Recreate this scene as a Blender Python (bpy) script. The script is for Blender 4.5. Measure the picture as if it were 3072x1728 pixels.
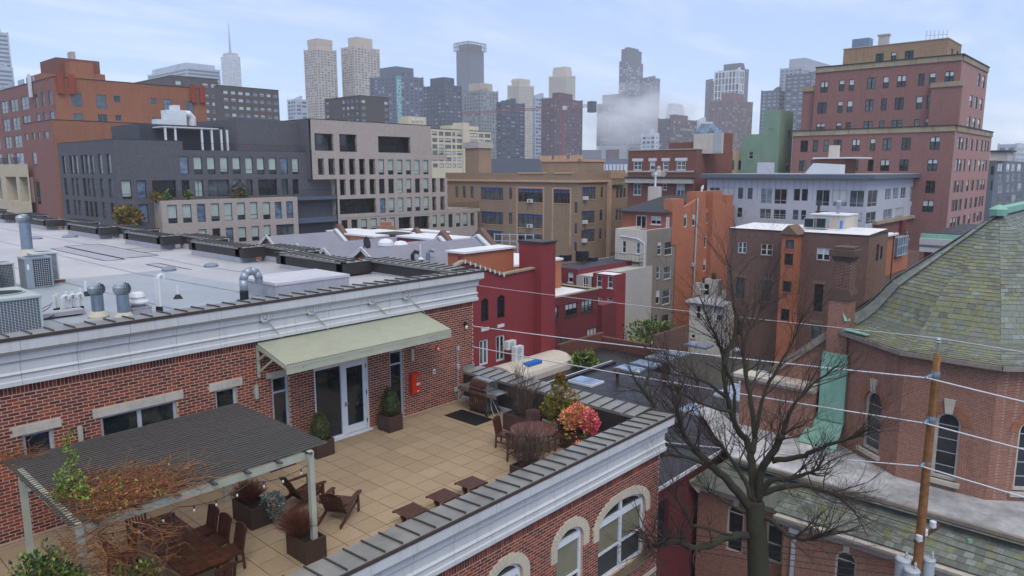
import bpy,bmesh,math,random
from mathutils import Vector,Matrix
from mathutils.geometry import tessellate_polygon
for _o in list(bpy.data.objects):bpy.data.objects.remove(_o)
SC=bpy.context.scene
COL=SC.collection
rnd=random.Random(7)
PI=math.pi
# ------------------------------------------------------------------ camera
CAM=Vector((-10.7319,-17.5907,8.4578))
RGT=Vector((0.6731,-0.7396,-0.0015)).normalized()
FWD=Vector((0.7300,0.6645,-0.1600)).normalized()
RGT=(RGT-FWD*RGT.dot(FWD)).normalized()
UP=RGT.cross(FWD)
FPX=2182.34
cd=bpy.data.cameras.new("camera")
cam=bpy.data.objects.new("camera",cd)
COL.objects.link(cam)
cam.matrix_world=Matrix((RGT,UP,-FWD)).transposed().to_4x4()
cam.location=CAM
cd.sensor_width=36.0
cd.lens=FPX/3072.0*36.0
cd.clip_start=0.1
cd.clip_end=20000
SC.camera=cam
SC.render.resolution_x,SC.render.resolution_y=1024,576
SC.cycles.use_denoising=True
SC.cycles.max_bounces=8
SC.cycles.diffuse_bounces=3
SC.cycles.glossy_bounces=3
SC.cycles.transmission_bounces=2
SC.cycles.volume_bounces=4
SC.cycles.caustics_reflective=False
SC.cycles.caustics_refractive=False
# ------------------------------------------------------------------ sky, sun, exposure
SUN_EL,SUN_AZ=52.0,236.0
W=bpy.data.worlds.new("World")
SC.world=W
W.use_nodes=True
wn,wl=W.node_tree.nodes,W.node_tree.links
wn.clear()
wo=wn.new('ShaderNodeOutputWorld')
bg=wn.new('ShaderNodeBackground')
sky=wn.new('ShaderNodeTexSky')
sky.sky_type='NISHITA'
sky.sun_disc=False
sky.sun_elevation=math.radians(SUN_EL)
sky.sun_rotation=math.radians(90-SUN_AZ)
sky.air_density=1.0
sky.dust_density=1.6
sky.ozone_density=1.0
# thin high cloud drawn out in streaks, thicker towards the horizon
tc=wn.new('ShaderNodeTexCoord')
sep=wn.new('ShaderNodeSeparateXYZ')
wl.new(tc.outputs['Generated'],sep.inputs[0])
def wmath(op,a,b=None,clamp=False):
 n=wn.new('ShaderNodeMath');n.operation=op;n.use_clamp=clamp
 for i,s in enumerate((a,b)):
  if s is None:continue
  if isinstance(s,(int,float)):n.inputs[i].default_value=s
  else:wl.new(s,n.inputs[i])
 return n.outputs[0]
zz=wmath('MAXIMUM',wmath('ADD',sep.outputs[2],0.10),0.03)
comb=wn.new('ShaderNodeCombineXYZ')
wl.new(wmath('DIVIDE',sep.outputs[0],zz),comb.inputs[0])
wl.new(wmath('DIVIDE',sep.outputs[1],zz),comb.inputs[1])
mp=wn.new('ShaderNodeMapping')
mp.inputs['Rotation'].default_value=(0,0,math.radians(-62))
mp.inputs['Scale'].default_value=(0.55,1.5,1.0)
wl.new(comb.outputs[0],mp.inputs[0])
nz=wn.new('ShaderNodeTexNoise')
nz.inputs['Scale'].default_value=1.3
nz.inputs['Detail'].default_value=7.0
nz.inputs['Roughness'].default_value=0.58
nz.inputs['Distortion'].default_value=0.35
wl.new(mp.outputs[0],nz.inputs['Vector'])
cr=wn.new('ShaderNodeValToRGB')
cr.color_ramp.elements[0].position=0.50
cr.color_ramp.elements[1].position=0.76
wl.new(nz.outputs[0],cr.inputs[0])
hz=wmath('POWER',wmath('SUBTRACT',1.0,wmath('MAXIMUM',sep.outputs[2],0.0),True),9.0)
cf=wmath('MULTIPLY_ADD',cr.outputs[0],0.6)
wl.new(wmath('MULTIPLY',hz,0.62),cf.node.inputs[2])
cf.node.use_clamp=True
# the cover closes overhead: bright, neutral cloud
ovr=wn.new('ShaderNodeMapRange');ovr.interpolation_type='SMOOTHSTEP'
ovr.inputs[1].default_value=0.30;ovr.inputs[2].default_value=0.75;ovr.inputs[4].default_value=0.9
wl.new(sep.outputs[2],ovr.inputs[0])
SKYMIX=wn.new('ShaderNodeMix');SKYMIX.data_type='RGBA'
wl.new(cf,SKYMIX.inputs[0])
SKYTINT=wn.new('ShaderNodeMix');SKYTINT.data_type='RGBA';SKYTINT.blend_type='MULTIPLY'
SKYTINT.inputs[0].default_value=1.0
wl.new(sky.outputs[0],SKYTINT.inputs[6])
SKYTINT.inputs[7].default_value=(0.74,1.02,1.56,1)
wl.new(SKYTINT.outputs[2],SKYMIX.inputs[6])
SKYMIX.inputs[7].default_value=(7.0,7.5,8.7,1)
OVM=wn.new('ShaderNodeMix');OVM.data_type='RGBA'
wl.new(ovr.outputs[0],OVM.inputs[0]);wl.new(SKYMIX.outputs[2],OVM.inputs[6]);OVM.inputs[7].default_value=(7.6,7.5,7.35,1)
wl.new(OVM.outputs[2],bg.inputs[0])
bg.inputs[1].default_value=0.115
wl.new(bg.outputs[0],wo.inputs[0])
sd=bpy.data.lights.new("sun",'SUN')
sd.energy=1.3
sd.angle=math.radians(25)
sd.color=(1.0,0.96,0.9)
sun=bpy.data.objects.new("sun",sd)
COL.objects.link(sun)
_s=Vector((math.cos(math.radians(SUN_EL))*math.cos(math.radians(SUN_AZ)),math.cos(math.radians(SUN_EL))*math.sin(math.radians(SUN_AZ)),math.sin(math.radians(SUN_EL))))
sun.rotation_euler=(-_s).to_track_quat('-Z','Y').to_euler()
SC.view_settings.view_transform='Standard'
SC.view_settings.look='None'
SC.view_settings.exposure=0.5
SC.view_settings.gamma=1.0
SC.view_settings.use_curve_mapping=False
# ------------------------------------------------------------------ measuring: photograph pixel -> point on a plane of the place
GROUND=-12.5
def ray(p):
 return FWD+RGT*((p[0]-1536)/FPX)-UP*((p[1]-864)/FPX)
def onX(p,X):
 d=ray(p);return CAM+d*((X-CAM.x)/d.x)
def onY(p,Y):
 d=ray(p);return CAM+d*((Y-CAM.y)/d.y)
def onZ(p,Z):
 d=ray(p);return CAM+d*((Z-CAM.z)/d.z)
def deep(p,D):
 return CAM+ray(p)*D
def on(ax,pl,p):
 return onX(p,pl)if ax=='x' else onY(p,pl)
def zat(p,X,Y):
 0
 k=(864-p[1])/FPX
 A=Vector((X,Y,0))-CAM
 return(k*A.dot(FWD)-A.dot(UP))/(UP.z-k*FWD.z)
def G(i,j,x,y):
 return(768*i+x/3.354,432*j+y/3.354)
def pix(v):
 d=Vector(v)-CAM;z=d.dot(FWD)
 return(1536+FPX*d.dot(RGT)/z,864-FPX*d.dot(UP)/z,z)
# ------------------------------------------------------------------ mesh builder
ROOT={}
def rootm(o):
 return ROOT.get(o.name,Matrix.Identity(4))if o is not None else Matrix.Identity(4)
class MB:
 def __init__(s):
  s.v=[];s.f=[];s.m=[]
 def face(s,pts,m=0):
  n=len(s.v);s.v.extend(tuple(p)for p in pts);s.f.append(tuple(range(n,n+len(pts))));s.m.append(m)
 def box(s,x0,x1,y0,y1,z0,z1,m=0,skip=''):
  n=len(s.v)
  s.v+=[(x0,y0,z0),(x1,y0,z0),(x1,y1,z0),(x0,y1,z0),(x0,y0,z1),(x1,y0,z1),(x1,y1,z1),(x0,y1,z1)]
  for k,q in(('b',(3,2,1,0)),('t',(4,5,6,7)),('s',(0,1,5,4)),('e',(1,2,6,5)),('n',(2,3,7,6)),('w',(3,0,4,7))):
   if k not in skip:
    s.f.append(tuple(n+i for i in q));s.m.append(m)
 def obox(s,c,X,Y,Z,m=0):
  c,X,Y,Z=Vector(c),Vector(X),Vector(Y),Vector(Z)
  n=len(s.v)
  for sz in(-1,1):
   for a,b in((-1,-1),(1,-1),(1,1),(-1,1)):
    s.v.append(tuple(c+X*a+Y*b+Z*sz))
  for q in((3,2,1,0),(4,5,6,7),(0,1,5,4),(1,2,6,5),(2,3,7,6),(3,0,4,7)):
   s.f.append(tuple(n+i for i in q));s.m.append(m)
 def bar(s,p,q,w,h,m=0,up=(0,0,1)):
  p,q=Vector(p),Vector(q);d=q-p;L=d.length
  if L<1e-6:return
  d=d/L;u=Vector(up)
  x=d.cross(u)
  if x.length<1e-3:x=d.cross(Vector((1,0,0)))
  x.normalize();u=x.cross(d)
  s.obox((p+q)/2,d*(L/2),x*(w/2),u*(h/2),m)
 def tube(s,pts,r,n=7,m=0,cap=True):
  pts=[Vector(p)for p in pts];k=len(pts)
  rs=r if isinstance(r,(list,tuple))else[r]*k
  base=len(s.v);ref=None
  for i,p in enumerate(pts):
   d=(pts[min(i+1,k-1)]-pts[max(i-1,0)])
   if d.length<1e-9:d=Vector((0,0,1))
   d.normalize()
   if ref is None:
    ref=d.cross(Vector((0.3,0.9,0.2)))if abs(d.z)>.8 else d.cross(Vector((0,0,1)))
   x=(ref-d*ref.dot(d))
   if x.length<1e-5:x=d.orthogonal()
   x.normalize();y=d.cross(x);ref=x
   for j in range(n):
    a=2*PI*j/n
    s.v.append(tuple(p+(x*math.cos(a)+y*math.sin(a))*rs[i]))
  for i in range(k-1):
   for j in range(n):
    a=base+i*n+j;b=base+i*n+(j+1)%n
    s.f.append((a,b,b+n,a+n));s.m.append(m)
  if cap:
   s.f.append(tuple(base+j for j in reversed(range(n))));s.m.append(m)
   s.f.append(tuple(base+(k-1)*n+j for j in range(n)));s.m.append(m)
 def lathe(s,prof,c=(0,0,0),n=16,m=0,sx=1.0,sy=1.0):
  base=len(s.v)
  for r,z in prof:
   for j in range(n):
    a=2*PI*j/n
    s.v.append((c[0]+r*sx*math.cos(a),c[1]+r*sy*math.sin(a),c[2]+z))
  for i in range(len(prof)-1):
   for j in range(n):
    a=base+i*n+j;b=base+i*n+(j+1)%n
    s.f.append((a,b,b+n,a+n));s.m.append(m)
  s.f.append(tuple(base+j for j in reversed(range(n))));s.m.append(m)
  e=base+(len(prof)-1)*n
  s.f.append(tuple(e+j for j in range(n)));s.m.append(m)
 def prism(s,pts,z0,z1,m=0):
  0
  n=len(pts);b=len(s.v)
  s.v+=[(p[0],p[1],z0)for p in pts]+[(p[0],p[1],z1)for p in pts]
  for i in range(n):
   j=(i+1)%n
   s.f.append((b+i,b+j,b+n+j,b+n+i));s.m.append(m)
  s.f.append(tuple(b+n+i for i in range(n)));s.m.append(m)
  s.f.append(tuple(b+i for i in reversed(range(n))));s.m.append(m)
 def sweep(s,prof,a,b,ax='x',m=0,close=True):
  0
  n=len(prof);base=len(s.v)
  for t in(a,b):
   for q,z in prof:
    s.v.append((t,q,z)if ax=='x' else(q,t,z))
  r=range(n)if close else range(n-1)
  for i in r:
   j=(i+1)%n
   s.f.append((base+i,base+j,base+n+j,base+n+i));s.m.append(m)
  if close:
   s.f.append(tuple(base+i for i in range(n)));s.m.append(m)
   s.f.append(tuple(base+n+i for i in reversed(range(n))));s.m.append(m)
 def mesh(s,name,mats,M=None,smooth=False):
  me=bpy.data.meshes.new(name)
  v=[tuple(M@Vector(p))for p in s.v]if M is not None else s.v
  me.from_pydata(v,[],s.f)
  for mt in mats:me.materials.append(mt)
  if len(mats)>1:me.polygons.foreach_set('material_index',s.m)
  if smooth:me.polygons.foreach_set('use_smooth',[True]*len(s.f))
  me.update()
  return me
 def build(s,name,mats,parent=None,world=True,smooth=False,stuff=False,label=None):
  if not isinstance(mats,(list,tuple)):mats=[mats]
  M=None
  if parent is not None and world:
   M=rootm(parent).inverted()
  o=bpy.data.objects.new(name,s.mesh(name,mats,M,smooth))
  COL.objects.link(o)
  if parent is not None:
   o.parent=parent
   ROOT[o.name]=rootm(parent)
  if stuff:o['kind']='stuff'
  if label:o['label']=label
  return o
 def top(s,name,mats,label,cat,base=(0,0,0),group=None,smooth=False):
  0
  if not isinstance(mats,(list,tuple)):mats=[mats]
  M=Matrix.Translation(Vector(base))
  o=bpy.data.objects.new(name,s.mesh(name,mats,M.inverted(),smooth))
  o.location=base;COL.objects.link(o);ROOT[o.name]=M
  tag(o,label,cat,group)
  return o
def tag(o,label,cat,group=None):
 o['label']=label;o['category']=cat
 if group:o['group']=group
 return o
def thing(name,label,cat,loc=(0,0,0),rz=0.0,group=None):
 o=bpy.data.objects.new(name,None)
 o.empty_display_size=0.3
 o.location=loc;o.rotation_euler=(0,0,rz)
 COL.objects.link(o)
 ROOT[o.name]=Matrix.Translation(Vector(loc))@Matrix.Rotation(rz,4,'Z')
 return tag(o,label,cat,group)
def struct(o):
 o['kind']='structure';return o
def dup(root,loc,rz,label,group=None):
 0
 r=root.copy();COL.objects.link(r);r.location=loc;r.rotation_euler=(0,0,rz)
 r['label']=label
 if group:r['group']=group
 ROOT[r.name]=Matrix.Translation(Vector(loc))@Matrix.Rotation(rz,4,'Z')
 for ch in list(root.children):
  c=ch.copy();COL.objects.link(c);c.parent=r
  for g in ch.children:
   d=g.copy();COL.objects.link(d);d.parent=c
 return r
def inst(name,me,parent,loc,rz=0.0,scale=None):
 0
 o=bpy.data.objects.new(name,me);COL.objects.link(o)
 o.parent=parent;o.location=loc
 if rz:o.rotation_euler=(0,0,rz)
 if scale:o.scale=scale
 return o
# ------------------------------------------------------------------ materials
def lin(h,k=1.0):
 h=h.lstrip('#');c=[]
 for i in(0,2,4):
  x=int(h[i:i+2],16)/255
  c.append(min(0.95,(x/12.92 if x<=0.04045 else((x+0.055)/1.055)**2.4)*k))
 return(c[0],c[1],c[2],1)
class NT:
 def __init__(s,name):
  s.mat=bpy.data.materials.new(name);s.mat.use_nodes=True
  s.n=s.mat.node_tree.nodes;s.l=s.mat.node_tree.links
  s.b=s.n['Principled BSDF']
 def new(s,t,**kw):
  n=s.n.new(t)
  for k,v in kw.items():
   if k in n.inputs.keys():n.inputs[k].default_value=v
   else:setattr(n,k,v)
  return n
 def link(s,a,b):s.l.new(a,b)
 def math(s,op,a,b=None):
  n=s.n.new('ShaderNodeMath');n.operation=op
  for i,q in enumerate((a,b)):
   if q is None:continue
   if isinstance(q,(int,float)):n.inputs[i].default_value=q
   else:s.l.new(q,n.inputs[i])
  return n.outputs[0]
 def mix(s,fac,a,b,mode='MIX'):
  n=s.n.new('ShaderNodeMix');n.data_type='RGBA';n.blend_type=mode
  for i,q in((0,fac),(6,a),(7,b)):
   if isinstance(q,(int,float,tuple)):n.inputs[i].default_value=q
   else:s.l.new(q,n.inputs[i])
  return n.outputs[2]
 def noise(s,vec,scale,detail=4.0,rough=0.6,lo=0.35,hi=0.65):
  n=s.new('ShaderNodeTexNoise',Scale=scale,Detail=detail,Roughness=rough)
  s.link(vec,n.inputs['Vector'])
  r=s.new('ShaderNodeMapRange');r.inputs[1].default_value=lo;r.inputs[2].default_value=hi
  s.link(n.outputs[0],r.inputs[0])
  return r.outputs[0]
 def pos(s,obj=False):
  if obj:return s.new('ShaderNodeTexCoord').outputs['Object']
  return s.new('ShaderNodeNewGeometry').outputs['Position']
 def scaled(s,vec,sc):
  m=s.new('ShaderNodeMapping');m.inputs['Scale'].default_value=sc
  s.link(vec,m.inputs[0]);return m.outputs[0]
 def bump(s,h,strength=0.3,dist=0.02):
  b=s.new('ShaderNodeBump',Strength=strength,Distance=dist)
  s.link(h,b.inputs['Height']);s.link(b.outputs[0],s.b.inputs['Normal'])
MATS={}
def mat(name,col,rough=0.7,var=0.12,scale=3.0,big=0.15,bigscale=0.25,streak=0.0,dirt='#3a3530',bump=0.0,metal=0.0,spec=0.4,obj=False,k=1.0,coat=0.0,island=0.0):
 0
 if name in MATS:return MATS[name]
 t=NT(name);p=t.pos(obj);c=lin(col,k)
 a=t.noise(p,scale)
 col_o=t.mix(a,tuple(x*(1-var)for x in c[:3])+(1,),tuple(min(.97,x*(1+var))for x in c[:3])+(1,))
 if big:
  g=t.noise(p,bigscale,5.0,0.65,0.3,0.7)
  col_o=t.mix(t.math('MULTIPLY',g,big),col_o,lin(dirt))
 if streak:
  st=t.noise(t.scaled(p,(4.0,4.0,0.18)),1.6,4.0,0.6,0.52,0.78)
  col_o=t.mix(t.math('MULTIPLY',st,streak),col_o,lin(dirt))
 if island:
  gi=t.new('ShaderNodeNewGeometry')
  r=t.math('MULTIPLY_ADD',gi.outputs['Random Per Island'],island*2)
  r.node.inputs[2].default_value=1-island
  col_o=t.mix(1.0,col_o,r,'MULTIPLY')
 t.link(col_o,t.b.inputs['Base Color'])
 ro=t.math('MULTIPLY_ADD',a,0.16);ro.node.inputs[2].default_value=rough-0.08
 t.link(ro,t.b.inputs['Roughness'])
 t.b.inputs['Metallic'].default_value=metal
 t.b.inputs['Specular IOR Level'].default_value=spec
 if coat:t.b.inputs['Coat Weight'].default_value=coat;t.b.inputs['Coat Roughness'].default_value=0.05
 if bump:t.bump(a,bump)
 MATS[name]=t.mat
 return t.mat
def brick(name,c1,c2,mortar,bw=0.21,bh=0.072,ms=0.011,stain=0.2,stainc='#2a2320',k=1.0,rough=0.85,big=0.35,streak=0.25):
 0
 if name in MATS:return MATS[name]
 t=NT(name);p=t.pos()
 s=t.new('ShaderNodeSeparateXYZ');t.link(p,s.inputs[0])
 cb=t.new('ShaderNodeCombineXYZ')
 t.link(t.math('ADD',s.outputs[0],s.outputs[1]),cb.inputs[0]);t.link(s.outputs[2],cb.inputs[1])
 b=t.new('ShaderNodeTexBrick')
 b.inputs['Color1'].default_value=lin(c1,k);b.inputs['Color2'].default_value=lin(c2,k);b.inputs['Mortar'].default_value=lin(mortar,k)
 b.inputs['Scale'].default_value=1.0;b.inputs['Mortar Size'].default_value=ms
 b.inputs['Brick Width'].default_value=bw;b.inputs['Row Height'].default_value=bh
 t.link(cb.outputs[0],b.inputs['Vector'])
 g=t.noise(p,0.35,6.0,0.7,0.3,0.7)
 col=t.mix(t.math('MULTIPLY',g,big),b.outputs[0],t.mix(1.0,b.outputs[0],(0.62,0.58,0.58,1),'MULTIPLY'))
 st=t.noise(t.scaled(p,(2.0,2.0,0.15)),1.3,4.0,0.6,0.5,0.8)
 col=t.mix(t.math('MULTIPLY',st,streak),col,lin(stainc))
 fn=t.noise(p,9.0,3.0,0.6)
 fm=t.math('MULTIPLY_ADD',fn,0.3);fm.node.inputs[2].default_value=0.85
 col=t.mix(1.0,col,fm,'MULTIPLY')
 t.link(col,t.b.inputs['Base Color'])
 t.b.inputs['Roughness'].default_value=rough
 t.b.inputs['Specular IOR Level'].default_value=0.3
 t.bump(b.outputs['Fac'],-0.5,0.01)
 MATS[name]=t.mat
 return t.mat
def glass(name,col='#10161a',rough=0.03,coatcol=None):
 if name in MATS:return MATS[name]
 t=NT(name);p=t.pos()
 a=t.noise(p,0.9,3.0,0.6,0.3,0.7)
 c=lin(col)
 t.link(t.mix(a,tuple(x*.45 for x in c[:3])+(1,),tuple(x*1.7 for x in c[:3])+(1,)),t.b.inputs['Base Color'])
 t.b.inputs['Roughness'].default_value=rough
 t.b.inputs['Specular IOR Level'].default_value=0.7
 w=t.noise(p,0.5,2.0,0.5,0.2,0.8)
 t.bump(w,0.06,0.05)
 MATS[name]=t.mat
 return t.mat
def blind(name,col):
 if name in MATS:return MATS[name]
 t=NT(name);p=t.pos()
 a=t.noise(p,0.7,3.0)
 c=lin(col)
 t.link(t.mix(a,tuple(x*.85 for x in c[:3])+(1,),c),t.b.inputs['Base Color'])
 t.b.inputs['Roughness'].default_value=0.6
 t.b.inputs['Coat Weight'].default_value=1.0
 t.b.inputs['Coat Roughness'].default_value=0.03
 MATS[name]=t.mat
 return t.mat
GL=glass('window_glass','#1c2426')
GL2=glass('grey_window_glass','#4a5458')
GLB=glass('blue_window_glass','#5b7084')
BL=blind('pale_blind','#a9b8ad')
BLW=blind('white_blind','#c3c6c4')
BLT=blind('tan_blind','#6d6a58')
F_BLK=mat('black_frame','#1d2023',.45,.05,5,.0)
F_WHT=mat('white_frame','#cfd2d4',.5,.05,5,.06)
F_GRY=mat('grey_frame','#a7adb3',.45,.05,5,.05)
F_BRN=mat('brown_frame','#3d2d26',.6,.08,5,.05)
# ------------------------------------------------------------------ walls with real openings, windows as parts
def wall(mb,ax,pl,u0,u1,z0,z1,holes=(),depth=0.18,m=0,mr=None):
 0
 if mr is None:mr=m
 P3=(lambda u,z,d=0.0:(pl+d,u,z))if ax=='x' else(lambda u,z,d=0.0:(u,pl+d,z))
 us=sorted(set([u0,u1]+[min(max(h[k],u0),u1)for h in holes for k in(0,1)]))
 zs=sorted(set([z0,z1]+[min(max(h[k],z0),z1)for h in holes for k in(2,3)]))
 def q(a,b,c,d,mm):
  mb.face([a,b,c,d]if ax=='y' else[b,a,d,c],mm)
 for i in range(len(us)-1):
  uc=(us[i]+us[i+1])/2
  hs=[h for h in holes if h[0]<uc<h[1]]
  j=0
  while j<len(zs)-1:
   zc=(zs[j]+zs[j+1])/2
   if any(h[2]<zc<h[3]for h in hs):j+=1;continue
   k=j
   while k+1<len(zs)-1 and not any(h[2]<(zs[k+1]+zs[k+2])/2<h[3]for h in hs):k+=1
   q(P3(us[i],zs[j]),P3(us[i+1],zs[j]),P3(us[i+1],zs[k+1]),P3(us[i],zs[k+1]),m)
   j=k+1
 for a,b,c,d in[h[:4]for h in holes]:
  q(P3(a,c),P3(a,c,depth),P3(a,d,depth),P3(a,d),mr)
  q(P3(b,c,depth),P3(b,c),P3(b,d),P3(b,d,depth),mr)
  q(P3(a,d),P3(a,d,depth),P3(b,d,depth),P3(b,d),mr)
  q(P3(b,c),P3(b,c,depth),P3(a,c,depth),P3(a,c),mr)
WM={}
def winmesh(w,h,st,var):
 0
 key=(round(w,2),round(h,2),st['n'],var)
 if key in WM:return WM[key]
 d=st.get('d',.18);fw=st.get('fw',.06);cols=st.get('cols',2);rows=st.get('rows',(.5,))
 fr=MB()
 y0,y1=d-.07,d-.01
 fr.box(0,w,y0,y1,0,fw);fr.box(0,w,y0,y1,h-fw,h)
 fr.box(0,fw,y0,y1,fw,h-fw);fr.box(w-fw,w,y0,y1,fw,h-fw)
 for c in range(1,cols):
  x=w*c/cols;mw=st.get('mw',fw*.8)
  fr.box(x-mw/2,x+mw/2,y0+.003,y1,fw,h-fw)
 for r in rows:
  z=h*r;fr.box(fw,w-fw,y0+.006,y1-.002,z-fw*.35,z+fw*.35)
 mats=[st['fm']]
 if st.get('sill'):
  fr.box(-.06,w+.06,-.07,d,-.11,-.004,1);mats.append(st['sill'])
 if st.get('lintel'):
  if len(mats)==1:mats.append(st['lintel'])
  lh=st.get('lh',.22);lo=st.get('lo',.1);mi=len(mats)-1
  if mats[mi]is not st['lintel']:mats.append(st['lintel']);mi+=1
  fr.box(-lo,w+lo,-.04,d-.02,h+.003,h+lh,mi)
 pn=MB()
 yy=d-.03
 zt=h*(1-var[1])
 if var[1]<1:pn.face([(0,yy,0),(w,yy,0),(w,yy,zt),(0,yy,zt)],0)
 if var[1]>0:pn.face([(0,yy,zt),(w,yy,zt),(w,yy,h),(0,yy,h)],1)
 fm=fr.mesh('window_frame',mats)
 pm=pn.mesh('window_pane',[var[0],var[2]])
 WM[key]=(fm,pm)
 return WM[key]
NOB=(GL,0.0,BL)
def window(T,ax,pl,u0,u1,z0,z1,st,name='window'):
 var=rnd.choice(st.get('vars',[NOB]))
 w,h=abs(u1-u0),z1-z0
 fm,pm=winmesh(w,h,st,var)
 R0=rootm(T).translation
 if ax=='y':loc,rz=Vector((min(u0,u1),pl,z0)),0.0
 else:loc,rz=Vector((pl,max(u0,u1),z0)),-PI/2
 o=inst(name,fm,T,loc-R0,rz)
 p=inst('pane',pm,o,(0,0,0))
 return o
def holes_px(ax,pl,i,j,rows):
 0
 out=[]
 for xr,yt,yb,cols in rows:
  z1=on(ax,pl,G(i,j,xr,yt)).z;z0=on(ax,pl,G(i,j,xr,yb)).z
  ym=(yt+yb)/2
  r=[]
  for a,b in cols:
   ua=on(ax,pl,G(i,j,a,ym));ub=on(ax,pl,G(i,j,b,ym))
   ua,ub=(ua.y,ub.y)if ax=='x' else(ua.x,ub.x)
   r.append((min(ua,ub),max(ua,ub),z0,z1))
  out.append(r)
 return out
def upx(ax,pl,p):
 v=on(ax,pl,p);return v.y if ax=='x' else v.x
def shell(T,x0,x1,y0,y1,z0,z1,m,mroof=None,skip='',name='wall',parapet=0.0,zdeck=None):
 0
 mb=MB();mb.box(x0,x1,y0,y1,z0,z1,0,skip+'tb')
 mb.build(name,m,T)
 zd=zdeck if zdeck is not None else z1-parapet
 r=MB()
 if parapet:
  t=.3
  r.box(x0+.002,x1-.002,y0+.002,y0+t,zd,z1-.004,1);r.box(x0+.002,x1-.002,y1-t,y1-.002,zd,z1-.004,1)
  r.box(x0+.002,x0+t,y0+t,y1-t,zd,z1-.004,1);r.box(x1-t,x1-.002,y0+t,y1-t,zd,z1-.004,1)
 r.face([(x0+.003,y0+.003,zd),(x1-.003,y0+.003,zd),(x1-.003,y1-.003,zd),(x0+.003,y1-.003,zd)],0)
 r.build('roof',[mroof or m,m],T)
def coping(T,x0,x1,y0,y1,z,m,w=.35,h=.12,o=.06,name='coping',sides='wsen'):
 mb=MB()
 if 's' in sides:mb.box(x0-o,x1+o,y0-o,y0+w,z,z+h)
 if 'n' in sides:mb.box(x0-o,x1+o,y1-w,y1+o,z,z+h)
 if 'w' in sides:mb.box(x0-o,x0+w,y0+w,y1-w,z+.002,z+h)
 if 'e' in sides:mb.box(x1-w,x1+o,y0+w,y1-w,z+.002,z+h)
 return mb.build(name,m,T)
# ================================================================== the brick building with the terrace
BRK=[mat('brick_red','#7c3a2d',.85,.16,14,.10,1.2,bump=.25),mat('brick_dark','#5a2a24',.85,.16,14,.10,1.2,bump=.25),mat('brick_orange','#94452b',.85,.16,14,.10,1.2,bump=.25),mat('brick_plum','#6a3029',.85,.16,14,.10,1.2,bump=.25)]
MORT=mat('pale_mortar','#c2a58d',.95,.1,10,.15,.8)
CORN=mat('white_cornice_paint','#c6c6c4',.55,.03,2,.16,.5,streak=.28,dirt='#8d8377')
DRIP=mat('brown_metal_drip','#453a34',.5,.08,4,.1)
COPM=mat('weathered_grey_metal','#8f8d88',.42,.14,1.6,.35,.9,dirt='#4c473c',metal=.35,island=.12)
SEAM=mat('metal_seam','#4d4a46',.45,.08,4,.1,metal=.3)
STONE=mat('pale_lintel_stone','#b7b0a2',.85,.08,6,.2,.8,streak=.25)
DKPAN=mat('dark_parapet_panel','#35302f',.6,.12,2,.25,.6,streak=.3,dirt='#191615')
FLASH=mat('grey_flashing_membrane','#a2a1a8',.7,.07,2,.25,.7,streak=.3,dirt='#6d6b70')
ROOFM=mat('grey_roof_membrane','#b3b1b2',.6,.05,1.1,.4,.16,dirt='#6f7480',spec=.5,island=.05)
ROOFB=mat('bluish_roof_membrane','#9ba2a6',.5,.05,1.1,.3,.2,dirt='#6f7480',spec=.5,island=.05)
SEAMD=mat('roof_seam','#6c6a70',.7,.4,1.5,0)
TAR=mat('black_roofing_tar','#17171a',.6,.2,3,.0)
PAVE=[mat('tan_paver','#a08b70',.75,.06,7,.3,.3,dirt='#6b5c48',island=.03),mat('warm_paver','#a38d72',.75,.06,7,.3,.3,dirt='#6b5c48'),mat('dull_paver','#9a856b',.75,.06,7,.3,.3,dirt='#6b5c48')]
GAP=mat('paver_joint','#2e2923',.95,.1,5,.1)
YW,XE,YF=1.42,7.99,-6.66
XL=-17.0
HOUSE=thing('brick_building','red brick building with white cornices, a flat grey roof and a paved roof terrace','building',(0,-2.6,GROUND))
# openings in the terrace wall
A_TW=[(-6.52,-5.9,1.25,2.48),(-4.87,-3.02,1.25,2.48),(-1.97,-1.35,1.25,2.48),(-0.28,.26,.06,2.48),(1.13,3.16,.0,2.44),(4.04,4.62,.06,2.44)]
mb=MB()
wall(mb,'y',YW,XL,XE-.003,0,3.66,A_TW,.16)
mb.box(XL,XE,YW+.16,2.0,-.3,3.66,0,'s')
mb.build('mortar_bed',MORT,HOUSE)
# street front below the terrace, with arched openings cut in
def arch(u0,u1,z0,zs,zt,n=14):
 0
 c=(u0+u1)/2;r=(u1-u0)/2
 return[(u0,z0),(u1,z0)]+[(c+r*math.cos(PI*i/n),zs+(zt-zs)*math.sin(PI*i/n))for i in range(n+1)]
def wallpoly(mb,ax,pl,outer,holes,depth,m=0):
 loops=[[Vector((u,z,0))for u,z in L]for L in[outer]+holes]
 flat=[p for L in loops for p in L]
 P3=(lambda u,z,d=0.0:(pl+d,u,z))if ax=='x' else(lambda u,z,d=0.0:(u,pl+d,z))
 for t in tessellate_polygon(loops):
  mb.face([P3(flat[i].x,flat[i].y)for i in t],m)
 for L in holes:
  for i in range(len(L)):
   a,b=L[i],L[(i+1)%len(L)]
   mb.face([P3(*a),P3(*b),P3(b[0],b[1],depth),P3(a[0],a[1],depth)],m)
def fpt(x,y,i=2,j=3):return onY(G(i,j,x,y),YF)
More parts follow.
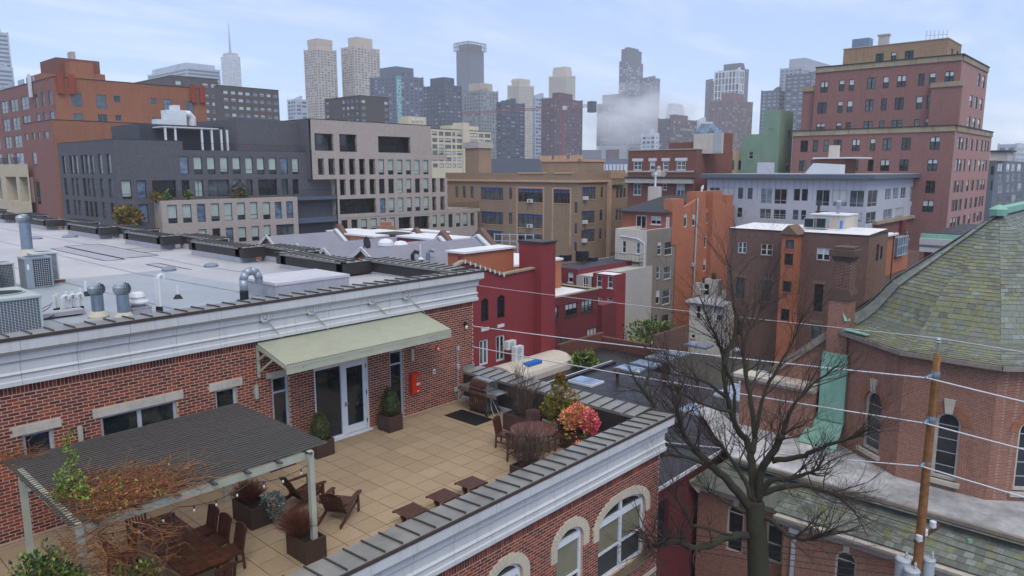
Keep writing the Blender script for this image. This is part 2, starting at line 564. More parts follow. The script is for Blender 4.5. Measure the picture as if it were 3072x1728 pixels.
# big window: frame edges; small ones to its left
ARC=[]
a=fpt(868,1240);b=fpt(1325,1000)
BW0,BW1=fpt(868,1100).x,fpt(1330,900).x
zs_b=(fpt(868,985).z+fpt(1330,700).z)/2;zt_b=fpt(1190,625).z;z0_b=fpt(1325,1215).z
SW0,SW1=fpt(448,1300).x,fpt(712,1150).x
zs_s=(fpt(450,1190).z+fpt(705,1040).z)/2;zt_s=fpt(615,950).z;z0_s=zs_s-2.0
ARC.append((BW0,BW1,z0_b,zs_b,zt_b));ARC.append((SW0,SW1,z0_s,zs_s,zt_s))
step=(BW0+BW1)/2-(SW0+SW1)/2
sw=SW1-SW0
for k in(1,2):
 c=(SW0+SW1)/2-k*step
 if k==1:ARC.append((c-sw/2,c+sw/2,z0_s,zs_s,zt_s))
mb=MB()
ZB=-5.5
wallpoly(mb,'y',YF,[(-12,ZB),(XE-.003,ZB),(XE-.003,-.14),(-12,-.14)],[arch(*q)for q in ARC],.12)
mb.box(-12,XE,YF+.12,1.0,GROUND,-.1,0,'sn')
mb.box(-12,XE,YF,YF+.12,GROUND,ZB,0,'n')
mb.build('mortar_bed',MORT,HOUSE)
# bricks, each with its own edges: the largest in the picture singly, the rest joined
def coursed(ax0,ax1,z0,z1,y,skip,bw=.235,bh=.081,j=.019,phase=0.0):
 out=[];r=0;z=z1
 while z-bh>z0-.03:
  x=ax0+(phase if r%2 else phase+bw/2)-bw
  while x<ax1:
   x0,x1=max(x,ax0),min(x+bw-j,ax1)
   if x1-x0>.05:
    for a,b in skip(x0,x1,z-bh,z-j):
     if b-a>.04:out.append((a,b,z-bh,z-j,y))
   x+=bw
  z-=bh;r+=1
 return out
def skip_rects(R):
 def f(x0,x1,z0,z1):
  seg=[(x0,x1)]
  for a,b,c,d in R:
   if z1>c+.02 and z0<d-.02:
    n=[]
    for s0,s1 in seg:
     if s1<=a or s0>=b:n.append((s0,s1))
     else:
      if s0<a:n.append((s0,a-.004))
      if s1>b:n.append((b+.004,s1))
    seg=n
  return seg
 return f
LINT=[(-6.7,-5.72,2.484,2.69),(-5.04,-2.84,2.484,2.69),(-2.13,-1.18,2.484,2.68),(-.45,.45,2.484,2.66)]
RING=.26
def skip_arch(x0,x1,z0,z1):
 xc,zc=(x0+x1)/2,(z0+z1)/2
 seg=[(x0,x1)]
 for u0,u1,zb,zs,zt in ARC:
  c=(u0+u1)/2;r=(u1-u0)/2
  lo=zb-.22
  if zc<lo or zc>zt+RING+.02:continue
  if zc<=zs-.32:hw=r
  elif zc<=zs:hw=r+RING
  else:
   t=(zc-zs)/(zt-zs+RING)
   hw=(r+RING)*math.sqrt(max(0,1-t*t))
  if zc<zb:hw=r+.08
  n=[]
  for s0,s1 in seg:
   if s1<=c-hw or s0>=c+hw:n.append((s0,s1))
   else:
    if s0<c-hw:n.append((s0,c-hw-.003))
    if s1>c+hw:n.append((c+hw+.003,s1))
  seg=n
 return[(a,b)for a,b in seg if not(-4.0<(z0+z1)/2+.001<-3.86)]
BR=coursed(XL+6.5,XE,0.02,3.46,YW,skip_rects(A_TW+LINT))
nx=int((XE-XL-6.5)/.081)
for i in range(nx):
 x=XL+6.5+i*.081
 BR.append((x,x+.068,3.465,3.655,YW))
BR2=coursed(-2.5,XE,-4.6,-.34,YF,skip_arch)
for i in range(int((XE+2.5)/.081)):
 x=-2.5+i*.081
 if x+.07<XE:BR2.append((x,x+.068,-.335,-.145,YF))
def brickmesh(mb,x0,x1,z0,z1,y,m):
 n=len(mb.v);p=.007;c=.003
 mb.v+=[(x0,y,z0),(x1,y,z0),(x1,y,z1),(x0,y,z1),(x0+c,y-p,z0+c),(x1-c,y-p,z0+c),(x1-c,y-p,z1-c),(x0+c,y-p,z1-c)]
 for q in((4,5,6,7),(0,1,5,4),(1,2,6,5),(2,3,7,6),(3,0,4,7)):
  mb.f.append(tuple(n+i for i in q));mb.m.append(m)
def pickbrick():
 r=rnd.random();return 0 if r<.42 else 1 if r<.68 else 2 if r<.8 else 3
def seen(b):
 x,y,d=pix(((b[0]+b[1])/2,b[4],(b[2]+b[3])/2))
 if not(10<x<3060 and 10<y<1720):return 1e9
 if b[4]==YW and(y>1120+max(0,(700-x))*.25 and x<960):return 1e9
 if abs(b[1]-b[0]-.216)>.01:return 1e9
 return d
order=sorted(range(len(BR2)),key=lambda i:seen(BR2[i]))[:150]
single=set(('f',i)for i in order)
order=sorted(range(len(BR)),key=lambda i:seen(BR[i]))[:150]
single|=set(('w',i)for i in order)
one=[]
for m in range(4):
 q=MB();brickmesh(q,0,.216,0,.062,0,0);one.append(q.mesh('brick',[BRK[m]]))
R0=rootm(HOUSE).translation
for tagk,lst in(('w',BR),('f',BR2)):
 mb=MB()
 for i,b in enumerate(lst):
  m=pickbrick()
  if(tagk,i)in single:inst('brick',one[m],HOUSE,Vector((b[0],b[4],b[2]))-R0)
  else:brickmesh(mb,*b,m)
 mb.build('brickwork',BRK,HOUSE,stuff=True)
# stone string course low on the street front
mb=MB();mb.box(-2.5,XE-.002,YF-.02,YF+.1,-3.995,-3.865);mb.build('string_course',STONE,HOUSE)
# lintels
for a,b,c,d in LINT:
 mb=MB();mb.box(a,b,YW-.025,YW+.1,c,d);mb.build('lintel',STONE,HOUSE)
# terrace-level windows and door
ST_W1=dict(n='tw1',d=.15,fw=.07,cols=1,rows=(),fm=F_GRY,sill=STONE,vars=[(GL,0,BL)])
ST_W2=dict(ST_W1,n='tw2',cols=2,mw=.1)
ST_W4=dict(n='tw4',d=.13,fw=.07,cols=1,rows=(.8,),fm=F_GRY,vars=[(GL,0,BL)])
for q,st in zip(A_TW,(ST_W1,ST_W2,ST_W1,ST_W4)):
 window(HOUSE,'y',YW,*q,st)
window(HOUSE,'y',YW,*A_TW[5],ST_W4)
DG=glass('door_glass','#20292c',.02)
# fixed light and glazed door leaf
mb=MB()
mb.box(1.13,1.2,YW+.04,YW+.14,0,2.44);mb.box(2.12,2.2,YW+.04,YW+.14,0,2.44);mb.box(3.09,3.16,YW+.04,YW+.14,0,2.44)
mb.box(1.2,2.12,YW+.045,YW+.135,2.36,2.44);mb.box(2.2,3.09,YW+.045,YW+.135,2.37,2.44);mb.box(1.2,2.12,YW+.045,YW+.135,0,.09)
mb.box(1.1,3.2,YW-.12,YW+.05,-.004,.035)
df=mb.build('door_frame',F_WHT,HOUSE)
mb=MB();mb.face([(1.2,YW+.1,.09),(2.12,YW+.1,.09),(2.12,YW+.1,2.36),(1.2,YW+.1,2.36)]);mb.build('pane',DG,df)
mb=MB()
for q in((2.21,2.34,.05,2.36),(2.97,3.08,.05,2.36)):mb.box(q[0],q[1],YW+.05,YW+.11,q[2],q[3])
mb.box(2.34,2.97,YW+.052,YW+.108,.05,.3);mb.box(2.34,2.97,YW+.052,YW+.108,2.23,2.36)
dr=mb.build('door',F_WHT,HOUSE)
mb=MB();mb.face([(2.34,YW+.085,.3),(2.97,YW+.085,.3),(2.97,YW+.085,2.23),(2.34,YW+.085,2.23)]);mb.build('pane',DG,dr)
mb=MB();mb.box(2.25,2.29,YW+.02,YW+.05,.98,1.12);mb.bar((2.27,YW,1.06),(2.4,YW,1.06),.02,.02);mb.build('handle',mat('steel_handle','#8f9296',.3,.05,5,0,metal=.8),dr)
mb=MB()
for z in(.25,1.2,2.1):mb.box(3.075,3.1,YW+.03,YW+.055,z,z+.14)
mb.build('hinge',F_BLK,dr)
# arched windows of the street front
VOUS=mat('pale_voussoir_stone','#c3b6a0',.85,.06,5,.15,.8,island=.06)
SHADE=blind('olive_roller_shade','#7d7a63')
SCR=mat('dark_insect_screen','#3a3b3a',.75,.05,20,.1)
for k,(u0,u1,z0,zs,zt)in enumerate(ARC):
 c,r=(u0+u1)/2,(u1-u0)/2
 nv=26 if k==0 else 18
 for i in range(nv):
  mb=MB()
  a0,a1=PI*i/nv,PI*(i+.93)/nv
  pts=[]
  for a_,rr in((a0,0),(a1,0),(a1,RING),(a0,RING)):
   pts.append((c+(r+rr)*math.cos(a_),zs+(zt-zs+rr)*math.sin(a_)))
  f0=[(p[0],YF-.035,p[1])for p in pts];f1=[(p[0],YF+.11,p[1])for p in pts]
  mb.face(f0)
  for q in range(4):mb.face([f0[q],f1[q],f1[(q+1)%4],f0[(q+1)%4]])
  mb.build('voussoir',VOUS,HOUSE)
 for sx in(u0-RING,u1):
  for q in range(4):
   mb=MB();mb.box(sx+.003,sx+RING-.003,YF-.035,YF+.1,zs-.08*(q+1)+.006,zs-.08*q-.003)
   mb.build('voussoir',VOUS,HOUSE)
 fr=MB();fw=.09
 o=arch(u0,u1,z0,zs,zt);ii=arch(u0+fw,u1-fw,z0+fw,zs,zt-fw)
 ya,yb=YF+.07,YF+.13
 for i in range(len(o)):
  j=(i+1)%len(o)
  P=lambda p,y:(p[0],y,p[1])
  fr.face([P(o[i],ya),P(o[j],ya),P(ii[j],ya),P(ii[i],ya)])
  fr.face([P(ii[i],ya),P(ii[j],ya),P(ii[j],yb),P(ii[i],yb)])
 zt0=zs+.05
 fr.box(u0+.05,u1-.05,ya-.02,yb,zt0-.09,zt0+.07)
 if k==0:
  fr.box(c-.05,c+.05,ya-.015,yb,z0+fw,zt-.06)
  cells=[(u0+fw,c-.05),(c+.05,u1-fw)]
 else:cells=[(u0+fw,u1-fw)]
 zm=z0+(zs-z0)*.48
 for a_,b_ in cells:fr.box(a_,b_,ya+.005,yb,zm-.03,zm+.03)
 w=fr.build('arched_window',F_WHT,HOUSE)
 pn=MB()
 for a_,b_ in cells:
  pn.face([(a_,YF+.125,z0+fw),(b_,YF+.125,z0+fw),(b_,YF+.125,zm),(a_,YF+.125,zm)],1)
  pn.face([(a_,YF+.115,zm),(b_,YF+.115,zm),(b_,YF+.115,zt0),(a_,YF+.115,zt0)],2)
 tp=[(p[0],p[1])for p in ii if p[1]>zt0+.02]
 pn.face([(u0+fw,YF+.12,zt0)]+[(u1-fw,YF+.12,zt0)]+[(p[0],YF+.12,p[1])for p in tp],0)
 pn.build('pane',[GL,SCR,SHADE],w)
 sl=MB();sl.box(u0-.08,u1+.08,YF-.12,YF+.13,z0-.2,z0-.004)
 sl.build('sill',mat('mossy_sill_stone','#7d6c52',.85,.12,6,.3,1.2),w)
# white cornices: panels about 1.16 m long with open joints, brown metal drip on top
def cornice_profile(zt):
 z=lambda d:zt-d
 return[(.02,z(.06)),(-.30,z(.06)),(-.30,z(.31)),(-.27,z(.33)),(-.16,z(.42)),(-.16,z(.45)),(-.155,z(.57)),(-.10,z(.60)),(-.10,z(.82)),(-.13,z(.845)),(-.15,z(.87)),(-.13,z(.90)),(-.115,z(.92)),(-.115,z(1.02)),(-.15,z(1.04)),(-.15,z(1.14)),(-.02,z(1.15)),(.02,z(1.15))]
def cornice(y,zt,x0,x1,phase):
 prof=cornice_profile(zt)
 mb=MB();mb.sweep([(y+.03,zt-.055),(y+.03,zt-1.15),(y-.02,zt-1.145),(y-.06,zt-.6),(y-.2,zt-.1)],x0,x1)
 mb.build('cornice_backing',DKPAN,HOUSE)
 me=None;x=phase
 while x>x0:x-=1.16
 while x<x1:
  a,b=max(x+.004,x0),min(x+1.156,x1)
  if b-a>1.15:
   if me is None:
    q=MB();q.sweep(prof,0,1.152);me=q.mesh('cornice_panel',[CORN])
   inst('cornice_panel',me,HOUSE,Vector((a,y,0))-R0)
  elif b-a>.02:
   q=MB();q.sweep([(y+p,z_)for p,z_ in prof],a,b);q.build('cornice_panel',CORN,HOUSE)
  x+=1.16
 q=MB()
 e=7.99
 for(p0,z0_),(p1,z1_)in zip(prof[1:-1],prof[2:]):
  q.face([(e-p0,y+p0,z0_),(e-p0,y+1.2,z0_),(e-p1,y+1.2,z1_),(e-p1,y+p1,z1_)])
  q.face([(x1,y+p0,z0_),(e-p0,y+p0,z0_),(e-p1,y+p1,z1_),(x1,y+p1,z1_)])
 q.build('cornice_return',CORN,HOUSE)
 q=MB();q.box(x0,e+.32,y-.32,y-.28,zt-.075,zt+.004);q.box(e+.28,e+.32,y-.28,y+1.2,zt-.075,zt+.004)
 q.build('drip_edge',DRIP,HOUSE)
cornice(YW,4.82,-11.0,7.99,-1.79)
cornice(YF,1.12,-9.0,7.99,.42)
# standing-seam copings, one panel between each pair of seams
def coping_run(x0,x1,y0,y1,z,along,step=.44,z1=None):
 0
 z1=z if z1 is None else z1
 n=max(1,round(abs(x1-x0)/step))if along=='x' else max(1,round(abs(y1-y0)/step))
 q=MB()
 s=(x1-x0)/n if along=='x' else(y1-y0)/n
 if along=='x':
  w=y1-y0;dz=z1-z
  q.face([(.004,0,0),(s,0,0),(s,w,dz),(.004,w,dz)]);q.face([(.004,w,dz),(s,w,dz),(s,w,dz-.09),(.004,w,dz-.09)])
  q.face([(.004,0,-.03),(s,0,-.03),(s,0,0),(.004,0,0)])
  q.bar((.0,.03,.014),(.0,w,dz+.014),.022,.05,1)
 else:
  w=x1-x0;dz=z1-z
  q.face([(0,.004,0),(w,.004,dz),(w,s,dz),(0,s,0)]);q.face([(0,s,0),(0,s,-.09),(0,.004,-.09),(0,.004,0)])
  q.face([(w,s,dz),(w,.004,dz),(w,.004,dz-.09),(w,s,dz-.09)])
  q.bar((.0,0,.014),(w,0,dz+.014),.022,.05,1)
 me=q.mesh('coping_panel',[COPM,SEAM])
 for i in range(n):
  loc=Vector((x0+s*i,y0,z))if along=='x' else Vector((x0,y0+s*i,z))
  inst('coping_panel',me,HOUSE,loc-R0)
coping_run(-11.0,8.26,YF-.29,YF+.52,1.125,'x',z1=1.075)
coping_run(7.42,8.3,YF+.525,YW-.03,1.08,'y',z1=1.125)
coping_run(-11.0,8.28,YW-.29,YW+.52,4.825,'x',z1=4.79)
SECT=[(1.95,7.2,0),(7.2,11.9,1),(11.9,15.7,0),(15.7,20.8,1),(20.8,24.9,0),(24.9,29.9,1),(29.9,34.6,0),(34.6,40.4,1),(40.4,45.6,0),(45.6,52.3,1),(52.3,57,0),(57,64.6,1),(64.6,75,0)]
for y0,y1,ind in SECT:
 xi,xo=(6.2,7.1)if ind else(7.4,8.32)
 coping_run(xi,xo,y0+(.0 if y0>2 else .0),y1,4.8,'y',z1=4.83)
 q=MB();q.box(xi+.06,xo-.06,y0-.02,y1+.02,4.3,4.74);q.build('parapet',DKPAN,HOUSE)
 q=MB();q.box(xi+.03,xo-.03,y0-.05,y1+.05,3.6,4.31,0,'b');q.build('parapet_flashing',FLASH,HOUSE)
 q=MB();q.box(xo-.3,xo+.02,y0+.02,y1-.02,3.66,4.77);q.build('cornice',CORN,HOUSE)
 if ind:
  for yy in(y0,y1):
   q=MB();q.box(xi+.06,7.5,yy-.4,yy+.4,4.3,4.742);q.build('parapet',DKPAN,HOUSE)
  coping_run(6.2,8.2,y0-.42,y0+.42,4.803,'x',z1=4.803);coping_run(6.2,8.2,y1-.42,y1+.42,4.803,'x',z1=4.803)
q=MB();q.box(XL,8.0,2.0,75,GROUND,3.6,0,'t');q.build('wall',brick('plain_red_brick','#70362a','#5a2c25','#a58c78'),HOUSE)
q=MB();q.box(XL,7.5,YW+.2,YW+.47,3.7,4.74);q.build('parapet',DKPAN,HOUSE)
q=MB();q.box(XL,7.5,YW+.472,YW+.55,4.0,4.5);q.build('parapet_flashing',FLASH,HOUSE)
# roof deck: overlapping membrane sheets running away from the terrace wall
def deckz(y):
 t=min(1,max(0,(y-2)/14));return 4.32-.3*t
XS=-40.0;k=0
x=7.45
while x>XS:
 x0=x-1.02
 q=MB();ys=[1.9,9,16,40,76];lift=.004*(k%3)
 for y0,y1 in zip(ys,ys[1:]):
  q.face([(x0,y0,deckz(y0)+lift),(x+.06,y0,deckz(y0)+lift+.006),(x+.06,y1,deckz(y1)+lift+.006),(x0,y1,deckz(y1)+lift)],0 if y0>15 or x>3 else 1)
  q.face([(x+.06,y0,deckz(y0)+lift+.006),(x+.06,y0,deckz(y0)-.01),(x+.06,y1,deckz(y1)-.01),(x+.06,y1,deckz(y1)+lift+.006)],2)
 for y0,y1 in zip(ys,ys[1:]):
  a_=deckz(y0)+lift+.009;b_=deckz(y1)+lift+.009
  q.face([(x0+.045,y0,a_),(x0+.075,y0,a_),(x0+.075,y1,b_),(x0+.045,y1,b_)],3)
 q.build('roof_sheet',[ROOFM,ROOFB,TAR,SEAMD],HOUSE)
 x-=1.0;k+=1
q=MB();q.box(-60,XL,20,75,GROUND,3.7);q.build('rear_wing',ROOFM,HOUSE)
# patches of newer membrane with tarred edges
for x0,x1,y0,y1 in((3.2,5.0,22,31),(2.2,3.1,21.5,30),(3.0,3.6,14,18.5),(5.0,6.6,24,26.5)):
 q=MB();z=4.034
 q.face([(x0,y0,z),(x1,y0,z),(x1,y1,z),(x0,y1,z)],0)
 for a,b in(((x0,y0),(x1,y0)),((x1,y0),(x1,y1)),((x1,y1),(x0,y1)),((x0,y1),(x0,y0))):
  q.bar((a[0],a[1],z+.006),(b[0],b[1],z+.006),.07,.006,1)
 q.build('roof_patch',[FLASH,TAR],HOUSE)
# terrace floor: square slabs on a dark bed
q=MB();q.box(-12,7.5,YF+.1,YW,-.12,-.026);q.build('paving_bed',GAP,HOUSE)
T=.61
pm=[]
for m in range(3):
 q=MB();q.box(.009,T-.009,.009,T-.009,-.03,0,0,'b');pm.append(q.mesh('paver',[PAVE[m]]))
rest=MB();cnt=0;cells=[]
for i in range(-18,13):
 for j in range(-11,4):
  x0,y0=i*T,j*T
  if x0<-10.6:continue
  cells.append((x0,y0))
def tiled(c):
 x,y,d=pix((c[0]+.3,c[1]+.3,0));return d+(1000 if not(-100<x<3200 and y<1850)else 0)
cells.sort(key=tiled)
for x0,y0 in cells:
 x1,y1=min(x0+T,7.45),min(y0+T,YW-.01)
 ya=max(y0,YF+.15)
 if x1-x0<.05 or y1-ya<.05:continue
 full=x1-x0>T-.01 and y1-ya>T-.01
 m=rnd.choice((0,0,1,2))
 dz=rnd.uniform(-.002,.002)
 if cnt<300:
  if full:inst('paver',pm[m],HOUSE,Vector((x0,y0,dz))-R0)
  else:
   q=MB();q.box(x0+.009,x1-.009,ya+.009,y1-.009,-.03,dz,0,'b');q.build('paver',PAVE[m],HOUSE)
  cnt+=1
 else:rest.box(x0+.009,x1-.009,ya+.009,y1-.009,-.03,dz,m,'b')
rest.build('paving',PAVE,HOUSE,stuff=True)
# terrace parapets, panelled inside
pan=MB();pan.box(7.46,8.0,YF+.3,YW,-.1,1.0);pan.build('parapet',DKPAN,HOUSE)
for i in range(6):
 y0=YF+.9+i*1.19
 q=MB();q.box(7.43,7.462,y0+.012,min(y0+1.18,YW-.02),.05,.99);q.build('parapet_panel',DKPAN,HOUSE)
q=MB();q.box(-11,7.46,YF+.1,YF+.46,-.1,1.0);q.build('parapet',DKPAN,HOUSE)
q=MB();q.box(7.32,7.43,YF+.6,YW,0,.14);q.build('kerb_flashing',FLASH,HOUSE)
# upstand where the coping meets the terrace wall
q=MB();q.box(7.41,8.02,YW-.032,YW-.02,1.09,1.27);q.build('flashing',COPM,HOUSE)
# ================================================================== things on the terrace
WOODD=mat('dark_teak','#4b2a1f',.45,.22,9,.2,2.0,dirt='#22130d',obj=True,spec=.5)
WOODR=mat('red_brown_teak','#63372a',.42,.2,9,.2,2.0,dirt='#2a1710',obj=True,spec=.5)
WOODT=mat('wet_table_wood','#4a2614',.25,.3,4,.35,1.3,dirt='#1f0f08',spec=.6)
PLAN=mat('brown_planter','#46342f',.5,.12,5,.3,1.5,dirt='#2a1e1a')
SOIL=mat('planter_soil','#241c17',.95,.3,20,0)
PGREEN=mat('pale_green_grey_paint','#a9ab99',.55,.06,5,.15,1.0)
CANG=mat('sage_green_canopy_paint','#adae9a',.5,.05,3,.2,.6,streak=.1,dirt='#6f7060')
SLAT=mat('dark_weathered_slat','#4e4a46',.6,.2,8,.2,1.0)
STEEL=mat('stainless_steel','#a8a8a6',.28,.06,6,.1,metal=.85,spec=.6)
BRONZE=mat('bronze_enamel','#5d4238',.25,.08,4,.1,metal=.4,spec=.6)
GRILLG=mat('grey_grill_side','#5f5f5d',.4,.06,4,.1,metal=.3)
BLACKR=mat('black_rubber','#0d0f12',.75,.2,12,0)
TWIG_R=mat('red_brown_twig','#64392a',.8,.25,8,0,island=.3)
TWIG_G=mat('grey_brown_twig','#54433a',.8,.25,8,0,island=.3)
VINE=mat('tan_vine_stem','#7a4f2f',.8,.3,6,0,island=.35)
def leafm(name,col,isl=.35):
 return mat(name,col,.55,.2,6,0,island=isl)
L_GRN=[leafm('green_leaf','#47602a'),leafm('bright_leaf','#7d8e3a'),leafm('deep_leaf','#2c4122')]
L_BOX=[leafm('boxwood_leaf','#3f4a26'),leafm('boxwood_tip','#5d5a2a'),leafm('boxwood_dark_leaf','#2a3519')]  # third is the darkest leaf tone, scattered at random and used for the core
L_BRZ=[leafm('bronze_leaf','#8a6a2e'),leafm('olive_leaf','#6c742c'),leafm('rust_leaf','#8b4f26')]
L_PNK=[leafm('pink_leaf','#e0697a'),leafm('salmon_leaf','#e58a62'),leafm('lime_leaf','#9a9c3c'),leafm('red_leaf','#c23a4a')]
L_SIL=[leafm('grey_green_leaf','#767f76'),leafm('silver_leaf','#a3aba2'),leafm('dark_sage_leaf','#3c463f')]
BULB=mat('clear_bulb','#d8d6cc',.1,.02,4,0,spec=.8)
def leaves(mb,c,r,n,size,w,fill=.55,up=.3,lump=0.0,zmin=-9,seed=1,ln=1.7):
 0
 R=random.Random(seed)
 lobes=[(Vector((R.uniform(-1,1),R.uniform(-1,1),R.uniform(-.8,1))).normalized(),R.uniform(.75,1.0+lump))for _ in range(12)]
 ids=[i for i,q in enumerate(w)for _ in range(q)]
 for _ in range(n):
  d=Vector((R.gauss(0,1),R.gauss(0,1),R.gauss(0,1))).normalized()
  lob=max((d.dot(l)**6 if d.dot(l)>0 else 0)*k for l,k in lobes)
  rad=(fill+(1-fill)*R.random()**.5)*(1-lump*.6+lump*lob)
  p=Vector((c[0]+d.x*r[0]*rad,c[1]+d.y*r[1]*rad,c[2]+d.z*r[2]*rad))
  if p.z<zmin:continue
  a=(d+Vector((R.uniform(-1,1),R.uniform(-1,1),R.uniform(-1,1)+up))*.9).normalized()
  b=a.orthogonal().normalized();b=Matrix.Rotation(R.uniform(0,6.28),3,a)@b
  s=size*R.uniform(.6,1.4);m=R.choice(ids)
  n_=len(mb.v)
  mb.v+=[tuple(p),tuple(p+b*s*.5+a*s*ln*.5),tuple(p+a*s*ln),tuple(p-b*s*.5+a*s*ln*.5)]
  mb.f.append((n_,n_+1,n_+2,n_+3));mb.m.append(m)
def twigs(mb,c,n,h,spread,r=.006,seed=1,forks=2,m=0,curl=.3):
 0
 R=random.Random(seed)
 for _ in range(n):
  a=R.uniform(0,2*PI);q=R.random()**.6*spread
  p=Vector(c)+Vector((math.cos(a),math.sin(a),0))*q*.18
  e=Vector(c)+Vector((math.cos(a)*q,math.sin(a)*q,h*R.uniform(.65,1.05)*(1-.35*(q/spread)**2)))
  mid=(p+e)/2+Vector((math.cos(a)*q*-.12+R.uniform(-1,1)*curl*.1,math.sin(a)*q*-.12+R.uniform(-1,1)*curl*.1,h*.08))
  mb.tube([p,mid,e],[r,r*.75,r*.35],3,m,False)
  for _k in range(forks):
   t=R.uniform(.4,.9);s=p.lerp(mid,t*2)if t<.5 else mid.lerp(e,t*2-1)
   o=(e-p).normalized()+Vector((R.uniform(-1,1),R.uniform(-1,1),R.uniform(-.2,.6)))*.8
   mb.tube([s,s+o.normalized()*h*R.uniform(.12,.3)],[r*.6,r*.25],3,m,False)
def planter(x0,x1,y0,y1,h,label,group=None):
 t=thing('planter',label,'planter',((x0+x1)/2,(y0+y1)/2,0),0,group)
 mb=MB();w=.035
 mb.box(x0,x1,y0,y0+w,.0,h);mb.box(x0,x1,y1-w,y1,0,h);mb.box(x0,x0+w,y0+w,y1-w,0,h);mb.box(x1-w,x1,y0+w,y1-w,0,h)
 mb.build('box',PLAN,t)
 mb=MB();mb.face([(x0+w,y0+w,h-.06),(x1-w,y0+w,h-.06),(x1-w,y1-w,h-.06),(x0+w,y1-w,h-.06)]);mb.build('soil',SOIL,t)
 return t
def plant(name,label,cat,base,parts,group=None):
 t=thing(name,label,cat,base,0,group)
 for nm,mb,mats in parts:mb.build(nm,mats,t,stuff=nm in('stems','leaves'))
 return t
# --- pergola
PG=thing('pergola','pale green pergola with dark slatted top over the dining table','pergola',(-4.6,-2.1,0))
PX0,PX1,PY0,PY1,PZ=-7.25,-2.1,-4.18,-.08,2.5
for x,y in((-2.62,-4.3),(-7.12,-4.28),(-2.62,-.2),(-7.12,-.9)):
 mb=MB();mb.box(x-.058,x+.058,y-.058,y+.058,.42 if(x,y)==(-2.62,-4.3)else 0,PZ-.02);mb.build('post',PGREEN,PG)
mb=MB();mb.box(-7.15,-2.56,-4.2,-4.1,2.27,2.42);mb.build('beam',PGREEN,PG)
mb=MB();mb.box(-7.15,-2.56,-.25,-.15,2.27,2.42);mb.build('beam',PGREEN,PG)
mb=MB();mb.box(-7.17,-7.07,-4.3,-.75,2.34,2.5);mb.build('beam',PGREEN,PG)
rm=None
q=MB();q.sweep([(-4.4,2.44),(-4.4,2.47),(.02,2.47),(.02,2.40),(-4.2,2.40)],-.03,.03,'x');rm=q.mesh('rafter',[SLAT])
for i in range(7):
 inst('rafter',rm,PG,Vector((-6.85+i*.7,0,0))-rootm(PG).translation)
q=MB();q.box(0,PX1-PX0,-.024,.024,-.016,.016);sm=q.mesh('slat',[SLAT])
for i in range(36):
 inst('slat',sm,PG,Vector((PX0+rnd.uniform(-.02,.02),PY0+i*.1165,2.492+rnd.uniform(-.004,.004)))-rootm(PG).translation)
# string lights slung below the front beam
mb=MB();BL_=[]
def sag(a,b,s,n=10):
 a,b=Vector(a),Vector(b)
 return[a.lerp(b,i/n)-Vector((0,0,s*4*(i/n)*(1-i/n)))for i in range(n+1)]
for k in range(3):
 a=(-6.9+k*1.45,-4.27,2.2);b=(-6.9+(k+1)*1.45,-4.27,2.2)
 L=sag(a,b,.12);mb.tube(L,.008,4)
 for p in L[2::3]:
  mb.tube([p,p-Vector((0,0,.06))],.016,5);mb2=MB();mb2.lathe([(.008,-.13),(.022,-.1),(.018,-.06)],p,6);BL_.append(mb2)
t=thing('string_lights','black string of clear bulbs hanging along the front of the pergola','string lights',(-4.7,-4.27,2.2))
mb.build('cable',F_BLK,t);[q_.build('bulb',BULB,t)for q_ in BL_]
# vine stems over the slats and the near post
def wander(R,p,n,step,drift,box,r,mb,z=None):
 pts=[Vector(p)];a=R.uniform(0,6.28);el=R.uniform(-.3,.4)
 for _ in range(n):
  a+=R.uniform(-.7,.7);el=max(-.9,min(.9,el+R.uniform(-.4,.4)))
  q=pts[-1]+Vector((math.cos(a)*step,math.sin(a)*step,el*step*.6))+Vector(drift)
  q.x=min(max(q.x,box[0]),box[1]);q.y=min(max(q.y,box[2]),box[3]);q.z=min(max(q.z,box[4]),box[5])
  pts.append(q)
 mb.tube(pts,[r*(1-.7*i/n)for i in range(n+1)],3,0,False)
R=random.Random(5);mb=MB()
for i in range(480):
 x=R.triangular(-7.1,-4.6,-6.5);y=R.triangular(-4.5,-2.2,-4.1)
 wander(R,(x,y,2.55),9,.09,(0,-.004,0),(-7.4,-4.2,-4.75,-1.9,2.5,2.78),R.uniform(.005,.011),mb)
for i in range(60):
 wander(R,(R.uniform(-7.5,-6.5),R.uniform(-.5,.3),2.52),8,.1,(0,0,0),(-7.9,-6.2,-.9,.6,2.3,2.7),R.uniform(.005,.011),mb)
for i in range(230):
 wander(R,(R.gauss(-6.75,.45),R.uniform(-4.75,-4.2),R.uniform(1.6,2.5)),10,.09,(0,-.003,-.03),(-8.0,-5.5,-5.0,-4.0,.3,2.6),R.uniform(.004,.01),mb)
lv=MB()
for i in range(500):
 x=R.triangular(-7.1,-4.6,-6.6);y=R.triangular(-4.6,-2.4,-4.2)
 leaves(lv,(x,y,2.6+R.random()*.1),(.05,.05,.05),1,.035,(3,1,1),seed=i)
plant('vine','tangled leafless brown vine over the near end of the pergola','vine',(-6.6,-4.3,0),[('stems',mb,VINE),('leaves',lv,[L_BRZ[2],L_BRZ[0],L_GRN[1]])])
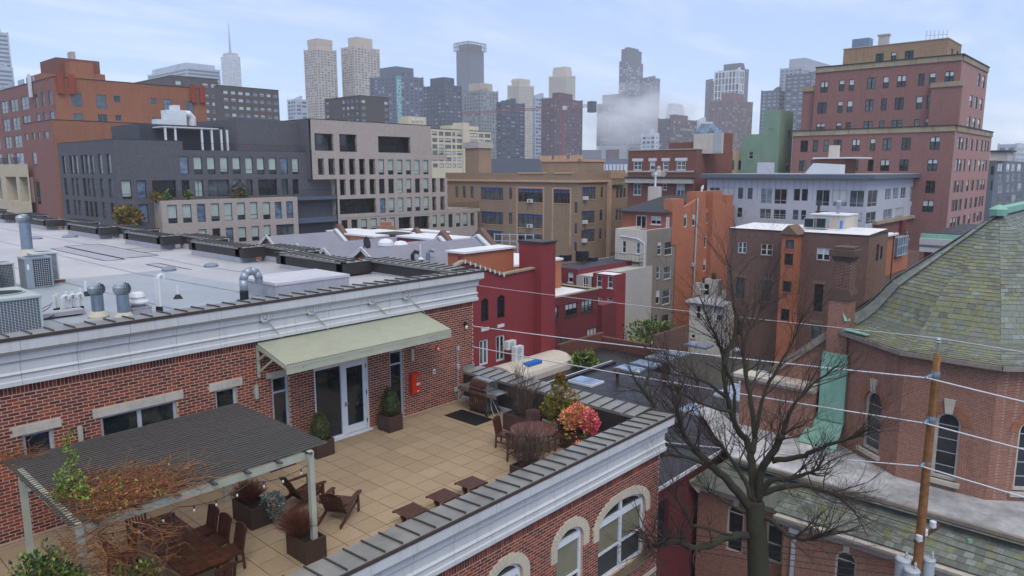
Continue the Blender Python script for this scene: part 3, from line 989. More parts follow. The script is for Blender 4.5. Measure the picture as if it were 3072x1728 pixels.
# climbing shoot standing out of the slats, and the evergreen masses round the near post
lv=MB();st=MB()
for i,(x,y,z,h,rr)in enumerate(((-6.72,-2.75,2.6,1.0,.13),(-7.0,-3.0,2.5,.5,.16),(-6.75,-3.3,2.45,.35,.2))):
 for k in range(9):
  f=k/8
  leaves(lv,(x+.05*math.sin(k*1.7),y,z+h*f),(rr*(1.1-.85*f),rr*(1.1-.85*f),.09),int(70*(1.1-.7*f)),.032,(2,5,0),seed=i*20+k,fill=.2)
 st.tube([(x,y,z-.3),(x+.03,y,z+h*.5),(x,y,z+h)],[.012,.008,.003],4)
plant('climbing_shrub','bright green leafy shoot rising through the pergola slats','shrub',(-6.8,-2.9,0),[('stem',st,VINE),('leaves',lv,L_GRN)])
for i,(c,r,n,sd,lab,tw)in enumerate((((-7.95,-5.05,1.4),(.62,.55,1.3),5200,3,'large dense green evergreen left of the near pergola post',90),((-6.5,-4.9,.8),(.4,.32,.95),1900,4,'smaller dark green shrub with bare stems, right of the near pergola post',70))):
 lv=MB();leaves(lv,c,r,n,.045,(4,2,4),.35,.4,.45,seed=sd)
 sm2=MB();R=random.Random(sd)
 for _ in range(tw):
  wander(R,(c[0]+R.uniform(-.5,.5),c[1]+R.uniform(-.5,.2),c[2]+R.uniform(-.6,1.1)),8,.1,(0,-.004,.01),(c[0]-.9,c[0]+.8,c[1]-.75,c[1]+.6,.2,2.7),R.uniform(.004,.009),sm2)
 plant('evergreen_shrub',lab,'shrub',(c[0],c[1],0),[('leaves',lv,L_GRN),('stems',sm2,VINE)])
# --- dining table, its umbrella stub, chairs
t=thing('dining_table','long dark wet wooden dining table under the pergola','table',(-4.93,-2.75,0))
X0,X1,Y0,Y1=-5.42,-4.44,-4.25,-1.28
ys=[Y0,Y0+1.14,Y0+1.83,Y1]
for a,b in zip(ys,ys[1:]):
 for k in range(6):
  w=(X1-X0)/6
  mb=MB();mb.box(X0+k*w+.002,X0+(k+1)*w-.002,a+.004,b-.004,.715,.75-rnd.random()*.003);mb.build('tabletop_plank',WOODT,t)
mb=MB();mb.box(X0+.06,X1-.06,Y0+.08,Y1-.08,.64,.712);mb.build('apron',WOODD,t)
for x in(X0+.1,X1-.1):
 for y in(Y0+.14,Y1-.14):
  mb=MB();mb.box(x-.05,x+.05,y-.05,y+.05,0,.64);mb.build('leg',WOODD,t)
mb=MB();mb.tube([(-4.94,-2.72,.3),(-4.94,-2.72,1.36)],.022,8);mb.lathe([(.03,0),(.03,.04)],(-4.94,-2.72,1.34),8)
mb.top('umbrella_pole',mat('dark_grey_pole','#35383c',.4,.05,4,0),'short dark umbrella pole stub standing in the dining table','umbrella pole',(-4.94,-2.72,.3))
def chair(label,loc,rz,wood=WOODD,group='slatted wooden dining chairs'):
 0
 t=thing('wooden_chair',label,'chair',loc,rz,group)
 for k in range(6):
  mb=MB();mb.box(-.2+k*.068,-.2+k*.068+.062,-.22,.22,.425,.447);mb.build('seat_slat',wood,t,world=False)
 mb=MB();mb.box(-.21,.21,-.22,-.18,.36,.424);mb.box(-.21,.21,.18,.22,.36,.424);mb.box(.17,.21,-.18,.18,.36,.424);mb.build('seat_frame',wood,t,world=False)
 for s in(-1,1):
  mb=MB();mb.box(.17,.215,s*.2-.022,s*.2+.022,0,.36);mb.build('leg',wood,t,world=False)
  mb=MB();mb.bar((-.22,s*.2,0),(-.2,s*.2,.44),.045,.045);mb.bar((-.2,s*.2,.43),(-.29,s*.2,.90),.042,.045);mb.build('leg',wood,t,world=False)
 mb=MB()
 n=8
 top=[]
 for i in range(n+1):
  y=-.225+.45*i/n
  top.append((y,.90+.05*math.sin(PI*i/n)))
 for i in range(n):
  (ya,za),(yb,zb)=top[i],top[i+1]
  for dx in(0,):
   P=lambda y,z:(-.2-.09*(z-.43)/.47,y,z)
   a,b,c,d=P(ya,za-.11),P(yb,zb-.11),P(yb,zb),P(ya,za)
   off=Vector((-.03,0,0))
   mb.face([a,b,c,d]);mb.face([tuple(Vector(q)+off)for q in(d,c,b,a)]);mb.face([d,c,tuple(Vector(c)+off),tuple(Vector(d)+off)]);mb.face([b,a,tuple(Vector(a)+off),tuple(Vector(b)+off)])
 mb.build('top_rail',wood,t,world=False)
 for k in range(5):
  y=-.13+k*.065
  mb=MB();mb.bar((-.21,y,.46),(-.275,y,.84),.036,.018);mb.build('back_slat',wood,t,world=False)
 for p_,q_,w_ in(((-.205,-.2,.47),(-.205,.2,.47),.03),((-.2,-.2,.2),(.19,-.2,.2),.02),((-.2,.2,.2),(.19,.2,.2),.02)):
  mb=MB();mb.bar(p_,q_,w_,.04);mb.build('stretcher',wood,t,world=False)
 return t
c0=chair('dark slatted chair on the open side of the dining table, farthest from the camera',(-4.1,-2.1,0),PI)
GRP='slatted wooden dining chairs'
for loc,rz,lab in(((-4.12,-2.72,0),PI+.05,'dark slatted chair in the middle of the open side of the dining table'),((-4.1,-3.36,0),PI-.06,'dark slatted chair on the open side of the dining table, by its near corner'),((-5.0,-.95,0),-PI/2,'dark slatted chair at the far head of the dining table, near the brick wall'),((-4.85,-4.42,0),PI/2+.1,'dark slatted chair at the near head of the dining table, half under it'),((-5.75,-1.95,0),.1,'dark slatted chair against the shrubs, far end of the table side by the vine'),((-5.72,-2.65,0),-.1,'dark slatted chair in the middle of the table side by the vine'),((-5.7,-3.4,0),.05,'dark slatted chair with its back to the camera beside the vine')):
 dup(c0,loc,rz,lab)
# --- planters and their plants
planter(-2.95,-2.42,-4.46,-3.68,.5,'brown square planter holding the white pergola post')
planter(-2.96,-2.42,-2.15,-1.22,.52,'brown planter with the round grey-green shrub spilling out of it')
planter(3.3,3.86,.58,1.2,.53,'brown planter right of the glass door')
planter(.5,1.12,.45,1.08,.51,'brown planter left of the glass door, half behind the pergola')
planter(-.92,-.1,.6,1.1,.3,'low brown trough on the ground under the pergola by the wall')
planter(6.08,6.75,-3.0,-1.87,.55,'brown planter between the grill and the round table')
planter(6.08,6.75,-5.3,-4.28,.55,'brown planter under the pink bush')
planter(3.08,3.76,-5.95,-4.92,.55,'brown planter by the front parapet with bare stems in it')
mb=MB();twigs(mb,(-2.7,-1.85+.25,.42),520,.62,.46,.005,11,2)
plant('twiggy_shrub','red-brown twiggy shrub in the planter by the adirondack chairs','shrub',(-2.7,-1.6,.45),[('stems',mb,TWIG_R)],'red-brown twiggy shrubs')
mb=MB();twigs(mb,(-2.78,-3.95,.4),620,.72,.55,.005,12,2)
plant('twiggy_shrub','red-brown twiggy shrub at the foot of the white pergola post','shrub',(-2.78,-3.95,.45),[('stems',mb,TWIG_R)],'red-brown twiggy shrubs')
lv=MB();leaves(lv,(-2.35,-2.1,.42),(.28,.3,.34),1900,.03,(3,3,3),.5,.3,.2,seed=21)
plant('sage_shrub','round grey-green shrub hanging over a brown planter corner','shrub',(-2.4,-2.1,.4),[('leaves',lv,L_SIL)])
def topiary(c,h,r,lab,sd,w):
 lv=MB();st=MB()
 for k in range(9):
  f=(k+.5)/9;rr=r*math.sin(PI*(.12+.80*f))**.7*(1.12-.35*f)
  leaves(lv,(c[0],c[1],c[2]+h*f),(rr,rr,h/11),480,.026,w,.78,.25,.08,seed=sd*10+k,ln=1.3)
 st.tube([(c[0],c[1],c[2]-.1),(c[0],c[1],c[2]+h*.8)],[.04,.02],6)
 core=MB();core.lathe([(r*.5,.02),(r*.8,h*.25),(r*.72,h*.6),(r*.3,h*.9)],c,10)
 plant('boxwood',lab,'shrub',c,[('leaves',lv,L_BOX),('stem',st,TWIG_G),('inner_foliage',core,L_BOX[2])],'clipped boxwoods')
topiary((3.58,.88,.48),.92,.33,'dense dark green clipped boxwood right of the glass door',3,(4,1,3))
topiary((.82,.76,.46),.80,.3,'yellow-tinged clipped boxwood left of the glass door',4,(2,4,1))
# bronze and pink bushes
lv=MB()
for k,(dx,dy,dz,r)in enumerate(((0,0,.35,.42),(.1,-.15,.8,.38),(-.1,.15,.75,.34),(.05,.05,1.2,.26),(0,.02,1.5,.15),(.15,-.3,.5,.34),(-.1,.35,.45,.3))):
 leaves(lv,(6.75+dx,-3.75+dy,.45+dz),(r,r,r*.9),620,.042,((2,4,1),(4,2,2),(1,5,0))[k%3],.6,.6,.3,seed=40+k)
st=MB();twigs(st,(6.75,-3.75,.2),14,1.5,.35,.012,3,3)
plant('bronze_bush','tall bronze and olive bush by the right-hand parapet','bush',(6.75,-3.75,.3),[('leaves',lv,L_BRZ),('stems',st,TWIG_G)])
lv=MB()
for k,(dx,dy,dz,r,w)in enumerate(((0,0,.25,.4,(0,1,5,1)),(-.15,.15,.55,.3,(1,4,3,0)),(.15,-.2,.5,.32,(4,2,1,4)),(0,0,.7,.28,(2,5,2,1)),(.25,-.3,.3,.25,(5,1,0,4)))):
 leaves(lv,(6.4+dx,-4.72+dy,.42+dz),(r,r,r),520,.04,w,.6,.6,.3,seed=60+k,ln=2.4)
leaves(lv,(5.75,-5.35,.35),(.3,.25,.22),300,.04,(1,4,2,4),.5,.6,.3,seed=77,ln=2.4)
st=MB();twigs(st,(6.4,-4.72,.2),12,.9,.3,.01,5,2)
plant('pink_bush','leafy bush with pink and salmon new leaves beside the front coping','bush',(6.4,-4.72,.4),[('leaves',lv,L_PNK),('stems',st,TWIG_G)])
mb=MB();twigs(mb,(3.42,-5.35,.4),95,1.5,.95,.008,31,4,curl=1.2);twigs(mb,(3.42,-5.35,.4),60,.8,.6,.005,32,3)
plant('bare_shrub','leafless shrub of thin upright stems in front of the round table','shrub',(3.42,-5.35,.45),[('stems',mb,TWIG_G)])
mb=MB();twigs(mb,(6.45,-2.5,.45),60,1.75,.75,.008,33,4,curl=1.5);twigs(mb,(6.45,-2.2,.45),50,.5,.4,.005,34,3)
tr=MB();tr.tube([(6.5,-2.15,.4),(6.53,-2.14,1.2),(6.5,-2.16,1.9)],[.022,.018,.01],6);twigs(tr,(6.5,-2.16,1.75),22,.55,.6,.006,35,3)
plant('bare_sapling','leafless sapling and thin shrubs between the grill and the bronze bush','sapling',(6.45,-2.4,.45),[('stems',mb,TWIG_G),('trunk',tr,mat('pale_bark','#7f7a66',.85,.15,10,0))])
# --- round table and chairs
t=thing('round_table','round red-brown slatted garden table among bare stems','table',(5.26,-3.9,0))
for k in range(13):
 y0=-.67+k*.103;y1=y0+.096
 ym=max(abs(y0),abs(y1));
 hw0,hw1=math.sqrt(max(.002,.68**2-y0**2)),math.sqrt(max(.002,.68**2-y1**2))
 mb=MB();mb.prism([(5.26-hw0,-3.9+y0),(5.26+hw0,-3.9+y0),(5.26+hw1,-3.9+y1),(5.26-hw1,-3.9+y1)],.70,.728);mb.build('tabletop_slat',WOODR,t)
mb=MB();n=28
for i in range(n):
 a,b=2*PI*i/n,2*PI*(i+1)/n
 P=lambda an,r,z:(5.26+r*math.cos(an),-3.9+r*math.sin(an),z)
 mb.face([P(a,.665,.735),P(a,.7,.735),P(b,.7,.735),P(b,.665,.735)]);mb.face([P(a,.7,.69),P(b,.7,.69),P(b,.7,.735),P(a,.7,.735)])
mb.build('rim',WOODR,t)
for a in(.6,2.2,3.8,5.3):
 mb=MB();mb.bar((5.26+.5*math.cos(a),-3.9+.5*math.sin(a),0),(5.26+.42*math.cos(a),-3.9+.42*math.sin(a),.7),.06,.06);mb.build('leg',WOODR,t)
for loc,rz,lab in(((4.98,-2.98,0),-1.25,'red-brown slatted chair at the round table, on the grill side'),((4.42,-4.0,0),.1,'red-brown slatted chair at the round table, in front of the bare stems'),((5.95,-3.3,0),-2.4,'red-brown slatted chair at the round table, beside the planter'),((6.0,-4.25,0),2.75,'red-brown slatted chair at the round table, next to the pink bush')):
 dup(c0,loc,rz,lab)
# --- adirondack chairs and side tables
def adirondack(label,loc,rz):
 0
 t=thing('adirondack_chair',label,'chair',loc,rz,'adirondack chairs')
 for k in range(6):
  x=.32-k*.095
  mb=MB();mb.bar((x,-.28,.36-(.32-x)*.25),(x,.28,.36-(.32-x)*.25),.085,.02,up=(-.25,0,1));mb.build('seat_slat',WOODD,t,world=False)
 for s in(-1,1):
  mb=MB();mb.bar((.36,s*.3,.31),(-.62,s*.3,.05),.025,.1);mb.build('side_rail',WOODD,t,world=False)
  mb=MB();mb.box(.3,.39,s*.335-.014,s*.335+.014,0,.52);mb.build('leg',WOODD,t,world=False)
  mb=MB();mb.prism([(-.38,s*.36-.04),(.3,s*.36-.07),(.42,s*.36-.055),(.45,s*.36),(.42,s*.36+.055),(.3,s*.36+.07),(-.38,s*.36+.04)],.52,.543);mb.build('armrest',WOODD,t,world=False)
 for k in range(6):
  y=-.24+k*.096
  mb=MB();mb.bar((-.2,y,.2),(-.52,y,.86-abs(y)*.35),.085,.018,up=(1,0,.45));mb.build('back_slat',WOODD,t,world=False)
 mb=MB();mb.bar((-.36,-.36,.5),(-.36,.36,.5),.05,.03);mb.bar((-.25,-.27,.25),(-.25,.27,.25),.05,.03);mb.bar((-.5,-.24,.72),(-.5,.24,.72),.04,.02);mb.build('back_brace',WOODD,t,world=False)
 return t
a0=adirondack('brown adirondack chair beside the red-brown shrub, turned to the wall of the door',(-1.28,-1.72,0),.0)
dup(a0,(-1.12,-3.08,0),.52,'brown adirondack chair with its back to the pergola post, nearest the front parapet')
t0=None
for(x,y),rz,lab in(((-.25,-4.75),0,'low slatted wooden side table, the one nearest the adirondack chairs'),((.82,-4.73),.03,'low slatted wooden side table in the middle of the row along the parapet'),((1.83,-4.7),-.02,'low slatted wooden side table nearest the round table')):
 if t0 is None:
  t0=thing('side_table',lab,'table',(x,y,0),rz,'low slatted side tables')
  for k in range(8):
   mb=MB();mb.box(-.32+k*.08,-.32+k*.08+.068,-.26,.26,.38,.402);mb.build('top_slat',WOODD,t0,world=False)
  mb=MB();mb.box(-.33,.33,-.29,-.263,.35,.4);mb.box(-.33,.33,.263,.29,.35,.4);mb.box(-.3,.3,-.02,.02,.3,.378);mb.build('frame',WOODD,t0,world=False)
  for s in(-1,1):
   mb=MB();mb.prism([(s*.2-.025,-.15),(s*.2+.025,-.15),(s*.2+.025,.15),(s*.2-.025,.15)],0,.05)
   mb.bar((s*.2,0,.05),(s*.2,0,.35),.1,.05);mb.bar((s*.2,0,.12),(s*.3,0,.34),.06,.03);mb.build('leg',WOODD,t0,world=False)
 else:dup(t0,(x,y,0),rz,lab)
# --- grill on its rubber mat; it faces -x
mb=MB();mb.box(5.68,6.54,-1.0,.56,.002,.014);mb.top('rubber_mat',BLACKR,'black rubber mat on the pavers in front of the grill','mat',(6.1,-.2,0))
t=thing('gas_grill','stainless and bronze gas grill standing by the dark parapet','grill',(6.9,-.2,0))
gx0,gx1,gy0,gy1=6.58,7.2,-.62,.26
mb=MB();mb.box(gx0+.03,gx1,gy0+.02,gy1-.02,.12,.80);mb.build('cabinet',GRILLG,t)
for a,b in((gy0+.04,-.185),(-.175,gy1-.04)):
 mb=MB();mb.box(gx0,gx0+.028,a,b,.16,.66);d=mb.build('door',BRONZE,t)
 yh=b-.05 if b<0 and b>-.3 and a<-.3 else a+.05
 q=MB();q.tube([(gx0,yh,.36),(gx0-.04,yh,.38),(gx0-.04,yh,.6),(gx0,yh,.62)],.01,5);q.build('handle',STEEL,d)
mb=MB();mb.sweep([(gx0-.06,.70),(gx0+.05,.86),(gx1-.2,.86),(gx0+.06,.67)],gy0,gy1,'y');mb.build('control_panel',BRONZE,t)
for k in range(5):
 y=gy1-.12-k*.16
 mb=MB();mb.tube([(gx0-.015,y,.775),(gx0-.06,y,.80)],.024,8);mb.build('knob',STEEL,t)
n=12;prof=[(gx0+.02,.86)]+[(gx0+.02+.30-.30*math.cos(PI*.5*i/6),.95+.26*math.sin(PI*.5*i/6))for i in range(7)]+[(gx1-.1,1.19),(gx1,1.05),(gx1,.86)]
mb=MB();mb.sweep([(a,z)for a,z in prof],gy0+.03,gy1-.03,'y');ld=mb.build('lid',STEEL,t)
mb=MB()
for i in range(0,5):
 (xa,za),(xb,zb)=prof[i],prof[i+1]
 mb.face([(xa-.004,gy1-.05,za+.002),(xa-.004,gy0+.05,za+.002),(xb-.004,gy0+.05,zb+.002),(xb-.004,gy1-.05,zb+.002)])
mb.build('lid_front',BRONZE,ld)
mb=MB();mb.tube([(gx0-.0,gy1-.07,.95),(gx0-.05,gy1-.09,.95),(gx0-.05,gy0+.09,.95),(gx0,gy0+.07,.95)],.014,6);mb.build('lid_handle',STEEL,ld)
for a,b in((gy1+.005,gy1+.5),(gy0-.5,gy0-.005)):
 mb=MB();mb.box(gx0-.01,gx1-.06,a,b,.83,.86);mb.box(gx0-.03,gx0-.01,a,b,.72,.855);mb.box(gx1-.06,gx1-.05,a,b,.74,.87);mb.build('side_shelf',STEEL,t)
for x in(gx0+.05,gx1-.05):
 for y in(gy0+.04,gy1-.04):
  mb=MB();mb.box(x-.025,x+.025,y-.025,y+.025,.03,.12);mb.build('leg',GRILLG,t)
for x in(gx0+.05,gx1-.05):
 mb=MB();mb.tube([(x,gy0-.005,.075),(x,gy0-.04,.075)],.075,14);mb.tube([(x,gy0-.041,.075),(x,gy0-.045,.075)],.045,10,1);mb.build('wheel',[BLACKR,STEEL],t)
mb=MB();mb.tube(sag((6.75,-.68,.7),(6.95,-.85,.1),.0),.012,5);mb.tube([(6.75,-.68,.7),(6.72,-.72,.3),(6.78,-.8,.03),(6.95,-.9,.02)],.012,5);mb.build('gas_hose',F_WHT,t)
# --- canopy over the door with its tie rods
t=thing('door_canopy','sage green corrugated metal canopy hung over the terrace door','canopy',(2.34,.6,3.3))
CX0,CX1,CYB,CYF,CZB,CZF=-.70,5.38,1.36,-.2,3.62,3.25
mb=MB();n=150
xs=[CX0+(CX1-CX0)*i/n for i in range(n+1)]
for i in range(n):
 za=.026*(1 if i%2 else-1);zb=-za
 mb.face([(xs[i],CYF,CZF+za),(xs[i+1],CYF,CZF+zb),(xs[i+1],CYB,CZB+zb),(xs[i],CYB,CZB+za)])
mb.build('corrugated_sheet',CANG,t)
mb=MB();mb.box(CX0,CX1,CYF+.012,CYF+.05,2.97,3.225);mb.box(CX0-.0,CX1,CYF-.0,CYF+.01,3.16,3.228);mb.build('fascia',CANG,t)
mb=MB()
for x in(CX0+.5+1.15*k for k in range(5)):
 for dx in(0,.12):mb.tube([(x+dx,CYF+.015,3.1),(x+dx,CYF-.004,3.1)],.013,6)
mb.build('bolt',STEEL,t)
for x in(CX0+.02,1.3,3.3,CX1-.06):
 mb=MB();mb.bar((x,CYF+.05,3.16),(x,CYB+.04,3.5),.06,.1);mb.bar((x,CYB+.02,2.6),(x,CYB+.02,3.55),.07,.07);mb.bar((x,CYB,2.75),(x,.55,3.25),.05,.06);mb.bar((x,CYB,3.1),(x,.9,3.38),.04,.05);mb.build('bracket',CANG,t)
mb=MB();mb.box(CX0+.05,CX1-.05,.3,.38,3.22,3.32);mb.box(CX0+.05,CX1-.05,1.28,1.36,3.44,3.56);mb.build('purlin',CANG,t)
for(px,py),(ax_,ay_)in zip(((88,295),(555,222),(1168,125),(1513,75)),((418,695),(888,600),(1512,470),(1850,395))):
 a=onY(G(1,2,px,py),YW-.2);
 p=G(1,2,ax_,ay_)
 lo,hi=CYF,CYB
 for _ in range(30):
  m_=(lo+hi)/2;v=onY(p,m_);zs_=CZF+(CZB-CZF)*(m_-CYF)/(CYB-CYF)
  if v.z>zs_:hi=m_
  else:lo=m_
 f=onY(p,lo);
 mb=MB();mb.tube([a,f],.014,6);mb.tube([f.lerp(a,.12),f.lerp(a,.2)],.022,6);mb.lathe([(.035,-.02),(.035,.05),(.02,.07)],f,8)
 mb.build('tie_rod',CANG,t)
 mb=MB();w=.125
 for q in((-w,w,w-.03,w),(-w,w,-w,-w+.03),(-w,-w+.03,-w,w),(w-.03,w,-w,w)):
  mb.box(a.x+q[0],a.x+q[1],YW-.21,YW-.13,a.z+q[2],a.z+q[3])
 mb.box(a.x-w+.03,a.x+w-.03,YW-.17,YW-.13,a.z-w+.03,a.z+w-.03);mb.lathe([(.03,-.03),(.03,.03)],a,8)
 mb.build('anchor_plate',CORN,t)
# --- fittings on the terrace wall
FR=mat('red_orange_enamel','#c8351c',.35,.05,4,.08)
t=thing('fire_call_box','red-orange emergency box on the brick wall left of the grill','call box',(5.06,YW-.06,1.15))
mb=MB();mb.box(4.86,5.24,YW-.14,YW-.014,.80,1.52);mb.build('case',FR,t)
mb=MB();mb.box(4.88,5.22,YW-.155,YW-.141,.83,1.49);dd=mb.build('front_door',FR,t)
mb=MB();mb.box(5.07,5.18,YW-.162,YW-.156,1.24,1.40,0);mb.build('window',mat('grey_lens','#6b716c',.15,.1,5,0),dd)
mb=MB();mb.box(5.06,5.17,YW-.161,YW-.156,1.08,1.17);mb.build('notice',F_WHT,dd)
mb=MB();mb.box(5.08,5.16,YW-.161,YW-.156,.86,.9);mb.box(5.19,5.21,YW-.18,YW-.156,1.1,1.17);mb.build('latch',F_WHT,dd)
t=thing('alarm_strobe','small red alarm strobe high on the brick wall','alarm',(6.15,YW,2.18))
mb=MB();mb.box(6.08,6.22,YW-.06,YW-.014,2.1,2.26);mb.build('case',mat('alarm_red','#b5202a',.4,.05,4,0),t)
mb=MB();mb.box(6.14,6.2,YW-.075,YW-.061,2.14,2.22);mb.build('lens',BULB,t)
mb=MB();mb.box(5.92,6.03,YW-.06,YW-.014,1.29,1.46);mb.box(5.95,6.0,YW-.068,YW-.061,1.35,1.4,1);mb.top('outlet_box',[F_WHT,F_BLK],'white outlet box on the brick wall right of the red call box','outlet',(5.97,YW,1.37))
for(x,z),lab in(((-5.37,2.2),'pale sconce between the two windows above the near end of the pergola'),((-.82,2.2),'pale sconce left of the tall narrow window'),((4.95,2.19),'pale sconce under the right end of the canopy')):
 t=thing('wall_sconce',lab,'wall light',(x,YW,z),0,'pale wall sconces')
 mb=MB();mb.box(x-.05,x+.05,YW-.13,YW-.06,z-.2,z+.2);mb.build('shade',PGREEN,t)
 mb=MB();mb.box(x-.04,x+.04,YW-.06,YW-.014,z-.08,z+.08);mb.build('back_plate',F_GRY,t)
t=thing('conduit','grey conduit with switch boxes on the brick wall beside the grill','conduit',(7.14,YW,1.2))
mb=MB();mb.tube([(7.14,YW-.04,.45),(7.14,YW-.04,2.02)],.016,6);mb.build('pipe',F_GRY,t)
for x,z in((7.14,2.02),(7.14,1.33),(7.0,.48),(7.14,.5),(7.26,.52)):
 mb=MB();mb.box(x-.05,x+.05,YW-.09,YW-.015,z-.08,z+.08);mb.build('box',F_GRY,t)
mb=MB();mb.tube([(7.0,YW-.05,.4),(7.02,YW-.05,.2),(7.12,YW-.05,.12),(7.22,YW-.05,.2),(7.26,YW-.05,.44)],.012,5);mb.tube([(7.14,YW-.06,.42),(7.14,YW-.06,.02)],.02,5);mb.build('flex',F_GRY,t)
mb=MB();mb.lathe([(.05,-.06),(.06,0),(.03,.05)],(7.52,YW-.1,2.9),8);mb.lathe([(.05,-.06),(.06,0),(.03,.05)],(7.54,YW-.1,2.76),8,1);mb.box(7.49,7.56,YW-.05,YW-.014,2.75,2.95)
mb.top('spotlight',[F_BLK,BULB],'small twin spotlight near the top right corner of the brick wall','spotlight',(7.52,YW,2.85))
# ================================================================== things on the flat roof
GALV=mat('galvanised_steel','#9aa3ab',.4,.08,5,.12,1.0,metal=.5)
GALVB=mat('blue_grey_galvanised','#7d8c9a',.4,.08,5,.12,1.0,metal=.4,streak=.2)
ACG=mat('grey_ac_enamel','#8b9499',.5,.05,4,.12,1.0)
ACW=mat('white_ac_enamel','#c9cbc8',.5,.05,4,.15,1.0)
COIL=mat('black_coil','#14171b',.7,.3,20,0)
PVC=mat('white_pvc','#d2d3d2',.4,.03,4,.08,1.0)
CREAM=mat('cream_flashing','#c5bda6',.7,.06,6,.15,1.0)
def grid(mb,ax,pl,u0,u1,z0,z1,nu,nz,t=.006,m=0):
 for i in range(nu+1):
  u=u0+(u1-u0)*i/nu
  if ax=='x':mb.box(pl-t,pl,u-t,u+t,z0,z1,m)
  else:mb.box(u-t,u+t,pl-t,pl,z0,z1,m)
 for i in range(nz+1):
  z=z0+(z1-z0)*i/nz
  if ax=='x':mb.box(pl-t*.9,pl-.001,u0,u1,z-t,z+t,m)
  else:mb.box(u0,u1,pl-t*.9,pl-.001,z-t,z+t,m)
def condenser(x0,x1,y0,y1,z0,h,lab,enamel,nu=11,nz=14,louvre=False):
 t=thing('condenser_unit',lab,'condenser',((x0+x1)/2,(y0+y1)/2,z0),0,'rooftop condensers')
 mb=MB();mb.box(x0+.03,x1-.03,y0+.03,y1-.03,z0+.03,z0+h-.06);mb.build('coil',COIL,t)
 mb=MB();c=.05
 for x in(x0,x1-c):
  for y in(y0,y1-c):mb.box(x,x+c,y,y+c,z0+.03,z0+h-.06)
 mb.box(x0-.01,x1+.01,y0-.01,y1+.01,z0,z0+.03);mb.build('cabinet',enamel,t)
 mb=MB();mb.box(x0-.015,x1+.015,y0-.015,y1+.015,z0+h-.06,z0+h);mb.build('top_panel',enamel,t)
 mb=MB();r=min(x1-x0,y1-y0)*.42;cx_,cy_=(x0+x1)/2,(y0+y1)/2
 mb.lathe([(r,.001),(r*1.02,.03),(r*.97,.035),(r*.93,.01)],(cx_,cy_,z0+h),24)
 mb.build('fan_ring',enamel,t)
 mb=MB();mb.lathe([(r*.92,.012),(r*.4,.03),(.02,.035)],(cx_,cy_,z0+h),20);mb.build('fan_guard',COIL,t)
 mb=MB()
 if louvre:grid(mb,'y',y0+.028,x0+c,x1-c,z0+.05,z0+h-.08,4,22,.011);grid(mb,'x',x0+.028,y0+c,y1-c,z0+.05,z0+h-.08,4,22,.011)
 else:grid(mb,'y',y0+.028,x0+c,x1-c,z0+.05,z0+h-.08,nu,nz);grid(mb,'x',x0+.028,y0+c,y1-c,z0+.05,z0+h-.08,nu,nz)
 mb.build('guard_grille',F_GRY,t)
 return t
def roofpt(c,x,y):
 p=(c[0]+x/c[2],c[1]+y/c[2]);v=onZ(p,4.2)
 return onZ(p,deckz(v.y))
c3,c4,c5,c2_,c1_=(0,740,6.7083),(0,840,10.0625),(240,800,8.05),(512,660,5.03125),(0,560,5.03125)
# the big one next to the front coping, the pair behind, and one cut by the frame
a=onZ((1230/10.0625,840+450/10.0625),5.25)
condenser(a.x-1.25,a.x,a.y,a.y+2.1,4.3,.95,'dark-sided grey condenser at the edge of the roof, nearest the camera',mat('pale_green_ac_enamel','#a9b3ae',.5,.05,4,.15,1.0),16,20)
b=roofpt(c3,720,835);h=zat((690/6.7083,740+225/6.7083),b.x,b.y)-b.z
e=roofpt(c3,1120,790)
cA=condenser(b.x-.28,b.x+.62,b.y,b.y+.85,b.z,h,'grey condenser with black grille standing left of the white vent pipes',ACG)
mb=MB();mb.box(b.x-.28,b.x-.02,b.y-.012,b.y+.02,b.z+.03,b.z+h-.06);mb.build('service_panel',ACG,cA)
mb=MB();mb.box(b.x-.22,b.x-.14,b.y-.018,b.y-.013,b.z+h*.62,b.z+h*.8);mb.build('label',F_WHT,cA)
condenser(b.x+.3,b.x+1.15,b.y+1.1,b.y+1.9,b.z+.08,h*.98,'pale louvred condenser behind the black-grilled one',ACW,louvre=True)
mb=MB();mb.box(b.x+.2,b.x+1.3,b.y+1.0,b.y+1.1,b.z,b.z+.09);mb.top('timber_sleeper',mat('raw_timber','#6a4a35',.8,.15,8,.1),'brown timber sleeper under the louvred condenser','sleeper',(b.x+.7,b.y+1.05,b.z))
condenser(b.x-1.0,b.x-.4,b.y+.9,b.y+1.5,b.z,h*.82,'small white condenser behind the grey one',ACW)
condenser(b.x-1.75,b.x-1.05,b.y+.3,b.y+1.0,b.z,h*.95,'grey condenser with black grille, cut off by the left edge of the view',ACG)
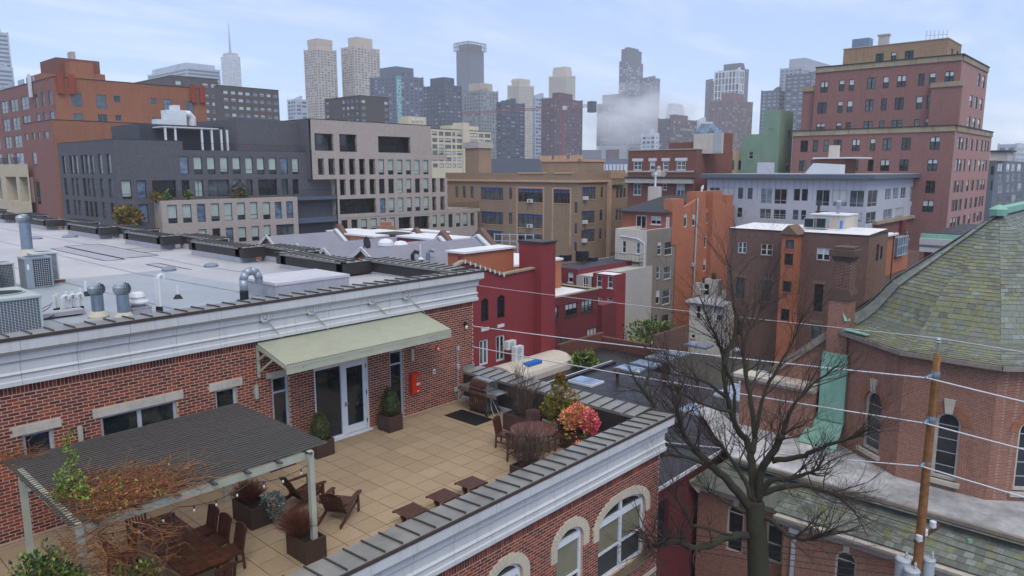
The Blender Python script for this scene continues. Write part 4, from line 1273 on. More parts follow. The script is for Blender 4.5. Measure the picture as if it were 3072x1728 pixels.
# turbine vents
def turbine(p,h1,h2,r,lab,base=True,tall=False):
 t=thing('turbine_vent',lab,'roof vent',tuple(p),0,'turbine roof vents')
 mb=MB()
 mb.lathe([(r,.0 if tall else h1*.25),(r,h1)],p,14);mb.build('stack',GALVB,t,smooth=False)
 if base:
  mb=MB();mb.lathe([(r*1.65,0),(r*1.65,.05),(r*1.08,h1*.3)],p,14);mb.build('base_flashing',CREAM,t)
  mb=MB();mb.lathe([(r*1.7,-.01),(r*1.75,.02)],p,14);mb.build('tar_ring',TAR,t)
 mb=MB();R_=r*1.45;n=20;hh=h2-h1;zc=p[2]+h1+hh*.5
 mb.lathe([(r*.95,h1),(r*1.0,h1+hh*.08)],p,14)
 for i in range(n):
  a=2*PI*i/n;pts=[]
  for k in range(6):
   f=k/5;th=(-.42+.84*f)*PI
   rr=R_*math.cos(th*.93)**.75 if abs(th)<1.6 else .1
   pts.append((rr,zc+hh*.5*math.sin(th),a+f*.5))
  for k in range(5):
   (ra,za,aa),(rb,zb,ab)=pts[k],pts[k+1];da=2*PI/n*.98
   mb.face([(p[0]+ra*math.cos(aa),p[1]+ra*math.sin(aa),za),(p[0]+ra*.86*math.cos(aa+da),p[1]+ra*.86*math.sin(aa+da),za),(p[0]+rb*.86*math.cos(ab+da),p[1]+rb*.86*math.sin(ab+da),zb),(p[0]+rb*math.cos(ab),p[1]+rb*math.sin(ab),zb)])
 mb.lathe([(R_*.45,h2-.02),(.01,h2+.02)],p,10);mb.build('turbine',GALV,t)
 return t
for(bx,by),(tx,ty),(mx,my),lab in(((455,1225),(420,400),(420,690),'turbine vent on a cream base, left of its twin by the roof edge'),((1075,1265),(1020,380),(1020,690),'turbine vent with a tarred collar, right of its twin by the roof edge')):
 p=roofpt(c5,bx,by);f=lambda q:zat((c5[0]+q[0]/c5[2],c5[1]+q[1]/c5[2]),p.x,p.y)-p.z
 turbine(p,f((mx,my)),f((tx,ty)),.165,lab)
p=roofpt(c1_,430,1110);f=lambda q:zat((c1_[0]+q[0]/c1_[2],c1_[1]+q[1]/c1_[2]),p.x,p.y)-p.z
turbine(p,f((400,545)),f((370,415)),.16*1.6,'tall turbine vent rising behind the condensers',True,True)
# mushroom fan
p=roofpt(c5,1450,1160);f=lambda q:zat((c5[0]+q[0]/c5[2],c5[1]+q[1]/c5[2]),p.x,p.y)-p.z
t=thing('exhaust_fan','white mushroom exhaust fan on a square kerb at the roof edge','exhaust fan',tuple(p))
hk=.22
mb=MB();mb.box(p.x-.27,p.x+.27,p.y-.2,p.y+.34,p.z,p.z+hk);mb.box(p.x-.29,p.x+.29,p.y-.22,p.y+.36,p.z+hk,p.z+hk+.03);mb.build('kerb',FLASH,t)
c=(p.x,p.y+.07,p.z+hk+.03)
mb=MB();mb.lathe([(.18,0),(.18,.09),(.29,.09),(.31,.13),(.29,.18),(.21,.19),(.2,.2),(.2,.27),(.22,.28),(.19,.30),(.175,.38),(.13,.42),(.01,.43)],c,20);mb.build('hood',PVC,t,smooth=True)
# PVC vents
def pvc(pt,h,r,lab,boot=True,elbow=False,grp='white pvc roof pipes'):
 t=thing('vent_pipe',lab,'vent pipe',tuple(pt),0,grp)
 mb=MB();x,y,z=pt
 mb.tube([(x,y,z),(x,y,z+h)],r,9)
 if elbow:mb.tube([(x,y,z+h-.02),(x,y,z+h+.05),(x+.03,y,z+h+.1),(x+.09,y,z+h+.12),(x+.15,y,z+h+.08),(x+.16,y,z+h)],r*1.12,9)
 mb.build('pipe',PVC,t)
 mb=MB();mb.lathe([(r*3.2 if boot else r*1.3,0),(r*2.6 if boot else r*1.3,.06),(r*1.15,.16)],pt,10);mb.build('boot',TAR,t)
def hgt(c,p,q):return zat((c[0]+q[0]/c[2],c[1]+q[1]/c[2]),p.x,p.y)-p.z
p=roofpt(c5,1890,1080);h=hgt(c5,p,(1850,255));pvc(p,h,.05,'straight half of the tall white pvc pair at the roof edge',False)
p=roofpt(c5,1955,1085);h=hgt(c5,p,(1930,300));pvc(p,h,.05,'hooked half of the tall white pvc pair at the roof edge',False,True)
p=roofpt(c5,2370,780);h=hgt(c5,p,(2350,465));pvc(p,h,.05,'short white vent pipe alone, right of the tall pvc pair')
p=roofpt(c5,160,700);h=hgt(c5,p,(150,350));pvc(p,h,.05,'short white vent pipe behind the left turbine vent')
for k,(bx,by,ty,el,lab)in enumerate(((1680,1010,470,0,'straight white pvc pipe nearest the big condenser'),(1770,990,410,0,'straight white pvc pipe, second from the big condenser'),(1930,1030,600,1,'hooked white pvc pipe in front, nearest the condenser'),(2050,1000,350,0,'tall straight white pvc pipe behind the first hook'),(2160,990,560,1,'slim hooked white pvc pipe in the middle of the cluster'),(2240,965,350,0,'straight white pvc pipe behind the slim hook'),(2370,960,540,1,'hooked white pvc pipe at the right of the cluster'),(2490,930,265,0,'tallest straight white pvc pipe at the right end of the cluster'))):
 p=roofpt(c4,bx,by);h=hgt(c4,p,(bx,ty));pvc(p,h,.042 if k!=4 else .034,lab,False,bool(el))
mb=MB();pa=roofpt(c4,1420,1220);pb=roofpt(c4,2560,1060)
R=random.Random(9)
for i in range(9):
 a=Vector(pa)+Vector((R.uniform(-.4,.3),R.uniform(0,.9),.12));wander(R,a,10,.1,(.04,.03,0),(a.x-1,a.x+1.5,a.y-.5,a.y+1.8,4.3,4.75),.02,mb)
mb.top('refrigerant_lines',TAR,'black insulated pipes looping between the condensers and the white vents','pipes',tuple(pa))
mb=MB();mb.box(pa.x-.1,pa.x+1.0,pa.y+.0,pa.y+.45,4.3,4.42,0);mb.top('pipe_box',FLASH,'low tarred box kerb under the cluster of white pipes','kerb',(pa.x+.4,pa.y+.2,4.3))
# gooseneck duct
p=roofpt(c2_,1115,1215);r=.13
t=thing('gooseneck_duct','galvanised gooseneck duct with a black tarred foot beside the roof box','duct',tuple(p))
x,y,z=p;h=hgt(c2_,p,(1100,900));ht=hgt(c2_,p,(1150,715))
mb=MB();mb.tube([(x,y,z+h*.45),(x,y,z+h)],r,14);mb.build('riser',GALV,t,smooth=True)
mb=MB();mb.tube([(x,y,z-.01),(x,y,z+h*.47)],r*1.06,14);mb.lathe([(r*2,0),(r*1.9,.02),(r*1.1,.03)],(x,y,z),14);mb.build('tarred_foot',TAR,t)
R_=(ht-h)-r
pts=[(x+R_-R_*math.cos(PI*i/4),y,z+h+R_*math.sin(PI*i/4))for i in range(5)]
for i in range(4):
 a,b=Vector(pts[i]),Vector(pts[i+1]);mb=MB();mb.tube([a-(b-a)*.12,b+(b-a)*.12],r*(1.0+.012*(i%2)),14);mb.build('elbow_segment',GALV,t,smooth=True)
mb=MB();mb.tube([pts[4],(pts[4][0],y,z+h-.17)],r,14);mb.build('outlet',GALVB,t)
# low roof box
t=thing('roof_box','large low white-grey curbed box behind the front coping','roof hatch',(3.1,5.4,4.3))
mb=MB();mb.box(1.66,4.57,4.33,6.5,4.15,4.66);mb.build('kerb',FLASH,t)
mb=MB();mb.box(1.63,4.6,4.3,6.53,4.66,4.75);mb.build('lid',mat('white_grey_membrane','#bcbac0',.65,.04,2,.12,.8),t)
for(c,x,y),lab in(((c2_,610,700),'small grey dome drain cover in the middle of the roof, farthest right'),((c5,2150,90),'small grey dome drain cover left of the gooseneck duct'),((c1_,1055,765),'small bluish dome vent far back on the roof, near the indented parapet'),((c1_,515,790),'small grey dome vent far back, right of the tall turbine vent')):
 p=roofpt(c,x,y);k=(p-CAM).length/30
 mb=MB();mb.lathe([(.26*k,0),(.26*k,.06),(.22*k,.12),(.1*k,.17),(.01,.18)],p,12);mb.top('dome_vent',GALVB,lab,'roof vent',tuple(p),'small dome roof vents')
# ================================================================== neighbouring buildings
def fac(T,ax,pl,u0,u1,z0,z1,m,specs=(),depth=.18,name='wall',railing=None):
 0
 hs=[];ws=[]
 if u0>u1:u0,u1=u1,u0
 for i,j,rows,st in specs:
  for r in holes_px(ax,pl,i,j,rows):
   for h in r:
    h=(max(h[0],u0+.05),min(h[1],u1-.05),max(h[2],z0+.05),min(h[3],z1-.05))
    if h[1]-h[0]>.12 and h[3]-h[2]>.12:hs.append(h);ws.append((h,st))
 mb=MB();wall(mb,ax,pl,u0,u1,z0,z1,hs,depth)
 mb.build(name,m,T)
 for h,st in ws:
  window(T,ax,pl,*h,st)
  if st.get('rail'):rail(T,ax,pl+.05,h[0],h[1],h[2],st['rail'])
 return hs
def rail(T,ax,pl,u0,u1,z,h=1.05,m=None,step=None,name='railing'):
 mb=MB();n=max(2,int((u1-u0)/(step or .14)));s=(u1-u0)/n
 P=(lambda u,zz:(pl,u,zz))if ax=='x' else(lambda u,zz:(u,pl,zz))
 for i in range(n+1):
  t=.03 if i%10==0 else .014
  mb.bar(P(u0+i*s,z),P(u0+i*s,z+h),t,t)
 for zz in(z+.06,z+h):mb.bar(P(u0,zz),P(u1,zz),.045,.04)
 return mb.build(name,m or F_BLK,T)
def zrows(ax,pl,i,j,cols,ycol,rows):
 0
 base=holes_px(ax,pl,i,j,[(cols[0][0],ycol-5,ycol+5,cols)])[0]
 out=[]
 for xr,yt,yb in rows:
  z1=on(ax,pl,G(i,j,xr,yt)).z;z0=on(ax,pl,G(i,j,xr,yb)).z
  out+=[(h[0],h[1],z0,z1)for h in base]
 return out
def fac2(T,ax,pl,u0,u1,z0,z1,m,holes,st,depth=.18,name='wall'):
 if u0>u1:u0,u1=u1,u0
 hs=[h for h in holes if h[0]>u0+.03 and h[1]<u1-.03 and h[2]>z0+.03 and h[3]<z1-.03]
 mb=MB();wall(mb,ax,pl,u0,u1,z0,z1,hs,depth);mb.build(name,m,T)
 for h in hs:window(T,ax,pl,*h,st)
def bx(T,name,m,x0,x1,y0,y1,z0,z1,skip='b'):
 mb=MB();mb.box(min(x0,x1),max(x0,x1),min(y0,y1),max(y0,y1),z0,z1,0,skip);return mb.build(name,m,T)
def S(i,j,x,y):return G(i,j,x,y)
DKB=brick('dark_grey_brick','#5f5e64','#4c4b51','#68676b',big=.2,streak=.12,stainc='#2c2b30')
BGB=brick('beige_brick','#b3a69b','#9b8f85','#b4aaa0',big=.2,streak=.1,stainc='#6d655f')
ORB=brick('orange_brick','#9a6247','#8b5742','#a07258',big=.3,streak=.2)
PKB=brick('pink_red_brick','#8d5f57','#7d524b','#997068',big=.25,streak=.2)
RDB=brick('red_brown_brick','#7c4a3e','#6c4037','#866054',big=.25,streak=.2)
BRB=brick('old_brown_brick','#6f473c','#553730','#8d7a70',big=.5,streak=.2,bh=.075)
TNB=brick('tan_brick','#9a846d','#8a7560','#97836d',big=.3,streak=.25,stainc='#5b4c3d')
TERR=mat('terracotta_trim','#c3a183',.8,.08,3,.25,.6,streak=.3,dirt='#6d5947')
ORP=mat('orange_stucco','#ad6a4b',.8,.05,2,.22,.5,streak=.22,dirt='#7d4630')
REDP=mat('crimson_painted_brick','#8a3438',.75,.1,5,.3,.4,streak=.3,dirt='#5c1f24',bump=.3)
REDD=mat('deep_red_painted_brick','#6f2e31',.75,.1,5,.35,.5,streak=.35,dirt='#481a20',bump=.3)
CRM=mat('cream_stucco','#c9c0b2',.8,.05,2,.25,.5,streak=.4,dirt='#7b7062')
GRS=mat('grey_brown_stucco','#8a8176',.85,.08,2,.35,.4,streak=.3,dirt='#5a5146')
WHT=mat('white_roof_coating','#dcdcde',.6,.03,1.5,.08,.5)
GRV=mat('grey_flat_roof','#a9aaad',.75,.08,1.2,.3,.3,dirt='#66676b')
BLK=mat('black_wet_roof','#1d1d20',.42,.15,1.5,.35,.3,dirt='#323136',spec=.35,bump=.1)
DKC=mat('dark_coping','#38342f',.6,.1,3,.2)
STN=mat('weathered_stone_coping','#a89a80',.85,.1,2,.45,.5,streak=.5,dirt='#4b4336')
LIL=mat('lilac_grey_panel','#b6b7be',.55,.03,2,.08,.4,streak=.06)
SLB=mat('slate_blue_metal','#56616f',.5,.05,3,.1)
SHG=mat('grey_asphalt_shingle','#85858f',.8,.14,14,.2,.5,bump=.5)
SHB=mat('dark_asphalt_shingle','#33373f',.8,.16,14,.2,.5,bump=.5)
GRNP=mat('green_painted_wall','#7d9580',.8,.04,2,.2,.4,streak=.15,dirt='#4c6350')
CONC=mat('pale_concrete','#b3ada3',.8,.06,3,.2,.5)
V_MIX=[(GL,0,BL),(GL,0,BL),(GL,.35,BLW),(GL2,0,BL),(GL,.5,BLW)]
V_MOD=[(GL,.72,BL),(GL,.72,BL),(GL,1.0,BL),(GL,.85,BL),(GL,0,BL),(GLB,0,BL)]
V_DRK=[(GL,0,BL),(GL,0,BL),(GL2,0,BL)]
ST_MOD=dict(n='mod',d=.22,fw=.07,cols=1,rows=(.27,),fm=F_BLK,vars=V_MOD)
ST_SLIT=dict(n='slit',d=.2,fw=.05,cols=1,rows=(.25,),fm=F_BLK,vars=V_DRK+[(GL2,0,BL)])
ST_BIG=dict(n='big',d=.4,fw=.07,cols=3,rows=(),fm=F_BLK,vars=V_DRK+[(GL,1,BL)])
ST_BALC=dict(n='balc',d=1.4,fw=.08,cols=3,rows=(),fm=F_BLK,vars=V_DRK,rail=1.0)
ST_DH=dict(n='dh',d=.14,fw=.06,cols=1,rows=(.5,),fm=F_WHT,vars=V_MIX,sill=STN)
ST_DHB=dict(n='dhb',d=.14,fw=.07,cols=1,rows=(.5,),fm=F_BLK,vars=V_MIX)
ST_DHB2=dict(n='dhb2',d=.14,fw=.07,cols=2,mw=.16,rows=(.5,),fm=F_BLK,vars=V_MIX)
# ---------- modern dark and beige apartment block
Xc,Yc=23.97,80.75
fx=lambda p,Y=Yc:onY(p,Y).x
fz=lambda p,Y=Yc:onY(p,Y).z
T=thing('apartment_block','modern apartment block of dark grey and pale beige brick with stepped balconies','building',(Xc,Yc,GROUND))
yL=onX((183,560),Xc).y
zA=onX((343,417),Xc).z;zB=fz((660,452));x1=fx((547,440));x2=fx((1000,470))
lcols=[(625,660),(700,740),(745,785),(815,850),(860,900),(908,945),(987,1030),(1073,1118)]
lh=zrows('x',Xc,0,1,lcols,200,[(880,110,300),(905,345,530),(925,577,735),(945,800,950)])
fac2(T,'x',Xc,Yc,yL,GROUND,zA,DKB,lh,ST_SLIT,.25)
rA=(1570,122,305,[(1200,1300),(1360,1460),(1515,1610),(1665,1760),(1810,1900),(1950,2035),(2085,2165),(2215,2295),(2340,2420),(2470,2545)])
rA2=(50,137,305,[(10,85),(130,205),(250,320),(365,430)])
fac(T,'y',Yc,Xc,x1,zB,zA,DKB,[(0,1,[(1570,122,305,rA[3][:4])],ST_MOD)],.25)
fac(T,'y',Yc,Xc,x2,GROUND,zB,DKB,[(0,1,[(1570,122,305,[c for c in rA[3][4:]]),(1420,365,552,[(1225,1325),(1380,1475)]),(1300,610,800,[(1245,1340),(1400,1495)])],ST_MOD),(1,1,[rA2],ST_MOD),(0,1,[(1700,365,540,[(1535,1775),(2095,2310)]),(1900,363,535,[(1830,1910),(1965,2050),(2355,2430),(2480,2545)])],dict(ST_BIG,n='big2',cols=2)),(1,1,[(120,355,515,[(25,215)]),(300,353,510,[(255,325),(370,430)])],dict(ST_BIG,n='big3',cols=2))],.25)
shell(T,Xc,x2,Yc,yL,GROUND,zB,DKB,GRV,skip='ws',zdeck=zB-.4)
bx(T,'parapet',DKB,Xc+.004,x1,Yc+.3,yL,zB-.1,zA-.01)
coping(T,Xc,x1,Yc,yL,zA,DKC,.35,.06,.03,sides='wse')
# set-back top floor, roof pergola, ducts
px=lambda x,y,d:onY(S(0,0,x,y),Yc+d)
a,b=px(1395,1240,6),px(2576,1290,6)
bx(T,'top_floor',mat('charcoal_panel','#3b3d44',.6,.05,3,.1),a.x,b.x+14,Yc+6,Yc+16,zB-.4,a.z)
mb=MB();zt=px(1650,1268,2.5).z
x0p,x1p=px(1640,1270,2.5).x,px(2200,1300,2.5).x
mb.box(x0p,x1p,Yc+2.5,Yc+5.9,zt-.15,zt);mb.build('terrace_pergola',F_WHT,T)
for xx in(1665,1765,2030,2130,2225,2285,2480,2535):
 u=px(xx,1350,2.7).x;bx(T,'post',F_WHT,u-.12,u+.12,Yc+2.6,Yc+2.84,zB-.4,zt-.15)
rail(T,'y',Yc+.15,x1+.3,x2,zB,.95)
mb=MB();d0=px(1685,1215,8);d1=px(1800,1110,8)
mb.box(d0.x,d1.x+1,Yc+8,Yc+10,a.z,d1.z);q=px(1755,1055,8);mb.box(q.x,px(1815,1055,8).x,Yc+8.2,Yc+9.8,d1.z-.3,q.z)
e0,e1=px(1810,1140,8),px(1960,1150,8);mb.tube([(e0.x,Yc+9,e0.z),(e1.x-.4,Yc+9,e1.z),(e1.x,Yc+9,e1.z-.5),(e1.x,Yc+9,a.z)],.55,10)
mb.box(px(1570,1200,8).x,d0.x,Yc+8,Yc+9.5,a.z,a.z+.8)
mb.top('rooftop_ductwork',F_WHT,'white ventilation box and bent duct on the roof of the dark grey block','ductwork',(d0.x,Yc+9,a.z))
# beige volume, lower left, standing forward, with a railed terrace on it
Y2=Yc-2.2
xa,xb=fx(S(0,1,1625,700),Y2),fx(S(1,1,420,650),Y2);z2=fz(S(0,1,1640,572),Y2)
bcol=[(1690,1785),(1840,1930),(1985,2070),(2125,2210),(2260,2340),(2390,2470),(2522,2595)]
bcol2=[(70,145),(190,260),(305,375)]
fac(T,'y',Y2,xa,xb,GROUND,z2,BGB,[(0,1,[(1735,612,800,bcol),(2360,838,990,[(2000,2080),(2140,2220),(2275,2350),(2402,2480),(2535,2610)])],ST_MOD),(1,1,[(340,577,745,bcol2),(110,815,960,[(80,150)])],ST_MOD),(1,1,[(290,808,915,[(205,385)])],ST_BIG)],.35)
bx(T,'wing',BGB,xa,xb,Y2,Yc,GROUND,z2,'bs')
rail(T,'y',Y2+.5,fx(S(0,1,1520,500),Y2),xb,z2,1.15,step=.18)
# slate-blue balcony slabs in the recess between the beige volumes
for(ya,yb)in((525,560),(735,790)):
 z0_,z1_=fz(S(1,1,600,yb),Yc-1.2),fz(S(1,1,600,ya),Yc-1.2)
 bx(T,'balcony_slab',SLB,xb+.02,fx(S(1,1,812,600),Yc-1.4),Yc-1.4,Yc,z0_,z1_,'')
 rail(T,'y',Yc-1.35,xb+.1,fx(S(1,1,800,600),Yc-1.4),z1_,1.0)
for z0_,z1_,c in((570,720,[(430,620),(660,720),(740,805)]),(770,900,[(440,520),(550,720)])):
 for h in holes_px('y',Yc,1,1,[(600,z0_,z1_,c)])[0]:
  window(T,'y',Yc-.3,*h,dict(ST_BIG,n='rec',cols=2))
# beige volume on the right, the tallest part
Y3=Yc-1.5
gx=lambda x,y:fx(S(1,1,x,y),Y3);gz=lambda x,y:fz(S(1,1,x,y),Y3)
u0a,u0b,u1,u1b,u1c=gx(565,200),gx(815,450),gx(1765,200),gx(1925,450),gx(2230,800)
zt=onY(S(1,0,560,1197),Y3).z;zr1=gz(700,355);zat3=gz(900,90)
c1=[(625,685),(730,795),(838,895),(938,1000),(1040,1100),(1140,1200)];c1b=[(1235,1290),(1328,1385),(1422,1475),(1510,1560),(1598,1648),(1685,1735)]
BAL=dict(ST_BALC,n='b1',cols=2)
fac(T,'y',Y3,u0a,u1,zr1,zt,BGB,[(1,0,[(930,1352,1449+78,[(840,1015)]),(1390,1375,1449+88,[(1230,1555)]),(700,1345,1449+68,[(590,780)])],ST_BALC),(1,1,[(655,145,310,c1)],dict(ST_BALC,n='b2',cols=1)),(1,1,[(1260,155,308,c1b)],ST_MOD)],.5)
zr4=gz(900,720)
c2=[(845,905),(945,1005),(1048,1105),(1145,1205)]
fac(T,'y',Y3,u0b,u1b,gz(1300,725),zr1,BGB,[(1,1,[(875,352,515,c2)],dict(ST_BALC,n='b2',cols=1)),(1,1,[(1265,350,500,[(1240,1297),(1333,1390),(1425,1478),(1515,1565),(1602,1652),(1687,1737)]),(1275,545,692,[(1248,1305),(1340,1395),(1432,1485),(1520,1570),(1605,1655),(1690,1740)])],ST_MOD),(1,1,[(1025,550,700,[(843,1210)])],ST_BALC),(1,1,[(1795,345,485,[(1772,1812),(1852,1900)]),(1795,530,668,[(1775,1815),(1855,1900)])],dict(ST_BALC,n='b2',cols=1))],.5)
fac(T,'y',Y3,u0b,u1c,GROUND,gz(1300,722),BGB,[(1,1,[(895,765,885,[(862,925),(962,1025),(1060,1120),(1158,1218)]),(1280,745,865,[(1255,1310),(1345,1400)]),(1800,715,838,[(1778,1822),(1858,1902)]),(1960,706,838,[(1937,1980),(2012,2057),(2085,2130)])],ST_MOD),(1,1,[(1590,730,862,[(1437,1565),(1592,1745)]),(2180,693,822,[(2160,2200)])],dict(ST_BALC,n='b2',cols=1))],.5)
bx(T,'wing',DKB,u0a,u1,Y3+.5,Yc+16,zr1,zt-.02,'bs');bx(T,'wing',BGB,u0b,u1b,Y3+.5,Yc+16,GROUND,zr1-.01,'bs');bx(T,'wing',BGB,u1b,u1c,Y3+.5,Yc+12,GROUND,gz(1300,725),'bs')
coping(T,u0a,u1,Y3,Yc+16,zt,DKC,.4,.08,.04)
bx(T,'balcony_slab',BGB,u1,u1b,Y3,Y3+2.4,zat3-.9,zat3,'');rail(T,'y',Y3+.1,u1,u1b,zat3,1.1)
rail(T,'y',Y3+.15,u1b,u1c+.6,gz(2100,655),1.2);bx(T,'balcony_slab',BGB,u1b,u1c+.7,Y3-.05,Yc+12,gz(2000,690),gz(2000,660),'')
a,b=fx((768,370),Yc+2),u0a
zz=onY(S(1,0,100,1205),Yc+2).z
bx(T,'top_floor',DKB,a-3,b+.02,Yc+2,Yc+15,zB-.4,zz)
lv=MB();c=onY(S(0,1,1290,745),Yc-1.0)
leaves(lv,c,(1.7,1.0,1.3),900,.28,(1,2,1),.3,.5,.4,seed=91)
plant('terrace_shrub','rounded olive shrub on the corner terrace of the dark grey block','shrub',(c.x,c.y,c.z-1.4),[('leaves',lv,L_BRZ)])
for k,(x,y,s)in enumerate(((1560,515,.5),(1665,500,.6),(1885,490,.55),(2385,490,.7),(2440,495,.6))):
 c=onY(S(0,1,x,y),Y2+1.0);lv=MB();leaves(lv,(c.x,c.y,z2+s*.9),(s,s,s*1.1),170,.2,(1,2,1),.3,.5,.4,seed=100+k)
 plant('potted_plant',('bronze bushy pot plant at the left end of the long railed terrace','green pot plant second along the railed terrace','upright pot plant in a pale pot on the railed terrace','yellowish pot plant in front of the black umbrella','dark green pot plant right of the black umbrella')[k],'plant',(c.x,c.y,z2),[('leaves',lv,L_BRZ if k in(0,3)else L_GRN)])
c=onY(S(0,1,2410,460),Y2+1.2);mb=MB();mb.lathe([(1.2,0),(.05,.9)],(c.x,c.y,z2+1.5),8);mb.tube([(c.x,c.y,z2),(c.x,c.y,z2+2.4)],.04,5);mb.top('patio_umbrella',F_BLK,'black patio umbrella on the railed terrace of the beige wing','umbrella',(c.x,c.y,z2))
# ---------- orange brick block on the left
cn=deep((166,300),118);Xo,Yo=cn.x,cn.y
T=thing('orange_brick_block','orange brick apartment block with pink-red side and stepped brick penthouse','building',(Xo,Yo,GROUND))
ox=lambda x,y:onY(S(0,0,x,y),Yo);zt=ox(560,775).z
xr=ox(2072,1000).x;ylf=onX(S(0,0,-260,1000),Xo).y
ST_AC=dict(n='ac',d=.15,fw=.1,cols=2,rows=(.3,),fm=mat('blue_grey_frame','#5c6873',.5,.05,4,0),vars=V_DRK+[(GL2,0,BL),(GLB,0,BL)])
fac(T,'y',Yo,Xo,xr,GROUND,zt,ORB,[(0,0,[(770,935,1080,[(722,825)]),(1020,952,1095,[(970,1070)]),(1690,1000,1130,[(1650,1730)]),(1910,1018,1140,[(1870,1948)]),(1040,1150,1292,[(988,1085)])],ST_AC),(0,0,[(1175,962,1032,[(1143,1213)]),(1190,1155,1218,[(1162,1225)]),(1545,988,1053,[(1515,1577)]),(785,1140,1210,[(740,833)]),(1560,1180,1240,[(1530,1590)])],dict(ST_AC,n='ac2',rows=()))])
cols=[(-215,-150),(-110,-40),(5,75),(100,180),(210,290),(350,385),(420,455),(490,530)]
fac2(T,'x',Xo,Yo,ylf,GROUND,zt-.01,PKB,zrows('x',Xo,0,0,cols,1040,[(250,970,1105),(265,1160,1300),(285,1350,1480),(300,1530,1660)]),ST_AC)
shell(T,Xo,xr,Yo,ylf,GROUND,zt,ORB,GRV,'ws',parapet=.9)
coping(T,Xo,xr,Yo,ylf,zt,DKC,.4,.12,.06)
ph=ox(690,612).z
def pbox(i,j,x0,x1,yt,Y,dep,zb,name,m):
 a,b=onY(S(i,j,x0,yt),Y),onY(S(i,j,x1,yt),Y)
 return bx(T,name,m,a.x,b.x,Y,Y+dep,zb,a.z)
pbox(0,0,560,995,575,Yo+12,9,zt-.9,'penthouse',RDB);pbox(0,0,700,930,615,Yo+9,3,zt-.9,'penthouse',ORB)
pbox(0,0,415,570,735,Yo+12,9,zt-.9,'penthouse',ORB);pbox(0,0,935,1055,740,Yo+9.5,4,zt-.9,'penthouse',ORB);pbox(0,0,712,755,517,Yo+14,2,ph,'chimney',CONC)
for k in range(4):
 a=onX(S(0,0,300-k*100,830+k*14),Xo)
 bx(T,'roof_rail_panel',mat('pale_roof_screen','#9aa6ad',.4,.05,4,0),Xo+.1,Xo+.3,a.y-1.6,a.y+1.6,zt,zt+1.0)
for x,y,lab in((605,830,'red-painted antenna panel at the corner of the orange block'),(722,840,'red-painted antenna panel, second from the corner of the orange block'),(1945,935,'red-painted antenna panel near the right end of the orange block'),(2035,940,'red-painted antenna panel at the right end of the orange block')):
 c=onY(S(0,0,x,y),Yo-.35);mb=MB();mb.box(c.x-.5,c.x+.5,c.y-.1,c.y+.12,c.z-1.7,c.z+1.5);mb.bar((c.x,Yo,c.z),(c.x,c.y,c.z),.1,.1)
 mb.top('antenna_panel',mat('red_antenna_paint','#8f3f2c',.6,.05,4,.1),lab,'antenna',tuple(c))
c=onX(S(0,0,300,865),Xo-.3);mb=MB();mb.box(c.x-.15,c.x+.15,c.y-.55,c.y+.55,c.z-1.9,c.z+1.9);mb.top('antenna_panel',F_WHT,'white antenna panel on the pink-red side of the orange block','antenna',tuple(c))
# lower wing in front and the cream balconied base
cw=deep((156,370),113.5);Xw,Yw_=cw.x,cw.y
zw=onY(S(0,0,525,1205),Yw_).z
T2=T
fac2(T,'y',Yw_,Xw,Xw+17,GROUND,zw,ORB,[],ST_AC)
wc=zrows('x',Xw,0,0,[(250,280),(320,350),(377,405),(442,492)],1365,[(380,1330,1405)])+zrows('x',Xw,0,1,[(265,300),(325,370)],150,[(310,80,225),(330,375,605)])
ylw=onX(S(0,0,228,1230),Xw).y
fac2(T,'x',Xw,Yw_,ylw,GROUND,zw-.01,PKB,wc,dict(ST_AC,n='ac3',rows=(.3,),cols=1))
bx(T,'roof',GRV,Xw+.01,Xw+17,Yw_+.01,ylw,zw-.6,zw-.5);coping(T,Xw,Xw+17,Yw_,ylw,zw,DKC,.4,.1,.05,sides='ws')
Xb=Xw-.8;a=onX(S(0,1,290,330),Xb);yl2=onX(S(0,1,-500,330),Xb).y
hb=zrows('x',Xb,0,1,[(-90,15),(65,170),(200,285)],440,[(110,330,570)])
mb=MB();wall(mb,'x',Xb,a.y,yl2,GROUND,onX(S(0,1,100,205),Xb).z,hb,2.0);mb.box(Xb+2,Xb+2.1,a.y,yl2,GROUND,a.z,0);mb.build('cream_base',mat('cream_precast','#c9b99c',.75,.05,3,.2,.5,streak=.2),T)
for h in hb:window(T,'x',Xb,*h,dict(ST_BALC,n='b5',d=1.9,cols=2))
h2=zrows('x',Xw,0,1,[(-60,0),(20,120),(150,240)],130,[(130,75,200)])
for h in h2:rail(T,'x',Xb+.1,h[0],h[1],h[2],1.1)
